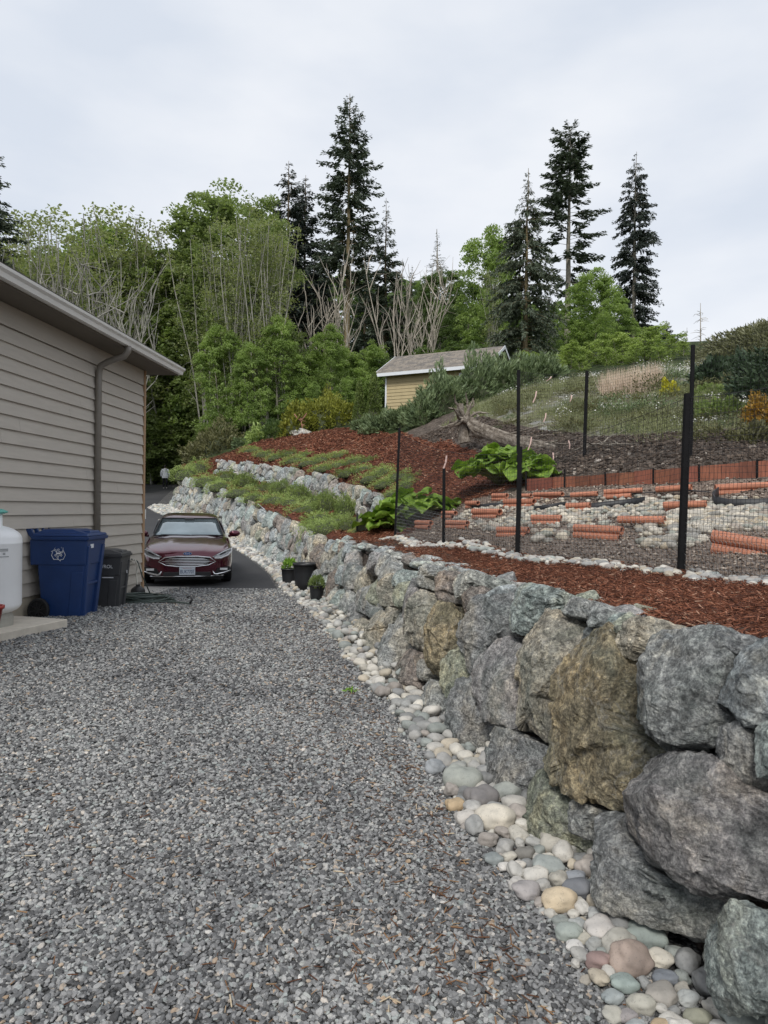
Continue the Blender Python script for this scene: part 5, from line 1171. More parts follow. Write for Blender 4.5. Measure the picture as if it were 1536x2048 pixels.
tops = [at(1840, 705, NB[0][1]), at(1376, 795, NB[1][1]), at(1040, 905, NB[2][1]), at(889, 902, NB[3][1]), at(799, 866, NB[4][1])]
mb = MB(); netting(mb, NB, tops, .05, .0015); mb.build('netting', M_NET, ff)
mb = MB(); hexnet(mb, NB, tops, .052, .0015, .36); mb.build('chicken_wire', M_WIRE, ff)
BB = [at(1580, 930, 10.1), at(1380, 935, 10.9), at(1168, 952, 13.0), at(1036, 978, 11.7), at(1900, 930, 8.8)]
for p_ in BB: p_[2] = hz(p_[0], p_[1])
BTp = [at(1590, 640, 10.1), at(1386, 690, 10.9), at(1174, 742, 13.0), at(1037, 740, 11.7), at(1930, 560, 8.8)]
order = [4, 0, 1, 2, 3]; BB = [BB[i] for i in order]; BTp = [BTp[i] for i in order]
bf = thing('garden_fence', 'rear tall black netting fence at the back of the pebble garden below the meadow', 'fence', BB[2])
for b, t in zip(BB, BTp): post(bf, b, t, .05)
mb = MB(); netting(mb, BB, [t - np.array([0, 0, .03]) for t in BTp], .055, .0016, seed=3); mb.build('netting', M_NET, bf)
ribs = [(893, 911, 887, 937, 9.5), (1073, 782, 1066, 805, 11.9), (1143, 790, 1140, 803, 12.6), (1063, 874, 1056, 900, 11.8), (1137, 880, 1139, 898, 12.5), (1106, 905, 1105, 926, 12.2), (1092, 826, 1087, 844, 12.1), (1103, 753, 1093, 762, 12.2)]
for i, (u0, v0, u1, v1, Y) in enumerate(ribs):
    a, b = at(u0, v0, Y), at(u1, v1, Y); m_ = (a + b) / 2 + [.012, -.01, 0]; mb = MB(); w = .011
    mb.box
    V = []
    for p_ in (a, m_, b): V += [p_ + [-w, 0, 0], p_ + [w, .003, 0], p_ + [w, .006, 0], p_ + [-w, .003, 0]]
    mb.add(V, [[0, 1, 5, 4], [1, 2, 6, 5], [2, 3, 7, 6], [3, 0, 4, 7], [4, 5, 9, 8], [5, 6, 10, 9], [6, 7, 11, 10], [7, 4, 8, 11]])
    tag(mb.build('ribbon', M_RIB), 'pale pink ribbon tied on top of the short front fence stake' if i == 0 else 'pale pink ribbon on rear netting ' + ('', 'high beside the left tall stake', 'high between the two tall stakes', 'over the fallen log, left one', 'over the thin end of the fallen log', 'lowest one near the cedar boards', 'in front of the dry grass left of centre', 'topmost one against the juniper')[i], 'ribbon', None if i == 0 else 'ribbons tied to the rear fence')
# ---- cedar board edging
M_CEDAR = simple('red_cedar', (0.20, 0.072, 0.042), 0.8, 0.3, 10, bscale=16, bstr=.3, bdist=.004, objcol=True, stretch=(4, 4, .7), world=True)
edg = thing('board_edging', 'low edging of short upright red cedar boards along the back of the pebble garden', 'edging', board_line[2]); rng = random.Random(6)
eb = np.array(board_line); et = np.array([at(1056, 958, 11.3), at(1150, 953, 10.6), at(1250, 945, 9.95), at(1350, 936, 9.45), at(1536, 921, 8.8), at(1900, 895, 8.2)])
ss = np.concatenate([[0], np.cumsum(np.linalg.norm(np.diff(eb[:, :2], axis=0), axis=1))]); s = 0; k = 0
while s < ss[-1] - .1:
    w = rng.uniform(.17, .3); f = lambda A, q: np.array([np.interp(q, ss, A[:, i]) for i in range(3)]); a, b, c, d_ = f(eb, s), f(eb, s + w - .006), f(et, s + w - .006), f(et, s)
    nn_ = np.cross(b - a, [0, 0, 1.]); nn_ /= np.linalg.norm(nn_); th = nn_ * .028; j = nn_ * rng.uniform(-.012, .012); dz = np.array([0, 0, rng.uniform(-.008, .008)])
    o = MB().hexa([a + j - [0, 0, .12], b + j - [0, 0, .12], b + j + th - [0, 0, .12], a + j + th - [0, 0, .12], d_ + j + dz, c + j + dz, c + j + th + dz, d_ + j + th + dz]).build('board', M_CEDAR, edg)
    q = rng.uniform(.7, 1.35); o.color = (q, q * rng.uniform(.9, 1.1), q, 1)
    if k % 3 == 0: post(edg, a + nn_ * .05, d_ + nn_ * .05 + [0, 0, rng.choice((.02, .02, .12))], .02, 'stake')
    s += w; k += 1
# ---- terracotta pipes
M_TERRA = simple('terracotta', (0.43, 0.175, 0.105), 0.75, 0.16, 7, bscale=30, bstr=.25, world=True); M_TERRAD = simple('shaded_terracotta', (0.16, 0.06, 0.035), .9)
PIPES = [((1425,1072),(1640,1110),24,1), ((1425,1097),(1640,1136),24,0), ((1150,1056),(1244,1061),15,1), ((1150,1070),(1240,1077),15,0), ((1237,1039),(1330,1040),14,1), ((1327,1010),(1413,1007),12,1), ((1325,1021),(1362,1021),10,0), ((1430,975),(1580,968),12,1), ((1430,986),(1580,982),11,0), ((1313,979),(1383,974),11,1), ((1208,984),(1285,980),9,1), ((1208,994),(1262,991),9,0), ((1142,990),(1195,987),9,1),
 ((995,1059),(1057,1060),11,1), ((995,1070),(1052,1071),10,0), ((890,1045),(935,1046),9,1), ((890,1054),(932,1055),8,0), ((833,1045),(862,1046),9,1), ((833,1054),(858,1055),8,0), ((886,1026),(911,1026),8,1), ((886,1034),(905,1034),8,0), ((947,1023),(1000,1024),11,1), ((947,1034),(995,1034),9,0), ((933,1006),(956,1006),8,1), ((933,1014),(945,1014),7,0), ((1010,1003),(1068,1003),10,1), ((1010,1013),(1065,1013),9,0), ((986,991),(1014,991),8,1), ((986,999),(1012,999),7,0), ((1041,991),(1062,991),7,1), ((1069,989),(1125,988),8,1), ((1069,997),(1120,996),7,0), ((1133,1011),(1180,1010),10,1), ((1133,1021),(1175,1020),9,0), ((1063,1035),(1123,1036),11,1), ((1063,1046),(1120,1047),10,0)]
for i, ((u0, v0), (u1, v1), th, up_) in enumerate(PIPES):
    vb = v0 + th * (.5 + up_ * .9); h0 = hit(u0, vb, 4.5); h1 = hit(u1, v1 + th * (.5 + up_ * .9), 4.5) if u1 < 1540 else h0 * 1
    Y0 = h0[1]; Y1 = Y0 + np.clip(h1[1] - Y0, -.7, .25) if u1 < 1540 else Y0 - (.55 if i < 2 else .15); a = at(u0, v0, Y0); b = at(u1, v1, Y1); r = th / 2 * Y0 / FPX * 1.12; Ln = np.linalg.norm(b - a)
    n = max(8, int(Ln / .022)); tt = np.linspace(0, 1, n * 2 + 1); rad = r * (1 - .055 * (np.arange(n * 2 + 1) % 2))
    t = thing('clay_pipe', 'x', 'clay pipe', a); c = (b - a) / Ln
    mb = MB(); mb.tube([a + (b - a) * q for q in tt], rad, 14, cap=False); mb.tube([a + c * .004, b - c * .004], r * .72, 14, cap=False)
    for q0, sgn in ((a, 1), (b, -1)):
        x_ = np.cross(c, [0, 0, 1.]); x_ /= np.linalg.norm(x_); y_ = np.cross(c, x_); an = np.arange(14) * 2 * math.pi / 14
        V = np.concatenate([q0 + k_r * (np.cos(an)[:, None] * x_ + np.sin(an)[:, None] * y_) for k_r in (r, r * .72)]); mb.add(V, [[k, (k + 1) % 14, 14 + (k + 1) % 14, 14 + k] for k in range(14)])
    mb.build('pipe_body', M_TERRA, t, False)
    MB().tube([b - c * .05, b - c * .045], r * .71, 14).build('bore_shade', M_TERRAD, t)  # disc set inside the pipe end, the hollow's shade put into its dark colour
    spot = [q for q in ((865, 'just left of the shortest stake'), (915, 'just right of the shortest stake'), (962, 'midway between the two left stakes'), (975, 'nearer the middle stake'), (1005, 'left of the middle stake'), (1052, 'directly behind the middle stake'), (1100, 'right of the middle stake'), (1145, 'a step right of the middle stake'), (1200, 'midway along the cobble heap'), (1290, 'left of the thick near post'), (1400, 'beside the thick near post'), (1700, 'right of the thick near post')) if u0 < q[0]][0][1]
    where = 'near the front netting at the right edge' if i < 2 else ('close to the front netting' if v0 > 1040 else ('in the middle row, nearer line,' if v0 > 1018 else 'in the middle row, further line,' if v0 > 1002 else 'in the back row below the cedar boards'))
    t['label'] = ('upper' if up_ else 'lower') + ' terracotta pipe ' + where.replace('near the front netting at the right edge', 'at the front').replace('close to the front netting', 'in the front row').replace('in the middle row among the cobbles', 'in the middle row').replace('in the back row below the cedar boards', 'below the cedar boards') + ', ' + spot; t['group'] = 'terracotta pipes stepping up the pebble garden'
# ---- black flexible edging strips and drip hose
M_EDG = simple('black_edging', (0.02, 0.021, 0.024), .55, .1, 5)
for lab, pts, h in (('dark flexible edging strip around the bed beside the right edge', [(1436, 985), (1424, 995), (1428, 1004), (1460, 1009), (1540, 1007), (1620, 1000)], 22), ('dark flexible edging strip above the middle cobble heap', [(1172, 1016), (1200, 1012), (1240, 1008), (1290, 1001)], 16), ('dark flexible edging strip left of the middle cobbles', [(942, 1014), (970, 1012), (1010, 1008)], 9), ('dark flexible edging strip between two clay pipe stacks', [(1068, 1018), (1100, 1013), (1132, 1008)], 10)):
    B_2 = []; T_2 = []
    for u, v in pts: g = hit(min(u, 1535), v + h * .5, 4.5); B_2.append(at(u, v + h * .5, g[1])); T_2.append(at(u, v - h * .5, g[1]))
    n = len(pts); V = np.concatenate([B_2, T_2]); me = mesh_from('edging_strip', V, [[[i, i + 1, n + i + 1, n + i] for i in range(n - 1)]], M_EDG, True); o = link('edging_strip', me); sm = o.modifiers.new('t', 'SOLIDIFY'); sm.thickness = .012; tag(o, lab, 'edging')
dp = [hit(u, v, 4.5) + [0, 0, .03] for u, v in ((1105, 1000), (1150, 996), (1200, 999), (1260, 992), (1320, 988), (1380, 986), (1420, 989))]
tag(MB().tube(dp, .009, 6).build('drip_hose', M_EDG, None, True), 'thin black drip hose lying across the pebble garden', 'hose')
# ---- garden cobbles
rng = random.Random(31)
fl = np.array([gp(u, v, 1.05) for u, v in ((1536, 1168), (1362, 1143), (1200, 1127), (1035, 1112), (887, 1095), (790, 1081), (770, 1079))])
edge_b = link('cobble_edging', mesh_from('cobble_edging', [fl[1] + [0, .1, -.25], fl[3] + [0, .1, -.25], fl[3] + [.1, .2, -.25]], [[[0, 1, 2]]], M_SOIL), kind='structure'); cnt = 0; heap = []
sl = np.concatenate([[0], np.cumsum(np.linalg.norm(np.diff(fl[:, :2], axis=0), axis=1))])
its = []
for k in range(520):
    q = rng.uniform(-.8, sl[-1]); p_ = np.array([np.interp(q, sl, fl[:, i]) for i in range(2)]) + ((fl[0] - fl[1])[:2] / np.linalg.norm((fl[0] - fl[1])[:2]) * (-q) if q < 0 else 0); p_ = p_ + [rng.gauss(-.02, .07), rng.gauss(-.05, .05)]; its.append((p_[0], p_[1], rng.uniform(.02, .055)))
its.sort(key=lambda t: -t[2]); zz = hill_z(np.array([t[0] for t in its]), np.array([t[1] for t in its]))
for i, (t, z) in enumerate(zip(its, zz)):
    if i < 170: cobble(edge_b, (t[0], t[1], z + t[2] * .45), t[2], tone_of(rng), rng, False)
    else: heap.append((t[0], t[1], z + t[2] * .45, t[2], tone_of(rng)))
cobble_heap('cobble_pile', edge_b, heap)
patch = link('pebble_patch', mesh_from('pebble_patch', [np.array(hit(1150, 1030)) - [0, 0, .3], np.array(hit(1300, 1030)) - [0, 0, .3], np.array(hit(1300, 1010)) - [0, 0, .3]], [[[0, 1, 2]]], M_SOIL), kind='structure'); its = []
for poly, n, s0, s1 in (([(1000, 1002), (1330, 992), (1536, 1000), (1600, 1060), (1430, 1065), (1250, 1052), (1130, 1058), (960, 1050), (920, 1030)], 520, .025, .06), ([(905, 1040), (940, 1020), (1010, 1012), (1130, 1012), (1150, 1030), (1060, 1052), (990, 1060), (930, 1058)], 520, .025, .06), ([(1150, 1010), (1200, 1022), (1300, 1000), (1345, 1012), (1330, 1032), (1235, 1036), (1150, 1052), (1120, 1040)], 640, .03, .065), ([(1345, 1020), (1430, 1008), (1536, 1010), (1600, 1015), (1600, 1060), (1430, 1062), (1390, 1055), (1330, 1045)], 780, .03, .075), ([(1275, 1050), (1330, 1045), (1400, 1050), (1425, 1060), (1400, 1092), (1330, 1100), (1275, 1098), (1280, 1075)], 190, .03, .09), ([(1065, 1066), (1090, 1062), (1130, 1072), (1120, 1088), (1070, 1086)], 18, .07, .13), ([(965, 1055), (995, 1050), (998, 1062), (970, 1064)], 22, .05, .09)):
    poly = np.array(poly); Xp = np.array([[rng.uniform(poly[:, 0].min(), poly[:, 0].max()), rng.uniform(poly[:, 1].min(), poly[:, 1].max())] for _ in range(n)]); Xp = Xp[pip(Xp[:, 0], Xp[:, 1], poly)]
    for u, v in Xp:
        g = hit(u, v, 4.5, 16); its.append((*g, rng.uniform(s0, s1) * rng.uniform(.7, 1)))
its.sort(key=lambda t: -t[3]); heap = []
for i, t in enumerate(its):
    if i < 250: cobble(patch, (t[0], t[1], t[2] + t[3] * .4), t[3], tuple(c * k_ for c, k_ in zip(tone_of(rng), (1.0, .95, .87))), rng, False)
    else: heap.append((t[0], t[1], t[2] + t[3] * .4, t[3], tuple(c * k_ for c, k_ in zip(tone_of(rng), (.98, .93, .85)))))
cobble_heap('cobble_pile', patch, heap)
# ---- post with hose loop by the rhubarb
M_WEATH = simple('weathered_wood', (0.22, 0.205, 0.18), .85, .2, 9, bscale=14, bstr=.4, stretch=(5, 5, .6))
pp = at(722, 1069, 13.0); pp[2] = hz(pp[0], pp[1]) - .05; hb = thing('hose_post', 'weathered grey wooden post with a white hose loop beside the rhubarb', 'post', pp); hh = at(722, 1018, 13.0)[2] - pp[2]
for dx, w, h_ in ((-.055, .05, .78), (0, .06, 1.0), (.055, .05, .97)): MB().box((dx, .02 * dx, hh * h_ / 2), (w, .07, hh * h_)).build('post_board', M_WEATH, hb, local=True)
MB().box((-.075, -.05, hh * .42), (.035, .03, hh * .84)).build('dark_stake', M_BLACK, hb, local=True)
MB().tube([(-.05, -.045, hh * .98), (-.03, -.05, hh * 1.05), (.03, -.05, hh * 1.09), (.085, -.05, hh * 1.02), (.1, -.05, hh * .85), (.09, -.05, hh * .5), (.08, -.05, hh * .1)], .012, 8).build('hose_loop', M_HOSEW, hb, True, local=True)
# ================================================================== PLANTS
def LM(name, a, b, c=None, **k): return leaf_mat(name, a, b, c, **k)
L_MAPLE = LM('maple_leaf', (.14, .18, .075), (.265, .34, .135), (.39, .45, .22), trans=.5, vscale=1.5)
L_MAPLEL = LM('light_maple_leaf', (.17, .245, .085), (.33, .44, .15), (.46, .55, .24), trans=.5, vscale=.8)
L_DARK = LM('dark_leaf', (.08, .13, .05), (.16, .225, .085), (.25, .32, .125), trans=.5, vscale=.6)
L_ALDER = LM('alder_leaf', (.17, .2, .09), (.3, .34, .16), (.42, .44, .25), trans=.5, vscale=.8)
L_WILLOW = LM('willow_leaf', (.22, .3, .09), (.38, .48, .16), (.5, .57, .24), vscale=1.0)
L_FIR = LM('fir_needle', (.05, .07, .052), (.095, .122, .085), (.155, .185, .13), trans=.15, vscale=.8)
L_FIRB = LM('black_fir_needle', (.026, .036, .032), (.046, .061, .05), (.076, .094, .074), trans=.1, vscale=.8)
L_CEDAR = LM('cedar_needle', (.06, .078, .057), (.1, .125, .085), (.16, .185, .13), trans=.15, vscale=.9)
L_JUN = LM('juniper_needle', (.11, .155, .085), (.2, .26, .135), (.32, .37, .2), trans=.15, vscale=2.5)
L_THUJA = LM('thuja_needle', (.085, .125, .035), (.16, .21, .06), (.24, .29, .09), trans=.15, vscale=4)
L_GOLD = LM('golden_cypress', (.13, .15, .03), (.28, .29, .05), (.45, .45, .1), trans=.2, vscale=1.6)
L_COVER = LM('kinnikinnick', (.19, .27, .08), (.37, .47, .16), (.52, .6, .28), trans=.2, vscale=3)
L_ROSE = LM('rosemary', (.12, .17, .06), (.24, .31, .1), (.38, .44, .17), trans=.2, vscale=3)
L_YELL = LM('yellow_leaf', (.32, .33, .03), (.55, .5, .04), (.68, .6, .08), trans=.25, vscale=5)
L_ORNG = LM('orange_leaf', (.2, .13, .03), (.42, .24, .04), (.5, .34, .07), trans=.25, vscale=5)
L_HEDGE = LM('hedge_leaf', (.12, .125, .075), (.21, .215, .125), (.3, .3, .2), trans=.15, vscale=1.2)
L_LAUREL = LM('laurel_leaf', (.035, .06, .036), (.07, .105, .06), (.16, .19, .12), trans=.12, vscale=1.6)
L_GRASS = LM('meadow_grass', (.17, .19, .1), (.28, .3, .16), (.44, .42, .3), trans=.25, vscale=.9)
L_DRYG = LM('dry_pink_grass', (.5, .4, .34), (.64, .53, .46), (.7, .62, .55), trans=.2, vscale=2)
L_FLOW = simple('white_petal', (.78, .78, .74), .7, .04, 4)
L_RHU = LM('rhubarb_leaf', (.09, .17, .025), (.22, .34, .05), (.42, .52, .16), trans=.25, vscale=9, rough=.45)
L_BROWN = LM('brownish_leaf', (.11, .11, .06), (.19, .19, .09), (.3, .28, .15), trans=.2, vscale=2)
L_SPRIG = LM('fresh_leaf', (.14, .27, .04), (.25, .42, .07), (.4, .55, .12), trans=.25, vscale=6)
M_BARK = None
def bark(name, a, b): return ground_mat(name, [a, tuple((x + y) / 2 for x, y in zip(a, b)), b], 3, 12, .8, .04)
B_GREY = bark('grey_bark', (.16, .145, .12), (.38, .355, .3)); B_PALE = bark('pale_bark', (.26, .23, .19), (.5, .46, .4)); B_FIR = bark('fir_bark', (.09, .07, .05), (.22, .18, .12)); B_OCH = bark('ochre_bark', (.13, .105, .06), (.25, .205, .125)); B_TWIG = bark('alder_twig', (.21, .205, .18), (.41, .4, .36)); B_DARK = simple('foliage_core_shade', (.06, .07, .035), .95, .3, 6)
B_LOG = ground_mat('weathered_log', [(.08, .065, .05), (.22, .19, .16), (.46, .42, .37)], 9, 26, 1.0, .04)
def quad_leaves(C, S, asp, rng, flat=0.5, axis=None):
    """diamond leaves at the points C; flat 1 = lying level, 0 = any way; axis = preferred long direction"""
    n = len(C); a = rng.normal(size=(n, 3)); a[:, 2] *= (1 - flat)
    if axis is not None: a = axis + a * .35
    a /= np.linalg.norm(a, axis=1)[:, None] + 1e-9
    w = rng.normal(size=(n, 3)); w[:, 2] *= (1 - flat * .7); b = w - a * (w * a).sum(1)[:, None]; b /= np.linalg.norm(b, axis=1)[:, None] + 1e-9
    S = np.broadcast_to(np.asarray(S, float), (n,))[:, None]
    V = np.stack([C - a * S, C + b * S * asp + a * S * .15, C + a * S, C - b * S * asp + a * S * .15], 1).reshape(-1, 3)
    return V, np.arange(n * 4).reshape(-1, 4)
def limb(mb, p0, d, Ln, r0, rng, n=6, bend=.15, up=.1, sides=5, r1=None):
    P = [np.array(p0, float)]; d = np.array(d, float); d /= np.linalg.norm(d)
    for k in range(n): d = d + rng.normal(size=3) * bend + [0, 0, up]; d /= np.linalg.norm(d); P.append(P[-1] + d * Ln / n)
    mb.tube(P, np.linspace(r0, r1 if r1 is not None else r0 * .25, n + 1), sides, cap=False); return np.array(P)
TPL = {}
def deciduous(key, H, Rr, base, nc, per, ls, leaf, bk, seed, clump=.85, stems=1, trunk_r=.2, prof=None, upr=.55):
    rng = np.random.default_rng(seed); tb = MB(); cs = []
    prof = prof or [(0, .5), (.25, .9), (.5, 1), (.75, .78), (.9, .5), (1, .25)]
    rf = lambda h: Rr * np.interp(h, [p[0] for p in prof], [p[1] for p in prof])
    for s in range(stems):
        off = rng.normal(size=2) * (.25 * Rr if stems > 1 else 0); tr = limb(tb, [off[0] * .4, off[1] * .4, -.3], [off[0] * .05, off[1] * .05, 1], H * .92, trunk_r * rng.uniform(.7, 1), rng, 10, .05, .03, 7, .02)
        nb = int(16 / stems ** .5)
        for k in range(nb):
            h = base + (1 - base) * (k + rng.random()) / nb; i = min(9.99, h * 10); p = tr[int(i)] * (1 - i % 1) + tr[int(i) + 1] * (i % 1)
            an = rng.uniform(0, 6.28); hh = (h - base) / (1 - base); Ln = max(.5, rf(hh) * rng.uniform(.7, 1.05)); lp = limb(tb, p, [math.cos(an), math.sin(an), upr], Ln, trunk_r * .32 * (1.1 - h), rng, 5, .14, .06, 4)
            for q in lp[2:]: cs.append(q)
            for j in (2, 3, 4):
                sp = limb(tb, lp[j], rng.normal(size=3) + [0, 0, .3], Ln * .4, .02, rng, 3, .2, .03, 3, .006); cs.append(sp[-1])
    cs = np.array(cs); nx = max(0, nc - len(cs)); h = rng.random(nx * 2) ** .9; an = rng.uniform(0, 6.28, nx * 2); rr = rf(h) * np.sqrt(rng.uniform(.25, 1, nx * 2))
    ex = np.stack([rr * np.cos(an), rr * np.sin(an), H * (base + (1 - base) * h)], -1)
    ok = vnoise(ex * .55 + seed * 9.1, seed) > .0; ex = ex[ok][:nx]; cs = np.concatenate([cs, ex])[:max(nc, 10)] if len(cs) < nc else cs[rng.permutation(len(cs))[:nc]]
    n = len(cs); u = rng.normal(size=(n, per, 3)); u /= np.linalg.norm(u, axis=2)[:, :, None]; u *= (rng.random((n, per, 1)) ** .4); u[:, :, 2] = np.abs(u[:, :, 2]) * .6 - .25 * (u[:, :, 0] ** 2 + u[:, :, 1] ** 2)
    sz = clump * rng.uniform(.6, 1.25, (n, 1, 1)); C = (cs[:, None] + u * sz).reshape(-1, 3); S = ls * rng.uniform(.7, 1.3, len(C))
    V, F = quad_leaves(C, S, .62, rng, .55)
    TPL[key] = (H, tb.mesh('trunk', bk, True), mesh_from('crown', V, [F], leaf))
def conifer(key, H, Rr, base, nw, leaf, bk, seed, droop=.35, dens=1.0, prof=None, sparse=None, tr=.3, spray=.5, hang=.3, gap=.12):
    rng = np.random.default_rng(seed); tb = MB(); tz = np.linspace(-.4, H, 9); wob = rng.normal(size=(9, 2)) * .04 * (tz[:, None] / H)
    tb.tube(np.stack([wob[:, 0], wob[:, 1], tz], -1), np.linspace(tr, .02, 9), 8, cap=False)
    prof = prof or [(0, .8), (.15, 1), (.5, .72), (.8, .36), (1, .04)]; C, A, S = [], [], []
    for w in range(nw):
        h = (w + rng.uniform(-.3, .3)) / nw; h = min(max(h, 0), .995); z = H * (base + (1 - base) * h); h0 = h; rad = Rr * np.interp(h, [p[0] for p in prof], [p[1] for p in prof])
        nb = rng.integers(6, 9)
        for k in range(nb):
            if rng.random() < gap or (sparse and rng.random() < np.interp(h, *sparse)): continue
            an = rng.uniform(0, 6.28); Ln = rad * rng.uniform(.55, 1.15); d = np.array([math.cos(an), math.sin(an), 0.])
            m = 6; t = np.linspace(0, 1, m); P = np.array([0, 0, z + rng.uniform(-.35, .35) * min(1, H * (1 - h) * .2)]) + d * (Ln * t)[:, None]; P[:, 2] += Ln * (.22 * t * (1 - h * .2) - droop * t ** 2 + .1 * t ** 4) + h * .25 * Ln * t
            if Ln > .5: tb.tube(P, np.linspace(.035, .006, m), 3, cap=False)
            ns = max(3, int(16 * dens * Ln / spray * .55)); q = rng.uniform(.12, 1.02, ns) ** .75; c = np.stack([np.interp(q, t, P[:, i]) for i in range(3)], -1); c[:, 2] += rng.normal(size=ns) * .11 * min(1, Ln)
            side = np.cross(d, [0, 0, 1.]); sg = rng.choice([-1., 1.], ns)[:, None]; ax = d * .7 + side * sg * rng.uniform(.1, .9, (ns, 1)) + np.array([0, 0, -1.]) * rng.uniform(0, hang * 2, (ns, 1))
            ln = spray * (.55 + .6 * (1 - q)) * rng.uniform(.6, 1.1, ns) * np.clip(Ln / 1.6, .35, 1); ax /= np.linalg.norm(ax, axis=1)[:, None]; C.append(c + ax * ln[:, None] * .6); A.append(ax); S.append(ln)
    C, A, S = np.concatenate(C), np.concatenate(A), np.concatenate(S); V, F = quad_leaves(C, S * .62, .30, rng, .4, A)
    TPL[key] = (H, tb.mesh('trunk', bk, True), mesh_from('crown', V, [F], leaf))
conifer('fir_big', 30, 3.3, .40, 44, L_FIR, B_OCH, 1, .30, 1.7, [(0, .8), (.12, 1), (.45, .86), (.62, .78), (.72, .55), (.92, .3), (1, .06)], tr=.36, spray=.6, gap=.2)
conifer('fir_dense', 26, 3.3, .18, 44, L_FIRB, B_FIR, 2, .28, 1.7, [(0, .8), (.3, 1), (.7, .62), (.9, .3), (1, .04)], spray=.65, gap=.1)
conifer('fir_mid', 24, 3.6, .15, 38, L_FIR, B_FIR, 3, .35, 1.6, [(0, .9), (.3, 1), (.6, .55), (.8, .3), (1, .03)], spray=.65, gap=.15)
conifer('cedar', 20, 3.0, .06, 52, L_CEDAR, B_OCH, 4, .75, 1.45, [(0, 1), (.25, 1.15), (.55, .95), (.72, .6), (.85, .24), (1, .05)], tr=.26, spray=.5, hang=.9, gap=.05)
conifer('fir_sparse', 28, 3.0, .30, 40, L_FIR, B_GREY, 5, .2, 2.0, [(0, .75), (.35, .95), (.55, .88), (.75, .62), (.9, .56), (1, .3)], sparse=([0, .4, .52, .62], [.72, .55, .25, 0]), tr=.32, spray=.6)
conifer('spruce', 26, 2.7, .03, 54, L_FIRB, B_GREY, 6, .6, 1.8, [(0, 1.15), (.3, 1), (.6, .92), (.82, .6), (1, .04)], tr=.3, spray=.6, hang=.8, gap=.14)
conifer('fir_pale', 16, 2.1, .1, 34, L_CEDAR, B_GREY, 7, .4, 1.3, [(0, 1), (.4, .7), (.7, .4), (1, .02)], tr=.16, spray=.4)
deciduous('maple_a', 18, 4.0, .14, 201, 88, .115, L_MAPLE, B_GREY, 11, trunk_r=.24)
deciduous('maple_b', 18, 3.4, .10, 183, 88, .115, L_MAPLE, B_GREY, 12, stems=2, trunk_r=.18)
deciduous('maple_light', 12, 3.6, .06, 225, 88, .115, L_MAPLEL, B_GREY, 13, clump=.9, trunk_r=.16)
deciduous('maple_light_b', 10, 3.8, .02, 207, 88, .115, L_MAPLEL, B_GREY, 14, clump=.95, stems=2, trunk_r=.12)
deciduous('dark_maple', 15, 4.2, .05, 270, 88, .115, L_DARK, B_GREY, 15, trunk_r=.2)
deciduous('alder', 17, 3.0, .22, 150, 26, .10, L_ALDER, B_TWIG, 16, clump=.9, stems=7, trunk_r=.085, upr=1.8)
deciduous('alder_b', 16, 3.2, .2, 130, 24, .10, L_ALDER, B_TWIG, 17, clump=.9, stems=8, trunk_r=.085, upr=1.8)
deciduous('willow', 5, 2.4, .0, 170, 44, .085, L_WILLOW, B_GREY, 18, clump=.5, stems=3, trunk_r=.06, prof=[(0, .8), (.4, 1), (.8, .7), (1, .3)])
deciduous('understory', 5, 2.8, .0, 150, 44, .15, L_DARK, B_GREY, 19, clump=.8, stems=2, trunk_r=.06, prof=[(0, .8), (.4, 1), (.8, .8), (1, .4)])
deciduous('understory_light', 5, 2.6, .0, 150, 44, .14, L_MAPLE, B_GREY, 20, clump=.7, stems=2, trunk_r=.06, prof=[(0, .8), (.4, 1), (.8, .8), (1, .4)])
def bare_shrub(key, H, seed, n, spread, mat, r0=.06):
    rng = np.random.default_rng(seed); tb = MB()
    for s in range(n):
        an = rng.uniform(0, 6.28); P = limb(tb, [.3 * math.cos(an), .3 * math.sin(an), -.2], [math.cos(an) * spread, math.sin(an) * spread, 1], H * rng.uniform(.6, 1), r0, rng, 9, .055, .05, 5, .010)
        for j in range(3, 9):
            if rng.random() < .8: Q = limb(tb, P[j], rng.normal(size=3) * .4 + [0, 0, 1.1], H * .22, .035, rng, 4, .16, .06, 4, .008); limb(tb, Q[2], rng.normal(size=3) * .6 + [0, 0, .8], H * .1, .014, rng, 3, .16, .05, 3, .005)
    TPL[key] = (H, tb.mesh('stems', mat, True), None)
bare_shrub('bare_a', 9, 31, 9, .24, B_PALE); bare_shrub('bare_b', 9, 32, 8, .2, B_PALE); bare_shrub('bare_c', 7, 33, 5, .6, B_PALE)
bare_shrub('twiggy', 9, 34, 30, .16, B_TWIG, .032)
def gz(x, y):
    left = float(left_edge(y))
    if x > left: return hz(x, y)
    return float(low_z(x, y))
def plant(key, u, Y, vtop, name, label, cat, group=None, wf=1.0, rz=None, dz=0.0):
    H, tm, cm = TPL[key]; x = (u - 768) / FPX * Y; z = gz(x, Y) - .1 + dz; top = at(u, vtop, Y)[2]; s = max(.15, (top - z) / H)
    t = thing(name, label, cat, (x, Y, z), (u * 1.7 + Y) % 6.28 if rz is None else rz, group); t.scale = (s * wf, s * wf, s)
    link('stems' if cm is None else 'trunk', tm, t)
    if cm is not None: link('crown', cm, t)
    return t
FW = 'trees of the wood behind the drive'
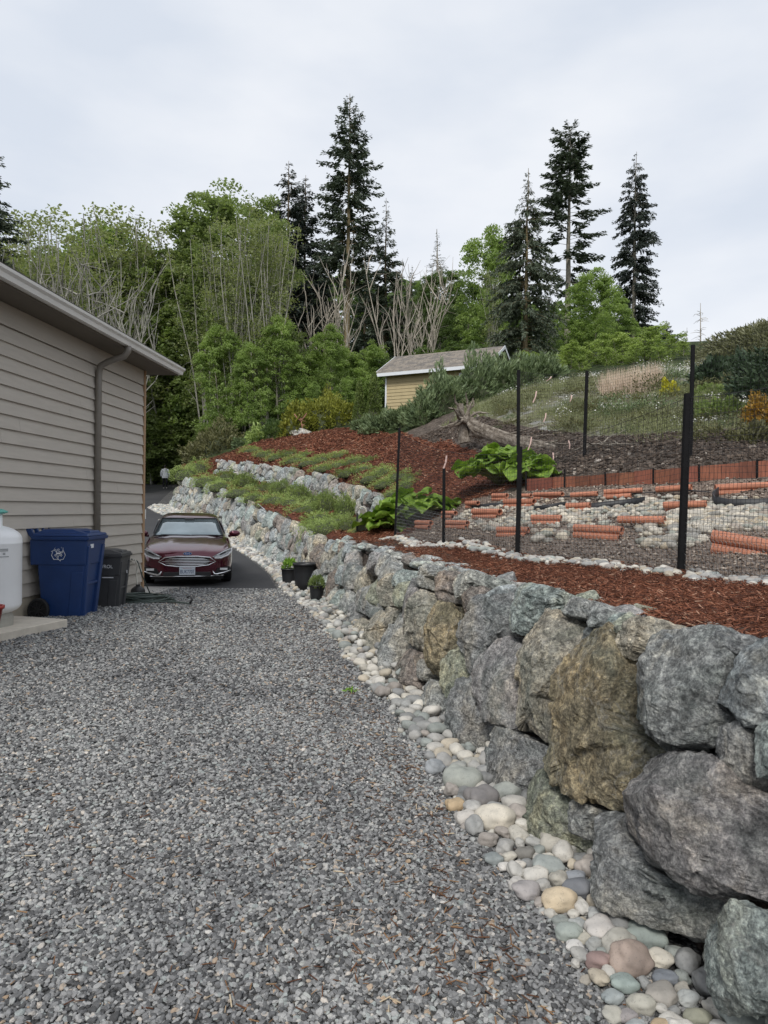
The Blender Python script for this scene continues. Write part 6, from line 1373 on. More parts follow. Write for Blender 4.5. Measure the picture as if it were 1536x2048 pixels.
for k, u, Y, v, wf, lab in (
 ('fir_big', 690, 62, 187, 1.0, 'tallest fir with layered branches and bare ochre lower trunk behind the shed'),
 ('fir_dense', 570, 78, 322, 1.1, 'dark narrow fir just left of the tallest fir, taller of a close pair'), ('fir_dense', 603, 81, 350, 1.1, 'dark narrow fir squeezed between its taller twin and the tallest fir'),
 ('fir_mid', 765, 66, 396, 1.0, 'mid height fir with open top right of the tallest fir'), ('fir_pale', 868, 88, 458, 1.4, 'small pale pointed conifer standing alone above the bare pale stems'),
 ('cedar', 1046, 47, 336, 1.1, 'drooping grey green cedar with thin spire behind the shed gable'), ('fir_sparse', 1130, 66, 256, 1.5, 'tall fir with dense rounded top and gappy lower branches'),
 ('spruce', 1262, 58, 303, 1.1, 'very dark shaggy spruce standing furthest to the right'), ('fir_big', -42, 42, 262, 1.05, 'dark fir cut by the left edge above the grey building roof'),
 ('fir_dense', 1328, 100, 640, 1.3, 'tiny distant dark conifer at the foot of the shaggy spruce'), ('fir_pale', 1368, 120, 655, .8, 'tiny distant pale conifer beside the hedge top')):
    plant(k, u, Y, v, 'conifer', lab, 'conifer tree', FW, wf)
FMK = ((500, 'behind the maples left of the fir pair'), (560, 'behind the close fir pair'), (680, 'left behind the tallest fir'), (760, 'right behind the tallest fir'), (850, 'behind the left bare pale stems'), (930, 'just right of the small pale conifer'), (985, 'left behind the fresh maple by the cedar'), (1050, 'behind the drooping cedar'), (2000, 'behind the gap between cedar and gappy fir'))
SEEN = {}
def ulabel(base, u, Y, marks):
    l = base + ' ' + [m for q, m in marks if u < q][0]
    if l in SEEN: l += ', further back' if Y > SEEN[l] else ', nearer in front'
    SEEN[l] = Y; return l
for u, Y, v in ((640, 84, 500), (725, 88, 480), (818, 84, 530), (545, 88, 440), (905, 92, 560), (965, 86, 545), (1005, 80, 560), (1090, 84, 560), (480, 90, 470)):
    plant('fir_mid', u, Y, v, 'conifer', ulabel('dark far conifer', u, Y, FMK), 'conifer tree', FW)
dead = TPL['bare_c']
t = thing('dead_tree', 'slender dead grey snag standing alone against the sky right of the spruce', 'dead tree', ((1395 - 768) / FPX * 95, 95, gz((1395 - 768) / FPX * 95, 95)), 0, FW); zt = at(1395, 606, 95)[2] - t.location.z; rng = np.random.default_rng(3); mb = MB(); mb.tube([(0, 0, -.5), (.1, 0, zt * .5), (0, 0, zt)], [.16, .11, .03], 5)
for k in range(26): h = zt * rng.uniform(.5, .95); an = rng.uniform(0, 6.28); mb.tube([(0, 0, h), (math.cos(an) * .7, math.sin(an) * .7, h + .05), (math.cos(an) * 1.5 * (1.15 - h / zt) * 2, math.sin(an) * 1.5, h - .15)], [.04, .03, .012], 3)
mb.build('trunk', B_PALE, t, local=True)
LAB = {'alder': 'sparse greyish alder with many thin bare stems behind the building roof', 'alder_b': 'thin leaved grey stemmed alder crowding behind the building roof', 'maple_a': 'tall mid green maple in the wood beyond the drive', 'maple_b': 'tall twin stemmed maple with pale trunks in the wood beyond the drive', 'maple_light': 'fresh light green maple with layered leaf clusters at the wood edge', 'maple_light_b': 'low spreading fresh green maple at the wood edge left of the shed', 'dark_maple': 'dark green leafy tree behind the shed roof', 'understory': 'dark shaded bush under the trees at the end of the drive', 'understory_light': 'mid green leafy bush under the trees at the end of the drive', 'willow': 'pale green willowy shrub on the hilltop behind the meadow'}
CAT = {'understory': 'bush', 'understory_light': 'bush', 'willow': 'shrub'}
LMK = ((40, 'over the left edge of the roof'), (85, 'above the left quarter of the gutter'), (130, 'above the gutter well left of the downspout'), (175, 'just left above the downspout elbow'), (225, 'just right above the downspout elbow'), (275, 'above the right half of the gutter'), (320, 'above the building corner'), (360, 'right of the gutter tip'), (405, 'above the parked car'), (425, 'above the far end of the lower wall'), (460, 'above the far end of the upper wall'), (505, 'left of the golden cypress mounds'), (560, 'left above the driftwood figure'), (612, 'above the driftwood figure'), (665, 'left of the tallest fir'), (715, 'at the foot of the tallest fir'), (770, 'left of the shed roof'), (822, 'behind the left end of the shed roof'), (872, 'behind the middle of the shed roof'), (922, 'behind the right half of the shed roof'), (975, 'behind the shed gable'), (1030, 'left of the drooping cedar'), (1075, 'under the drooping cedar'), (1125, 'right of the drooping cedar'), (1155, 'left of the gappy fir trunk'), (1185, 'below the gappy fir'), (1212, 'left below the shaggy spruce'), (1235, 'in front of the shaggy spruce, left side'), (1258, 'in front of the shaggy spruce trunk'), (1285, 'at the foot of the shaggy spruce'), (1315, 'right of the shaggy spruce'), (1345, 'above the dry grass tuft'), (2000, 'next to the left end of the hedge'))
SEEN = {}
def ulabel(base, u, Y, marks=LMK):
    l = base + ' ' + [m for q, m in marks if u < q][0]
    if l in SEEN: l += ', further back' if Y > SEEN[l] else ', nearer in front'
    SEEN[l] = Y; return l
LAB = {'alder': 'sparse greyish many stemmed alder', 'alder_b': 'thin leaved grey stemmed alder', 'maple_a': 'tall mid green maple', 'maple_b': 'tall green twin stemmed maple', 'maple_light': 'fresh light green maple', 'maple_light_b': 'low spreading light green maple', 'dark_maple': 'dark green leafy tree', 'understory': 'dark shaded bush', 'understory_light': 'mid green leafy bush', 'willow': 'pale green willowy shrub'}
for k, u, Y, v, wf in (
 ('alder', 55, 52, 425, 1), ('alder_b', 108, 57, 400, 1.05), ('alder', 160, 50, 405, 1.1), ('alder_b', 212, 58, 395, 1), ('alder', 262, 58, 388, 1), ('alder_b', 310, 57, 400, 1), ('alder', 18, 44, 470, 1), ('alder_b', 80, 46, 480, 1.1), ('alder_b', 140, 45, 450, 1.1), ('alder', 235, 57, 455, 1),
 ('maple_a', 415, 57, 372, 1), ('maple_a', 445, 62, 380, 1), ('maple_b', 365, 58, 425, 1), ('maple_b', 512, 57, 372, .8), ('maple_b', 548, 52, 425, .8), ('maple_a', 480, 52, 430, .9), ('maple_a', 300, 58, 500, 1), ('maple_light', 225, 60, 470, .8), ('maple_a', 175, 60, 470, 1.0), ('maple_a', 60, 62, 490, 1),
 ('maple_light', 335, 58, 605, .8), ('maple_light', 440, 45, 655, .75), ('maple_b', 395, 55, 560, .8), ('maple_light_b', 600, 50, 690, .9), ('maple_light', 650, 49, 655, .8), ('maple_light_b', 700, 53, 690, .9), ('maple_light_b', 745, 56, 676, .8), ('maple_light', 555, 46, 640, .8), ('maple_light', 500, 44, 690, .7), ('maple_b', 290, 58, 640, .9), ('maple_light_b', 620, 46, 760, .7), ('maple_light_b', 690, 46, 750, .7),
 ('maple_light', 965, 60, 462, .75), ('dark_maple', 925, 66, 560, 1), ('dark_maple', 880, 76, 540, 1), ('dark_maple', 835, 79, 590, 1), ('maple_light', 1180, 53, 540, .9), ('maple_light', 1222, 50, 590, .9), ('maple_light', 1150, 55, 570, .9), ('maple_light', 1255, 50, 640, .9), ('dark_maple', 1010, 62, 590, 1), ('dark_maple', 1090, 62, 610, 1), ('maple_a', 990, 64, 500, .8), ('dark_maple', 780, 70, 620, 1),
 ('understory_light', 300, 62, 790, 1.2), ('maple_light', 318, 62, 700, .8), ('maple_light_b', 372, 60, 720, .8), ('maple_light', 420, 56, 700, .7), ('understory', 345, 60, 790, 1.2), ('understory', 395, 58, 800, 1.1), ('understory', 440, 56, 810, 1.1), ('understory_light', 320, 57, 850, 1.1), ('understory_light', 372, 57, 840, 1), ('understory', 480, 55, 790, 1.2), ('understory', 530, 54, 770, 1.2), ('understory_light', 570, 52, 770, 1.1), ('understory', 620, 58, 740, 1.2), ('understory', 680, 60, 740, 1.2), ('understory', 740, 60, 740, 1.2), ('understory_light', 410, 50, 850, 1), ('understory', 460, 50, 830, 1), ('understory_light', 285, 64, 860, 1.2), ('understory', 260, 66, 800, 1.3), ('understory', 800, 55, 720, 1.2), ('understory', 860, 56, 700, 1.2), ('understory', 940, 56, 690, 1.2),
 ('alder', 500, 47, 395, .8), ('alder_b', 532, 46, 405, .8), ('alder', 462, 46, 420, .8), ('alder_b', 410, 50, 440, .8), ('alder_b', 560, 47, 440, .7), ('alder', 985, 52, 520, .7), ('understory_light', 308, 57, 880, 1.3), ('understory_light', 352, 56, 868, 1.1), ('maple_light_b', 296, 59, 800, .9), ('maple_light_b', 338, 59, 790, .9), ('maple_light_b', 386, 57, 800, .8), ('maple_light', 440, 58, 760, .8),
 ('willow', 1190, 37, 676, 1.44), ('willow', 1240, 36, 664, 1.44), ('willow', 1290, 35, 652, 1.28), ('willow', 1335, 34, 668, 1.28), ('willow', 1140, 38, 688, 1.60), ('willow', 1065, 39, 704, 1.28), ('willow', 1105, 37, 713, 1.28), ('willow', 1365, 38, 683, 1.28), ('willow', 1265, 33, 688, 1.28), ('willow', 1320, 32, 693, 1.28), ('willow', 1215, 34, 693, 1.28), ('willow', 1160, 34, 710, 1.28)):
    plant(k, u, Y, v, 'shrub' if k == 'willow' else ('bush' if k.startswith('under') else 'tree'), ulabel(LAB[k], u, Y), CAT.get(k, 'tree'), {'willow': 'pale green shrubs along the hilltop'}.get(k, FW), wf)
for k, u, Y, v, lab in (('bare_a', 672, 56, 470, 'tall clump of bare pale stems in front of the tallest fir'), ('bare_a', 640, 58, 520, 'bare pale stems left of the tallest fir trunk'), ('bare_b', 800, 58, 475, 'bare pale stems rising behind the left end of the shed roof'), ('bare_b', 835, 60, 490, 'bare pale stems in the middle of the group behind the shed roof'), ('bare_c', 868, 57, 580, 'widely spreading bare pale shrub behind the shed ridge'), ('bare_c', 610, 54, 560, 'leaning bare pale branches at the edge of the maples'), ('twiggy', 90, 44, 520, 'dense thicket of grey bare twigs behind the left roof edge'), ('twiggy', 150, 43, 545, 'dense thicket of grey bare twigs above the gutter'), ('twiggy', 215, 44, 540, 'dense grey twig thicket nearest the downspout side of the roof'), ('twiggy', 30, 43, 500, 'dense grey twig thicket at the left edge')):
    plant(k, u, Y, v, 'bare_shrub', lab, 'bare shrub')
# far wood that reads as one mass
rng = np.random.default_rng(77); n = 26000; u = rng.uniform(-500, 1330, n); vt = np.interp(u, [-500, 0, 300, 600, 900, 1100, 1250, 1330], [520, 520, 500, 560, 600, 620, 650, 690]) + 26 * vnoise(np.stack([u / 26, u * 0, u * 0], -1), 3); f = rng.random(n) ** 1.2
Yd = rng.uniform(93, 112, n); C = np.array([at(a, b, c) for a, b, c in zip(u, vt + (880 - vt) * f, Yd)]); V, F = quad_leaves(C, rng.uniform(.5, 1.1, n), .6, rng, .4)
link('distant_woods', mesh_from('distant_woods', V, [F], L_DARK), kind='stuff')
# ---- leafy mounds
def mound(name, label, cat, P, rx, ry, rz_, n, ls, leaf, seed, group=None, pw=2.0, taper=0.0, rough=.2, asp=.5, up=.0, core=.8, parent=None, part='foliage'):
    rng = np.random.default_rng(seed); d = rng.normal(size=(n, 3)); d /= np.linalg.norm(d, axis=1)[:, None]; d[:, 2] = np.where(d[:, 2] < -.25, -d[:, 2], d[:, 2])
    k = 1 / (np.abs(d) ** pw).sum(1) ** (1 / pw); q = d * k[:, None]; lump = 1 + rough * vnoise(q * 2.2 + seed, seed) + rough * .8 * vnoise(q * 5.1 + seed, seed + 1)
    r = rng.uniform(.62, 1.05, n) ** .6 * lump; q = q * r[:, None]; tp = 1 - taper * np.clip(q[:, 2], 0, 1.2)
    C = q * [rx, ry, rz_] * np.stack([tp, tp, np.ones(n)], -1); ax = d * .8 + np.array([0, 0, up]); V, F = quad_leaves(C, ls * rng.uniform(.6, 1.35, n), asp, rng, .1, ax)
    t = thing(name, label, cat, P, 0, group) if parent is None else parent
    o = link(part, mesh_from(part, V, [F], leaf), t, loc=None if parent is None else P)
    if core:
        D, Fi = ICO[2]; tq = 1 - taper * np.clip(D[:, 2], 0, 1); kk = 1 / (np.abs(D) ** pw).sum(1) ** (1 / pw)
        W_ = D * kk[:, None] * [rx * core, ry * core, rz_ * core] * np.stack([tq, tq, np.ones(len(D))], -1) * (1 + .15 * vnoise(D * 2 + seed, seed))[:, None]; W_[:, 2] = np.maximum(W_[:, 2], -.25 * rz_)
        link('branches', mesh_from('branches', W_, [Fi], B_DARK, True), t, loc=None if parent is None else P)  # solid filler core; shade deep in the foliage is put into its colour
    return t
def mpx(name, label, cat, u, vb, Y, w, h, n, ls, leaf, seed, dep=1.0, **k):
    x = (u - 768) / FPX * Y; z = at(u, vb, Y)[2]; g = gz(x, Y); z = min(z, g + .35) if g < z else z; s = Y / FPX; rz_ = h * s
    return mound(name, label, cat, (x, Y, min(z, g + .1)), w * s / 2, w * s / 2 * dep, rz_ + max(0, z - (g + .1)), n, ls, leaf, seed, **k)
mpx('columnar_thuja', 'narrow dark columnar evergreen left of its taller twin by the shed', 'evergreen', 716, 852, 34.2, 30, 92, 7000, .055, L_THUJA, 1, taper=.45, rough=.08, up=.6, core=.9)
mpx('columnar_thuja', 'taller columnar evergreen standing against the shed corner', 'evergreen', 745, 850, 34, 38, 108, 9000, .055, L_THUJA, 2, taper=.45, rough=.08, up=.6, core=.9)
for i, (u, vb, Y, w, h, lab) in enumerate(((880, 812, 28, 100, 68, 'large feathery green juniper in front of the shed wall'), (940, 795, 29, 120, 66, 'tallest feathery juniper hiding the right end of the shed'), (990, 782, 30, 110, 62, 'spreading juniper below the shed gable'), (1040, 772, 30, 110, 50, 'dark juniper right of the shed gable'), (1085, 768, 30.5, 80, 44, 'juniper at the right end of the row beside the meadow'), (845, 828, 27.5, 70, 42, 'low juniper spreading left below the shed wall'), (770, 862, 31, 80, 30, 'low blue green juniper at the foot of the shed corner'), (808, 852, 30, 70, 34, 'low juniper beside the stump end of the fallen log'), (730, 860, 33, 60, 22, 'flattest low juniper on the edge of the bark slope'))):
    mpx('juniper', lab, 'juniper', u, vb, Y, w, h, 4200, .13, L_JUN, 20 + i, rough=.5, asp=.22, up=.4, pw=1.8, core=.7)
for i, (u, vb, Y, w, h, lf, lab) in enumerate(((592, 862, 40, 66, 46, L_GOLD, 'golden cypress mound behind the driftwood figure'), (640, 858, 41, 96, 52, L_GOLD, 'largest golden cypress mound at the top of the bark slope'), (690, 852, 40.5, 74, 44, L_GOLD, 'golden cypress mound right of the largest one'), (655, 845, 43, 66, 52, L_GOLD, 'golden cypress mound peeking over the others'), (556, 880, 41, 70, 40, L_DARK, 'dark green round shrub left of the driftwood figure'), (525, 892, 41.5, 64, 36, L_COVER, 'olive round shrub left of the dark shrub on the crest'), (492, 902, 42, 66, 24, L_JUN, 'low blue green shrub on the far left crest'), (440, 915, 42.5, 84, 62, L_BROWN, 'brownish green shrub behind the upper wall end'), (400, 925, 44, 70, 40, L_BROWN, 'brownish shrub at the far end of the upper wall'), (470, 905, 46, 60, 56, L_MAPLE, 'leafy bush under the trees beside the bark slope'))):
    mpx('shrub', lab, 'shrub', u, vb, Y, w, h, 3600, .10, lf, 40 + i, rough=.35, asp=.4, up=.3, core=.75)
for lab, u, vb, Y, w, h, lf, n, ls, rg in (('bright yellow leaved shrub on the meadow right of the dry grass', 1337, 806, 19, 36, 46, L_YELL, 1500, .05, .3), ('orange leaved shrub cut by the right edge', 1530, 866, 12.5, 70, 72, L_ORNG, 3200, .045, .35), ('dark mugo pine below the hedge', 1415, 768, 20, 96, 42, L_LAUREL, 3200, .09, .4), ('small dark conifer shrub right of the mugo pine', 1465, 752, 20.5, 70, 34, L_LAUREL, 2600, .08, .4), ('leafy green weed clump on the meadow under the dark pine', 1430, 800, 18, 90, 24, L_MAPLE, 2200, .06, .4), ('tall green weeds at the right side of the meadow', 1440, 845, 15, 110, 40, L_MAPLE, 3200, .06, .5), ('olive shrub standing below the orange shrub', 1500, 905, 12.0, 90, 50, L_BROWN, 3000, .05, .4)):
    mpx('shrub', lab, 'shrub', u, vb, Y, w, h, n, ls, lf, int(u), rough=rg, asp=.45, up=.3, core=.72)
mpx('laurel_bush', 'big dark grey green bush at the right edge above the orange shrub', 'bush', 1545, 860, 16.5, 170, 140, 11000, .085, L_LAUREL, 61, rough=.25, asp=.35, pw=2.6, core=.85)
mpx('hedge', 'long sloping clipped hedge on the skyline at the right', 'hedge', 1660, 745, 24, 580, 118, 30000, .10, L_HEDGE, 62, dep=.35, rough=.06, asp=.2, up=.1, pw=2.0, core=.93)
# ---- ground cover on the two terraces
rr = random.Random(12); CM = []
for k, (lf, n, ls, rg, up) in enumerate(((L_COVER, 2400, .045, .35, .5), (L_COVER, 2400, .042, .45, .5), (L_ROSE, 2600, .06, .3, 1.2), (L_COVER, 2200, .05, .4, .3), (L_ROSE, 2400, .05, .4, .9))):
    t = mound('ground_cover', 'x', 'shrub', (0, 0, -50), 1, 1, 1, n, ls, lf, 70 + k, rough=rg, asp=.42, up=up, core=.7); CM.append(t)
CMK = ((385, 'at the far left end of the wall'), (405, 'near the far left end of the wall'), (425, 'above the car roof, left'), (447, 'above the car roof, right'), (470, 'above the right car mirror'), (485, 'left of the middle of the bed'), (502, 'left of the driftwood figure column'), (520, 'where the bed widens'), (540, 'in the middle of the bed'), (556, 'in mid bed by the dark tuft'), (571, 'left of the black pots column'), (590, 'above the small left pot'), (605, 'above the left pot'), (616, 'above the big pot'), (626, 'straight above the big pot'), (636, 'above the big pot, right side'), (648, 'above the small front pot'), (660, 'right above the small front pot'), (672, 'two plants left of the hose post'), (685, 'left below the upper wall end'), (695, 'beside the hose post'), (705, 'close left of the hose post'), (716, 'touching the hose post'), (737, 'above the hose post'), (744, 'left of the corner stake'), (750, 'low left of the corner stake'), (772, 'just left of the fence corner stake'), (783, 'behind the fence corner stake'), (795, 'at the foot of the fence corner stake'), (805, 'right of the fence corner stake'), (820, 'right behind the front netting'), (2000, 'furthest right'))
def cover(u, v, w, h, k, label, group, dz=0):
    label = ulabel(label, u, -v, CMK)
    g = hit(u, v, 9); s = g[1] / FPX; t = dup(CM[k], (g[0], g[1] + .1, g[2] - .03 + dz), rr.uniform(0, 6.3), (w * s / 2 * 1.08, w * s / 2 * rr.uniform(.8, 1.1), h * s * 1.1), label, group)
LG, UG = 'ground cover plants in the bed between the two walls', 'ground cover plants on the bark slope above the upper wall'
for u, v, w, h, k in ((372, 955, 62, 22, 0), (395, 945, 60, 26, 1), (412, 968, 66, 20, 3), (440, 978, 70, 18, 0), (455, 962, 60, 22, 4), (478, 990, 76, 18, 1), (492, 974, 62, 24, 2), (512, 1000, 74, 18, 3), (530, 984, 70, 22, 4), (548, 1008, 76, 20, 0), (560, 990, 60, 26, 2), (580, 1012, 80, 20, 1), (598, 1000, 62, 28, 2), (612, 1028, 84, 22, 0), (630, 1012, 70, 26, 4), (640, 1042, 88, 22, 3), (655, 1022, 70, 34, 2), (668, 1052, 88, 24, 1), (690, 1036, 72, 40, 2), (700, 1056, 66, 26, 4), (652, 1064, 78, 22, 0), (628, 1056, 70, 22, 3), (714, 1068, 40, 14, 0)):
    cover(u, v, w * .92, h, k, 'dark bushy plant in the lower terrace' if k in (2, 4) else 'yellow green plant in the lower terrace', LG)
for u, v, w, h, k in ((505, 905, 54, 12, 0), (530, 912, 56, 13, 1), (556, 918, 60, 14, 3), (582, 912, 54, 13, 4), (590, 926, 64, 15, 0), (618, 930, 62, 14, 1), (612, 914, 52, 13, 3), (645, 924, 60, 14, 0), (650, 940, 64, 14, 3), (678, 936, 64, 16, 1), (682, 915, 56, 13, 0), (700, 950, 66, 16, 4), (708, 928, 62, 16, 0), (732, 944, 68, 18, 3), (745, 962, 70, 18, 1), (742, 925, 56, 14, 4), (768, 950, 70, 20, 0), (776, 972, 74, 18, 3), (800, 960, 70, 22, 1), (815, 978, 66, 20, 0), (790, 990, 56, 14, 3), (826, 962, 50, 18, 4), (770, 1000, 50, 12, 1)):
    cover(u, v, w * .92, h, k, 'dark small plant on the bark slope' if k == 4 else 'yellow green plant on the slope', UG)
cover(618, 1082, 46, 34, 0, 'yellow green plant spilling over the wall edge', LG)
cover(425, 985, 34, 10, 3, 'small yellow green clump on the wall edge', LG)
for t in CM:
    for c in list(t.children): bpy.data.objects.remove(c)
    bpy.data.objects.remove(t)
# ---- weeds and heathers over the meadow and the soil bank
WM = []
for k, (lf, n, ls, asp, up) in enumerate(((L_GRASS, 900, .10, .10, 1.6), (L_JUN, 900, .07, .3, .8), (L_BROWN, 900, .07, .35, .6), (L_HEDGE, 800, .06, .35, .6))):
    WM.append(mound('weed_clump', 'x', 'weed', (0, 0, -60), 1, 1, 1, n, ls, lf, 170 + k, rough=.5, asp=asp, up=up, core=0))
zq = np.array(Z_MEADOW); rq = random.Random(44); cnt_ = 0; acc = [[], [], [], []]
SRC = []
for t in WM:
    me = t.children[0].data; a_ = np.zeros(len(me.vertices) * 3, np.float32); me.vertices.foreach_get('co', a_); SRC.append(a_.reshape(-1, 3))
    for c in list(t.children): bpy.data.objects.remove(c)
    bpy.data.objects.remove(t)
while cnt_ < 110:
    u_, v_ = rq.uniform(900, 1536), rq.uniform(752, 880); g = hit(u_, v_, 9)
    if not (pip(np.array([g[0]]), np.array([g[1]]), zq)[0] or rq.random() < .12) or g[1] > 30: continue
    r_ = rq.uniform(.25, .75); k = rq.choice((0, 0, 1, 2, 2, 3)); a_ = rq.uniform(0, 6.3); M3 = np.array(Matrix.Rotation(a_, 3, 'Z')) @ np.diag([r_, r_, r_ * rq.uniform(.35, .7)])
    acc[k].append(SRC[k] @ M3.T + g - [0, 0, .03]); cnt_ += 1
for k, lf in enumerate((L_GRASS, L_JUN, L_BROWN, L_HEDGE)):
    V = np.concatenate(acc[k]); link('meadow_weeds', mesh_from('meadow_weeds', V, [np.arange(len(V)).reshape(-1, 4)], lf), kind='stuff')
# ---- rhubarb
def rhu_leaf(seed, L_=.42, Wd=.36):
    rng = np.random.default_rng(seed); nu, nv = 13, 11; V = []
    for i in range(nu):
        u = i / (nu - 1); w = Wd * (math.sin(math.pi * min(1, u * .93 + .05)) ** .7) * (1.05 - .3 * u) + .01
        for j in range(nv):
            v = j / (nv - 1) * 2 - 1; x = u * L_; y = v * w / 1.0
            z = .05 * math.sin(u * 9 + seed) * abs(v) + .035 * math.sin(v * 14 + seed * 2) * abs(v) + .07 * v * v - .28 * L_ * u * u
            V.append((x - .12 * L_ * v * v * (1 - u), y, z + rng.normal() * .006))
    F = [[i * nv + j, (i + 1) * nv + j, (i + 1) * nv + j + 1, i * nv + j + 1] for i in range(nu - 1) for j in range(nv - 1)]
    return mesh_from('leaf', V, [F], L_RHU, True)
RL = [rhu_leaf(k) for k in range(4)]; M_STALK = simple('rhubarb_stalk', (.3, .32, .12), .5, .2, 6)
def rhubarb(label, P, n, spread, hmax, seed, stretch=(1, 1)):
    t = thing('rhubarb_plant', label, 'plant', P); rng = random.Random(seed)
    for k in range(n):
        an = k * 2.4 + rng.uniform(-.3, .3); f = (k + .5) / n; r = spread * f ** .7 * rng.uniform(.7, 1.1); h = hmax * (1 - .6 * f) * rng.uniform(.8, 1.1); p = Vector((r * math.cos(an) * stretch[0], r * math.sin(an) * stretch[1], h)); s = rng.uniform(.45, .85)
        l = link('leaf', RL[rng.randrange(4)], t, loc=p, rot=(rng.uniform(-.35, .35), rng.uniform(-.5, .15) + .35 * f, an + rng.uniform(-.4, .4)), scale=s)
        mb = MB(); mb.tube([(0, 0, 0), p * .5 + Vector((0, 0, .08)), p], .014, 6); mb.build('stalk', M_STALK, t, True, local=True)
    return t
g = hit(1000, 972, 9); rhubarb('big rhubarb plant with large wavy leaves behind the front fence', g, 60, .66, .66, 1, (1.15, .8))
g = hit(838, 1040, 9); rhubarb('rhubarb plant with large light green leaves beside the grey hose post', g, 50, .66, .46, 2, (1.25, .8))
g = hit(765, 1062, 9); rhubarb('smaller rhubarb leaves spreading in front of the fence corner post', g + np.array([.1, 0, 0]), 22, .4, .36, 5)
g = hit(1060, 968, 9); rhubarb('rhubarb clump right of the tall fence stake', g, 24, .4, .44, 7)
# ---- fallen log, brush pile, driftwood figure
lp = np.array([at(938, 850, 17.4), at(975, 866, 16.9), at(1020, 880, 16.3), at(1070, 892, 15.8), at(1120, 900, 15.3), at(1175, 908, 15.0)]); tt = np.linspace(0, 1, 60); lp = np.stack([cinterp(tt, np.linspace(0, 1, 6), lp[:, k]) for k in range(3)], -1)
lg = thing('fallen_log', 'weathered grey fallen log with torn root end on the soil bank', 'log', lp[0]); rng = np.random.default_rng(4); ns = 26; V = []
for i, p_ in enumerate(lp):
    a = np.arange(ns) * 2 * math.pi / ns; r = np.interp(tt[i], [0, .1, .5, 1], [.26, .20, .165, .07]); q = r * (1 + .16 * fbm(np.stack([np.cos(a) * 3, np.sin(a) * 3, np.full(ns, i * .06)], -1), 3, 5)); V.append(np.stack([np.full(ns, p_[0]), p_[1] + q * np.cos(a), p_[2] + q * np.sin(a)], -1))
F = [[i * ns + k, i * ns + (k + 1) % ns, (i + 1) * ns + (k + 1) % ns, (i + 1) * ns + k] for i in range(59) for k in range(ns)]; mb = MB(); mb.add(np.concatenate(V), F); mb.NG += [np.array([list(range(ns))]), np.array([list(range(59 * ns, 60 * ns))[::-1]])]; mb.build('trunk', B_LOG, lg, False)
mb = MB(); limb(mb, lp[0] + [-.1, 0, -.45], [-.16, 0, 1], 1.0, .17, rng, 6, .06, 0, 9, .08); mb.build('snag', B_LOG, lg, False)
for k in range(12):
    mb = MB(); limb(mb, lp[1] + [-.1, -.1, .1], [rng.normal() * .6 - .4, rng.normal() * .4 - .2, rng.normal() * .6 + .3], rng.uniform(.4, .9), .06, rng, 7, .3, 0, 6, .012); mb.build('root', B_LOG, lg, True)
for k in range(6):
    mb = MB(); i = rng.integers(15, 50); limb(mb, lp[i] + [0, -.15, .1], [1, -.15, .15 * rng.normal()], rng.uniform(.6, 1.2), .022, rng, 5, .12, 0, 4, .006); mb.build('splinter', B_LOG, lg, True)
bp = hit(1225, 893); brush = thing('brush_pile', 'small heap of dead sticks on the dark soil bank right of the log', 'brush', bp)
for k in range(22):
    mb = MB(); limb(mb, (rng.normal() * .45, rng.normal() * .2, .04), [rng.normal(), rng.normal() * .5, .12 * abs(rng.normal())], rng.uniform(.3, .9), .014, rng, 4, .2, 0, 4, .004); mb.build('stick', B_PALE if k % 3 else B_LOG, brush, True, local=True)
dg = hit(600, 870); fg = thing('driftwood_figure', 'reddish driftwood figure with raised arms standing on a pale rock at the crest', 'sculpture', dg); sc_ = dg[1] / FPX; M_DRIFT = simple('red_driftwood', (.3, .15, .1), .8, .3, 9)
D, F = ICO[3]; MB().add(D * [22 * sc_, 10 * sc_, 9 * sc_] * (1 + .25 * vnoise(D * 2.2, 4))[:, None] + [2 * sc_, 0, 3 * sc_], F).build('rock_base', M_ROCK, fg, local=True).color = (.4, .39, .37, 1)
for pth, r in (([(6, 0, 6), (4, 0, 20), (1, 0, 34)], 2.0), ([(2, 0, 28), (-6, 0, 34), (-12, 0, 42)], 1.6), ([(2, 0, 28), (8, 0, 36), (13, 0, 44)], 1.5), ([(1, 0, 30), (-2, 0, 40), (-4, 0, 46)], 1.2), ([(3, 0, 22), (8, 0, 20), (10, 0, 16)], 2.2), ([(1, 0, 30), (6, 0, 29), (11, 0, 26)], 1.5)):
    MB().tube(np.array(pth) * sc_, [r * sc_, r * sc_, r * .5 * sc_], 7).build('driftwood_limb', M_DRIFT, fg, True, local=True)
# ---- meadow grass and white flowers (uncountable)
rng = np.random.default_rng(9); zm = np.array(Z_MEADOW); n = 70000; x = rng.uniform(zm[:, 0].min(), zm[:, 0].max(), n); y = rng.uniform(zm[:, 1].min(), zm[:, 1].max(), n)
ok = pip(x, y, zm) & (n2(x, y, .55, 4) > -.35); x, y = x[ok], y[ok]; z = hill_z(x, y); n = len(x); hgt = rng.uniform(.06, .26, n) * (1 + .7 * n2(x, y, .5, 8)); w = rng.uniform(.006, .014, n); an = rng.uniform(0, 6.28, n); ln = rng.normal(size=(n, 2)) * .09
V = np.stack([np.stack([x - w * np.cos(an), y - w * np.sin(an), z - .02], -1), np.stack([x + w * np.cos(an), y + w * np.sin(an), z - .02], -1), np.stack([x + ln[:, 0], y + ln[:, 1], z + hgt], -1)], 1).reshape(-1, 3)
link('meadow_grass', mesh_from('meadow_grass', V, [np.arange(3 * n).reshape(-1, 3)], L_GRASS), kind='stuff')
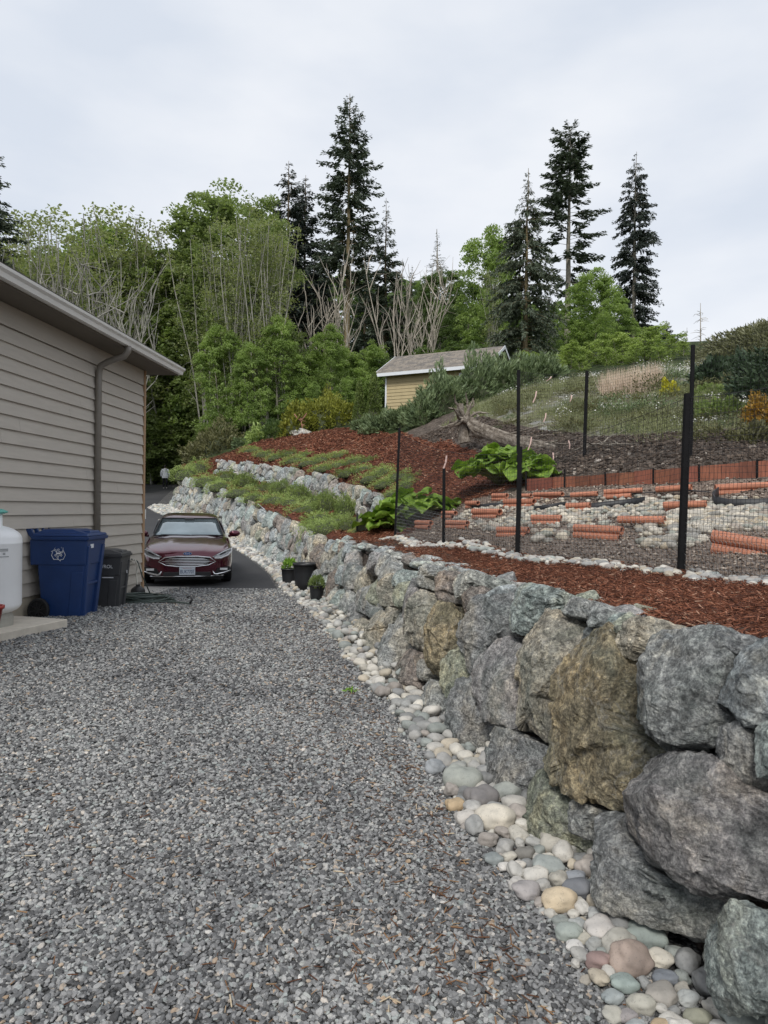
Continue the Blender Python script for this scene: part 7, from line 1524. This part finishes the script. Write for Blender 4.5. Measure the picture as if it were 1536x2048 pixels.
m = n2(x, y, .4, 14) + .9 * n2(x, y, 1.3, 15); pk = np.where(m > .3)[0]; pk = pk[rng.permutation(len(pk))[:7000]]
V, F = quad_leaves(np.stack([x[pk], y[pk], z[pk] + hgt[pk] * 1.02 + .02], -1), rng.uniform(.014, .028, len(pk)), .8, rng, .6); link('white_flowers', mesh_from('white_flowers', V, [F], L_FLOW), kind='stuff')
g0 = hit(1262, 785); n = 1500; a = rng.uniform(0, 6.28, n); r = np.sqrt(rng.random(n)); bx_, by_ = r * np.cos(a) * .95, r * np.sin(a) * .5; bz = np.array(hill_z(g0[0] + bx_, g0[1] + by_)) - g0[2]; hh = rng.uniform(.3, .85, n); w = .010; ln = rng.normal(size=(n, 2)) * .14
V = np.stack([np.stack([bx_ - w, by_, bz], -1), np.stack([bx_ + w, by_, bz], -1), np.stack([bx_ + ln[:, 0], by_ + ln[:, 1], bz + hh], -1)], 1).reshape(-1, 3)
tag(link('dry_grass_clump', mesh_from('dry_grass_clump', V, [np.arange(3 * n).reshape(-1, 3)], L_DRYG), loc=g0), 'wide tuft of dry pinkish grass on top of the meadow', 'grass clump')
# ---- plants in the pots
mound('', '', '', (0, 0, .36), .15, .15, .16, 260, .035, L_SPRIG, 91, parent=pot_a, part='plant', core=0, up=.8)
mound('', '', '', (0, 0, .25), .13, .13, .15, 700, .03, L_ROSE, 92, parent=pot_c, part='plant', core=0, up=1.0, asp=.2)
# ---- straw wisp and weeds in the gravel
rng = np.random.default_rng(15)
for nm, lab, u, v, n, mt, sz in (('straw_tuft', 'small wisp of pale straw lying on the gravel in the foreground', 692, 1852, 30, L_DRYG, .03), ('weed', 'tiny green weed growing in the gravel near the cobbles', 702, 1383, 40, L_SPRIG, .03)):
    g = gp(u, v, .02); C = rng.normal(size=(n, 3)) * [.028, .02, .006] + [0, 0, .015]; V, F = quad_leaves(C, sz * rng.uniform(.4, 1, n), .07 if nm[0] == 's' else .3, rng, .8); tag(link(nm, mesh_from(nm, V, [F], mt), loc=g), lab, nm.split('_')[0])
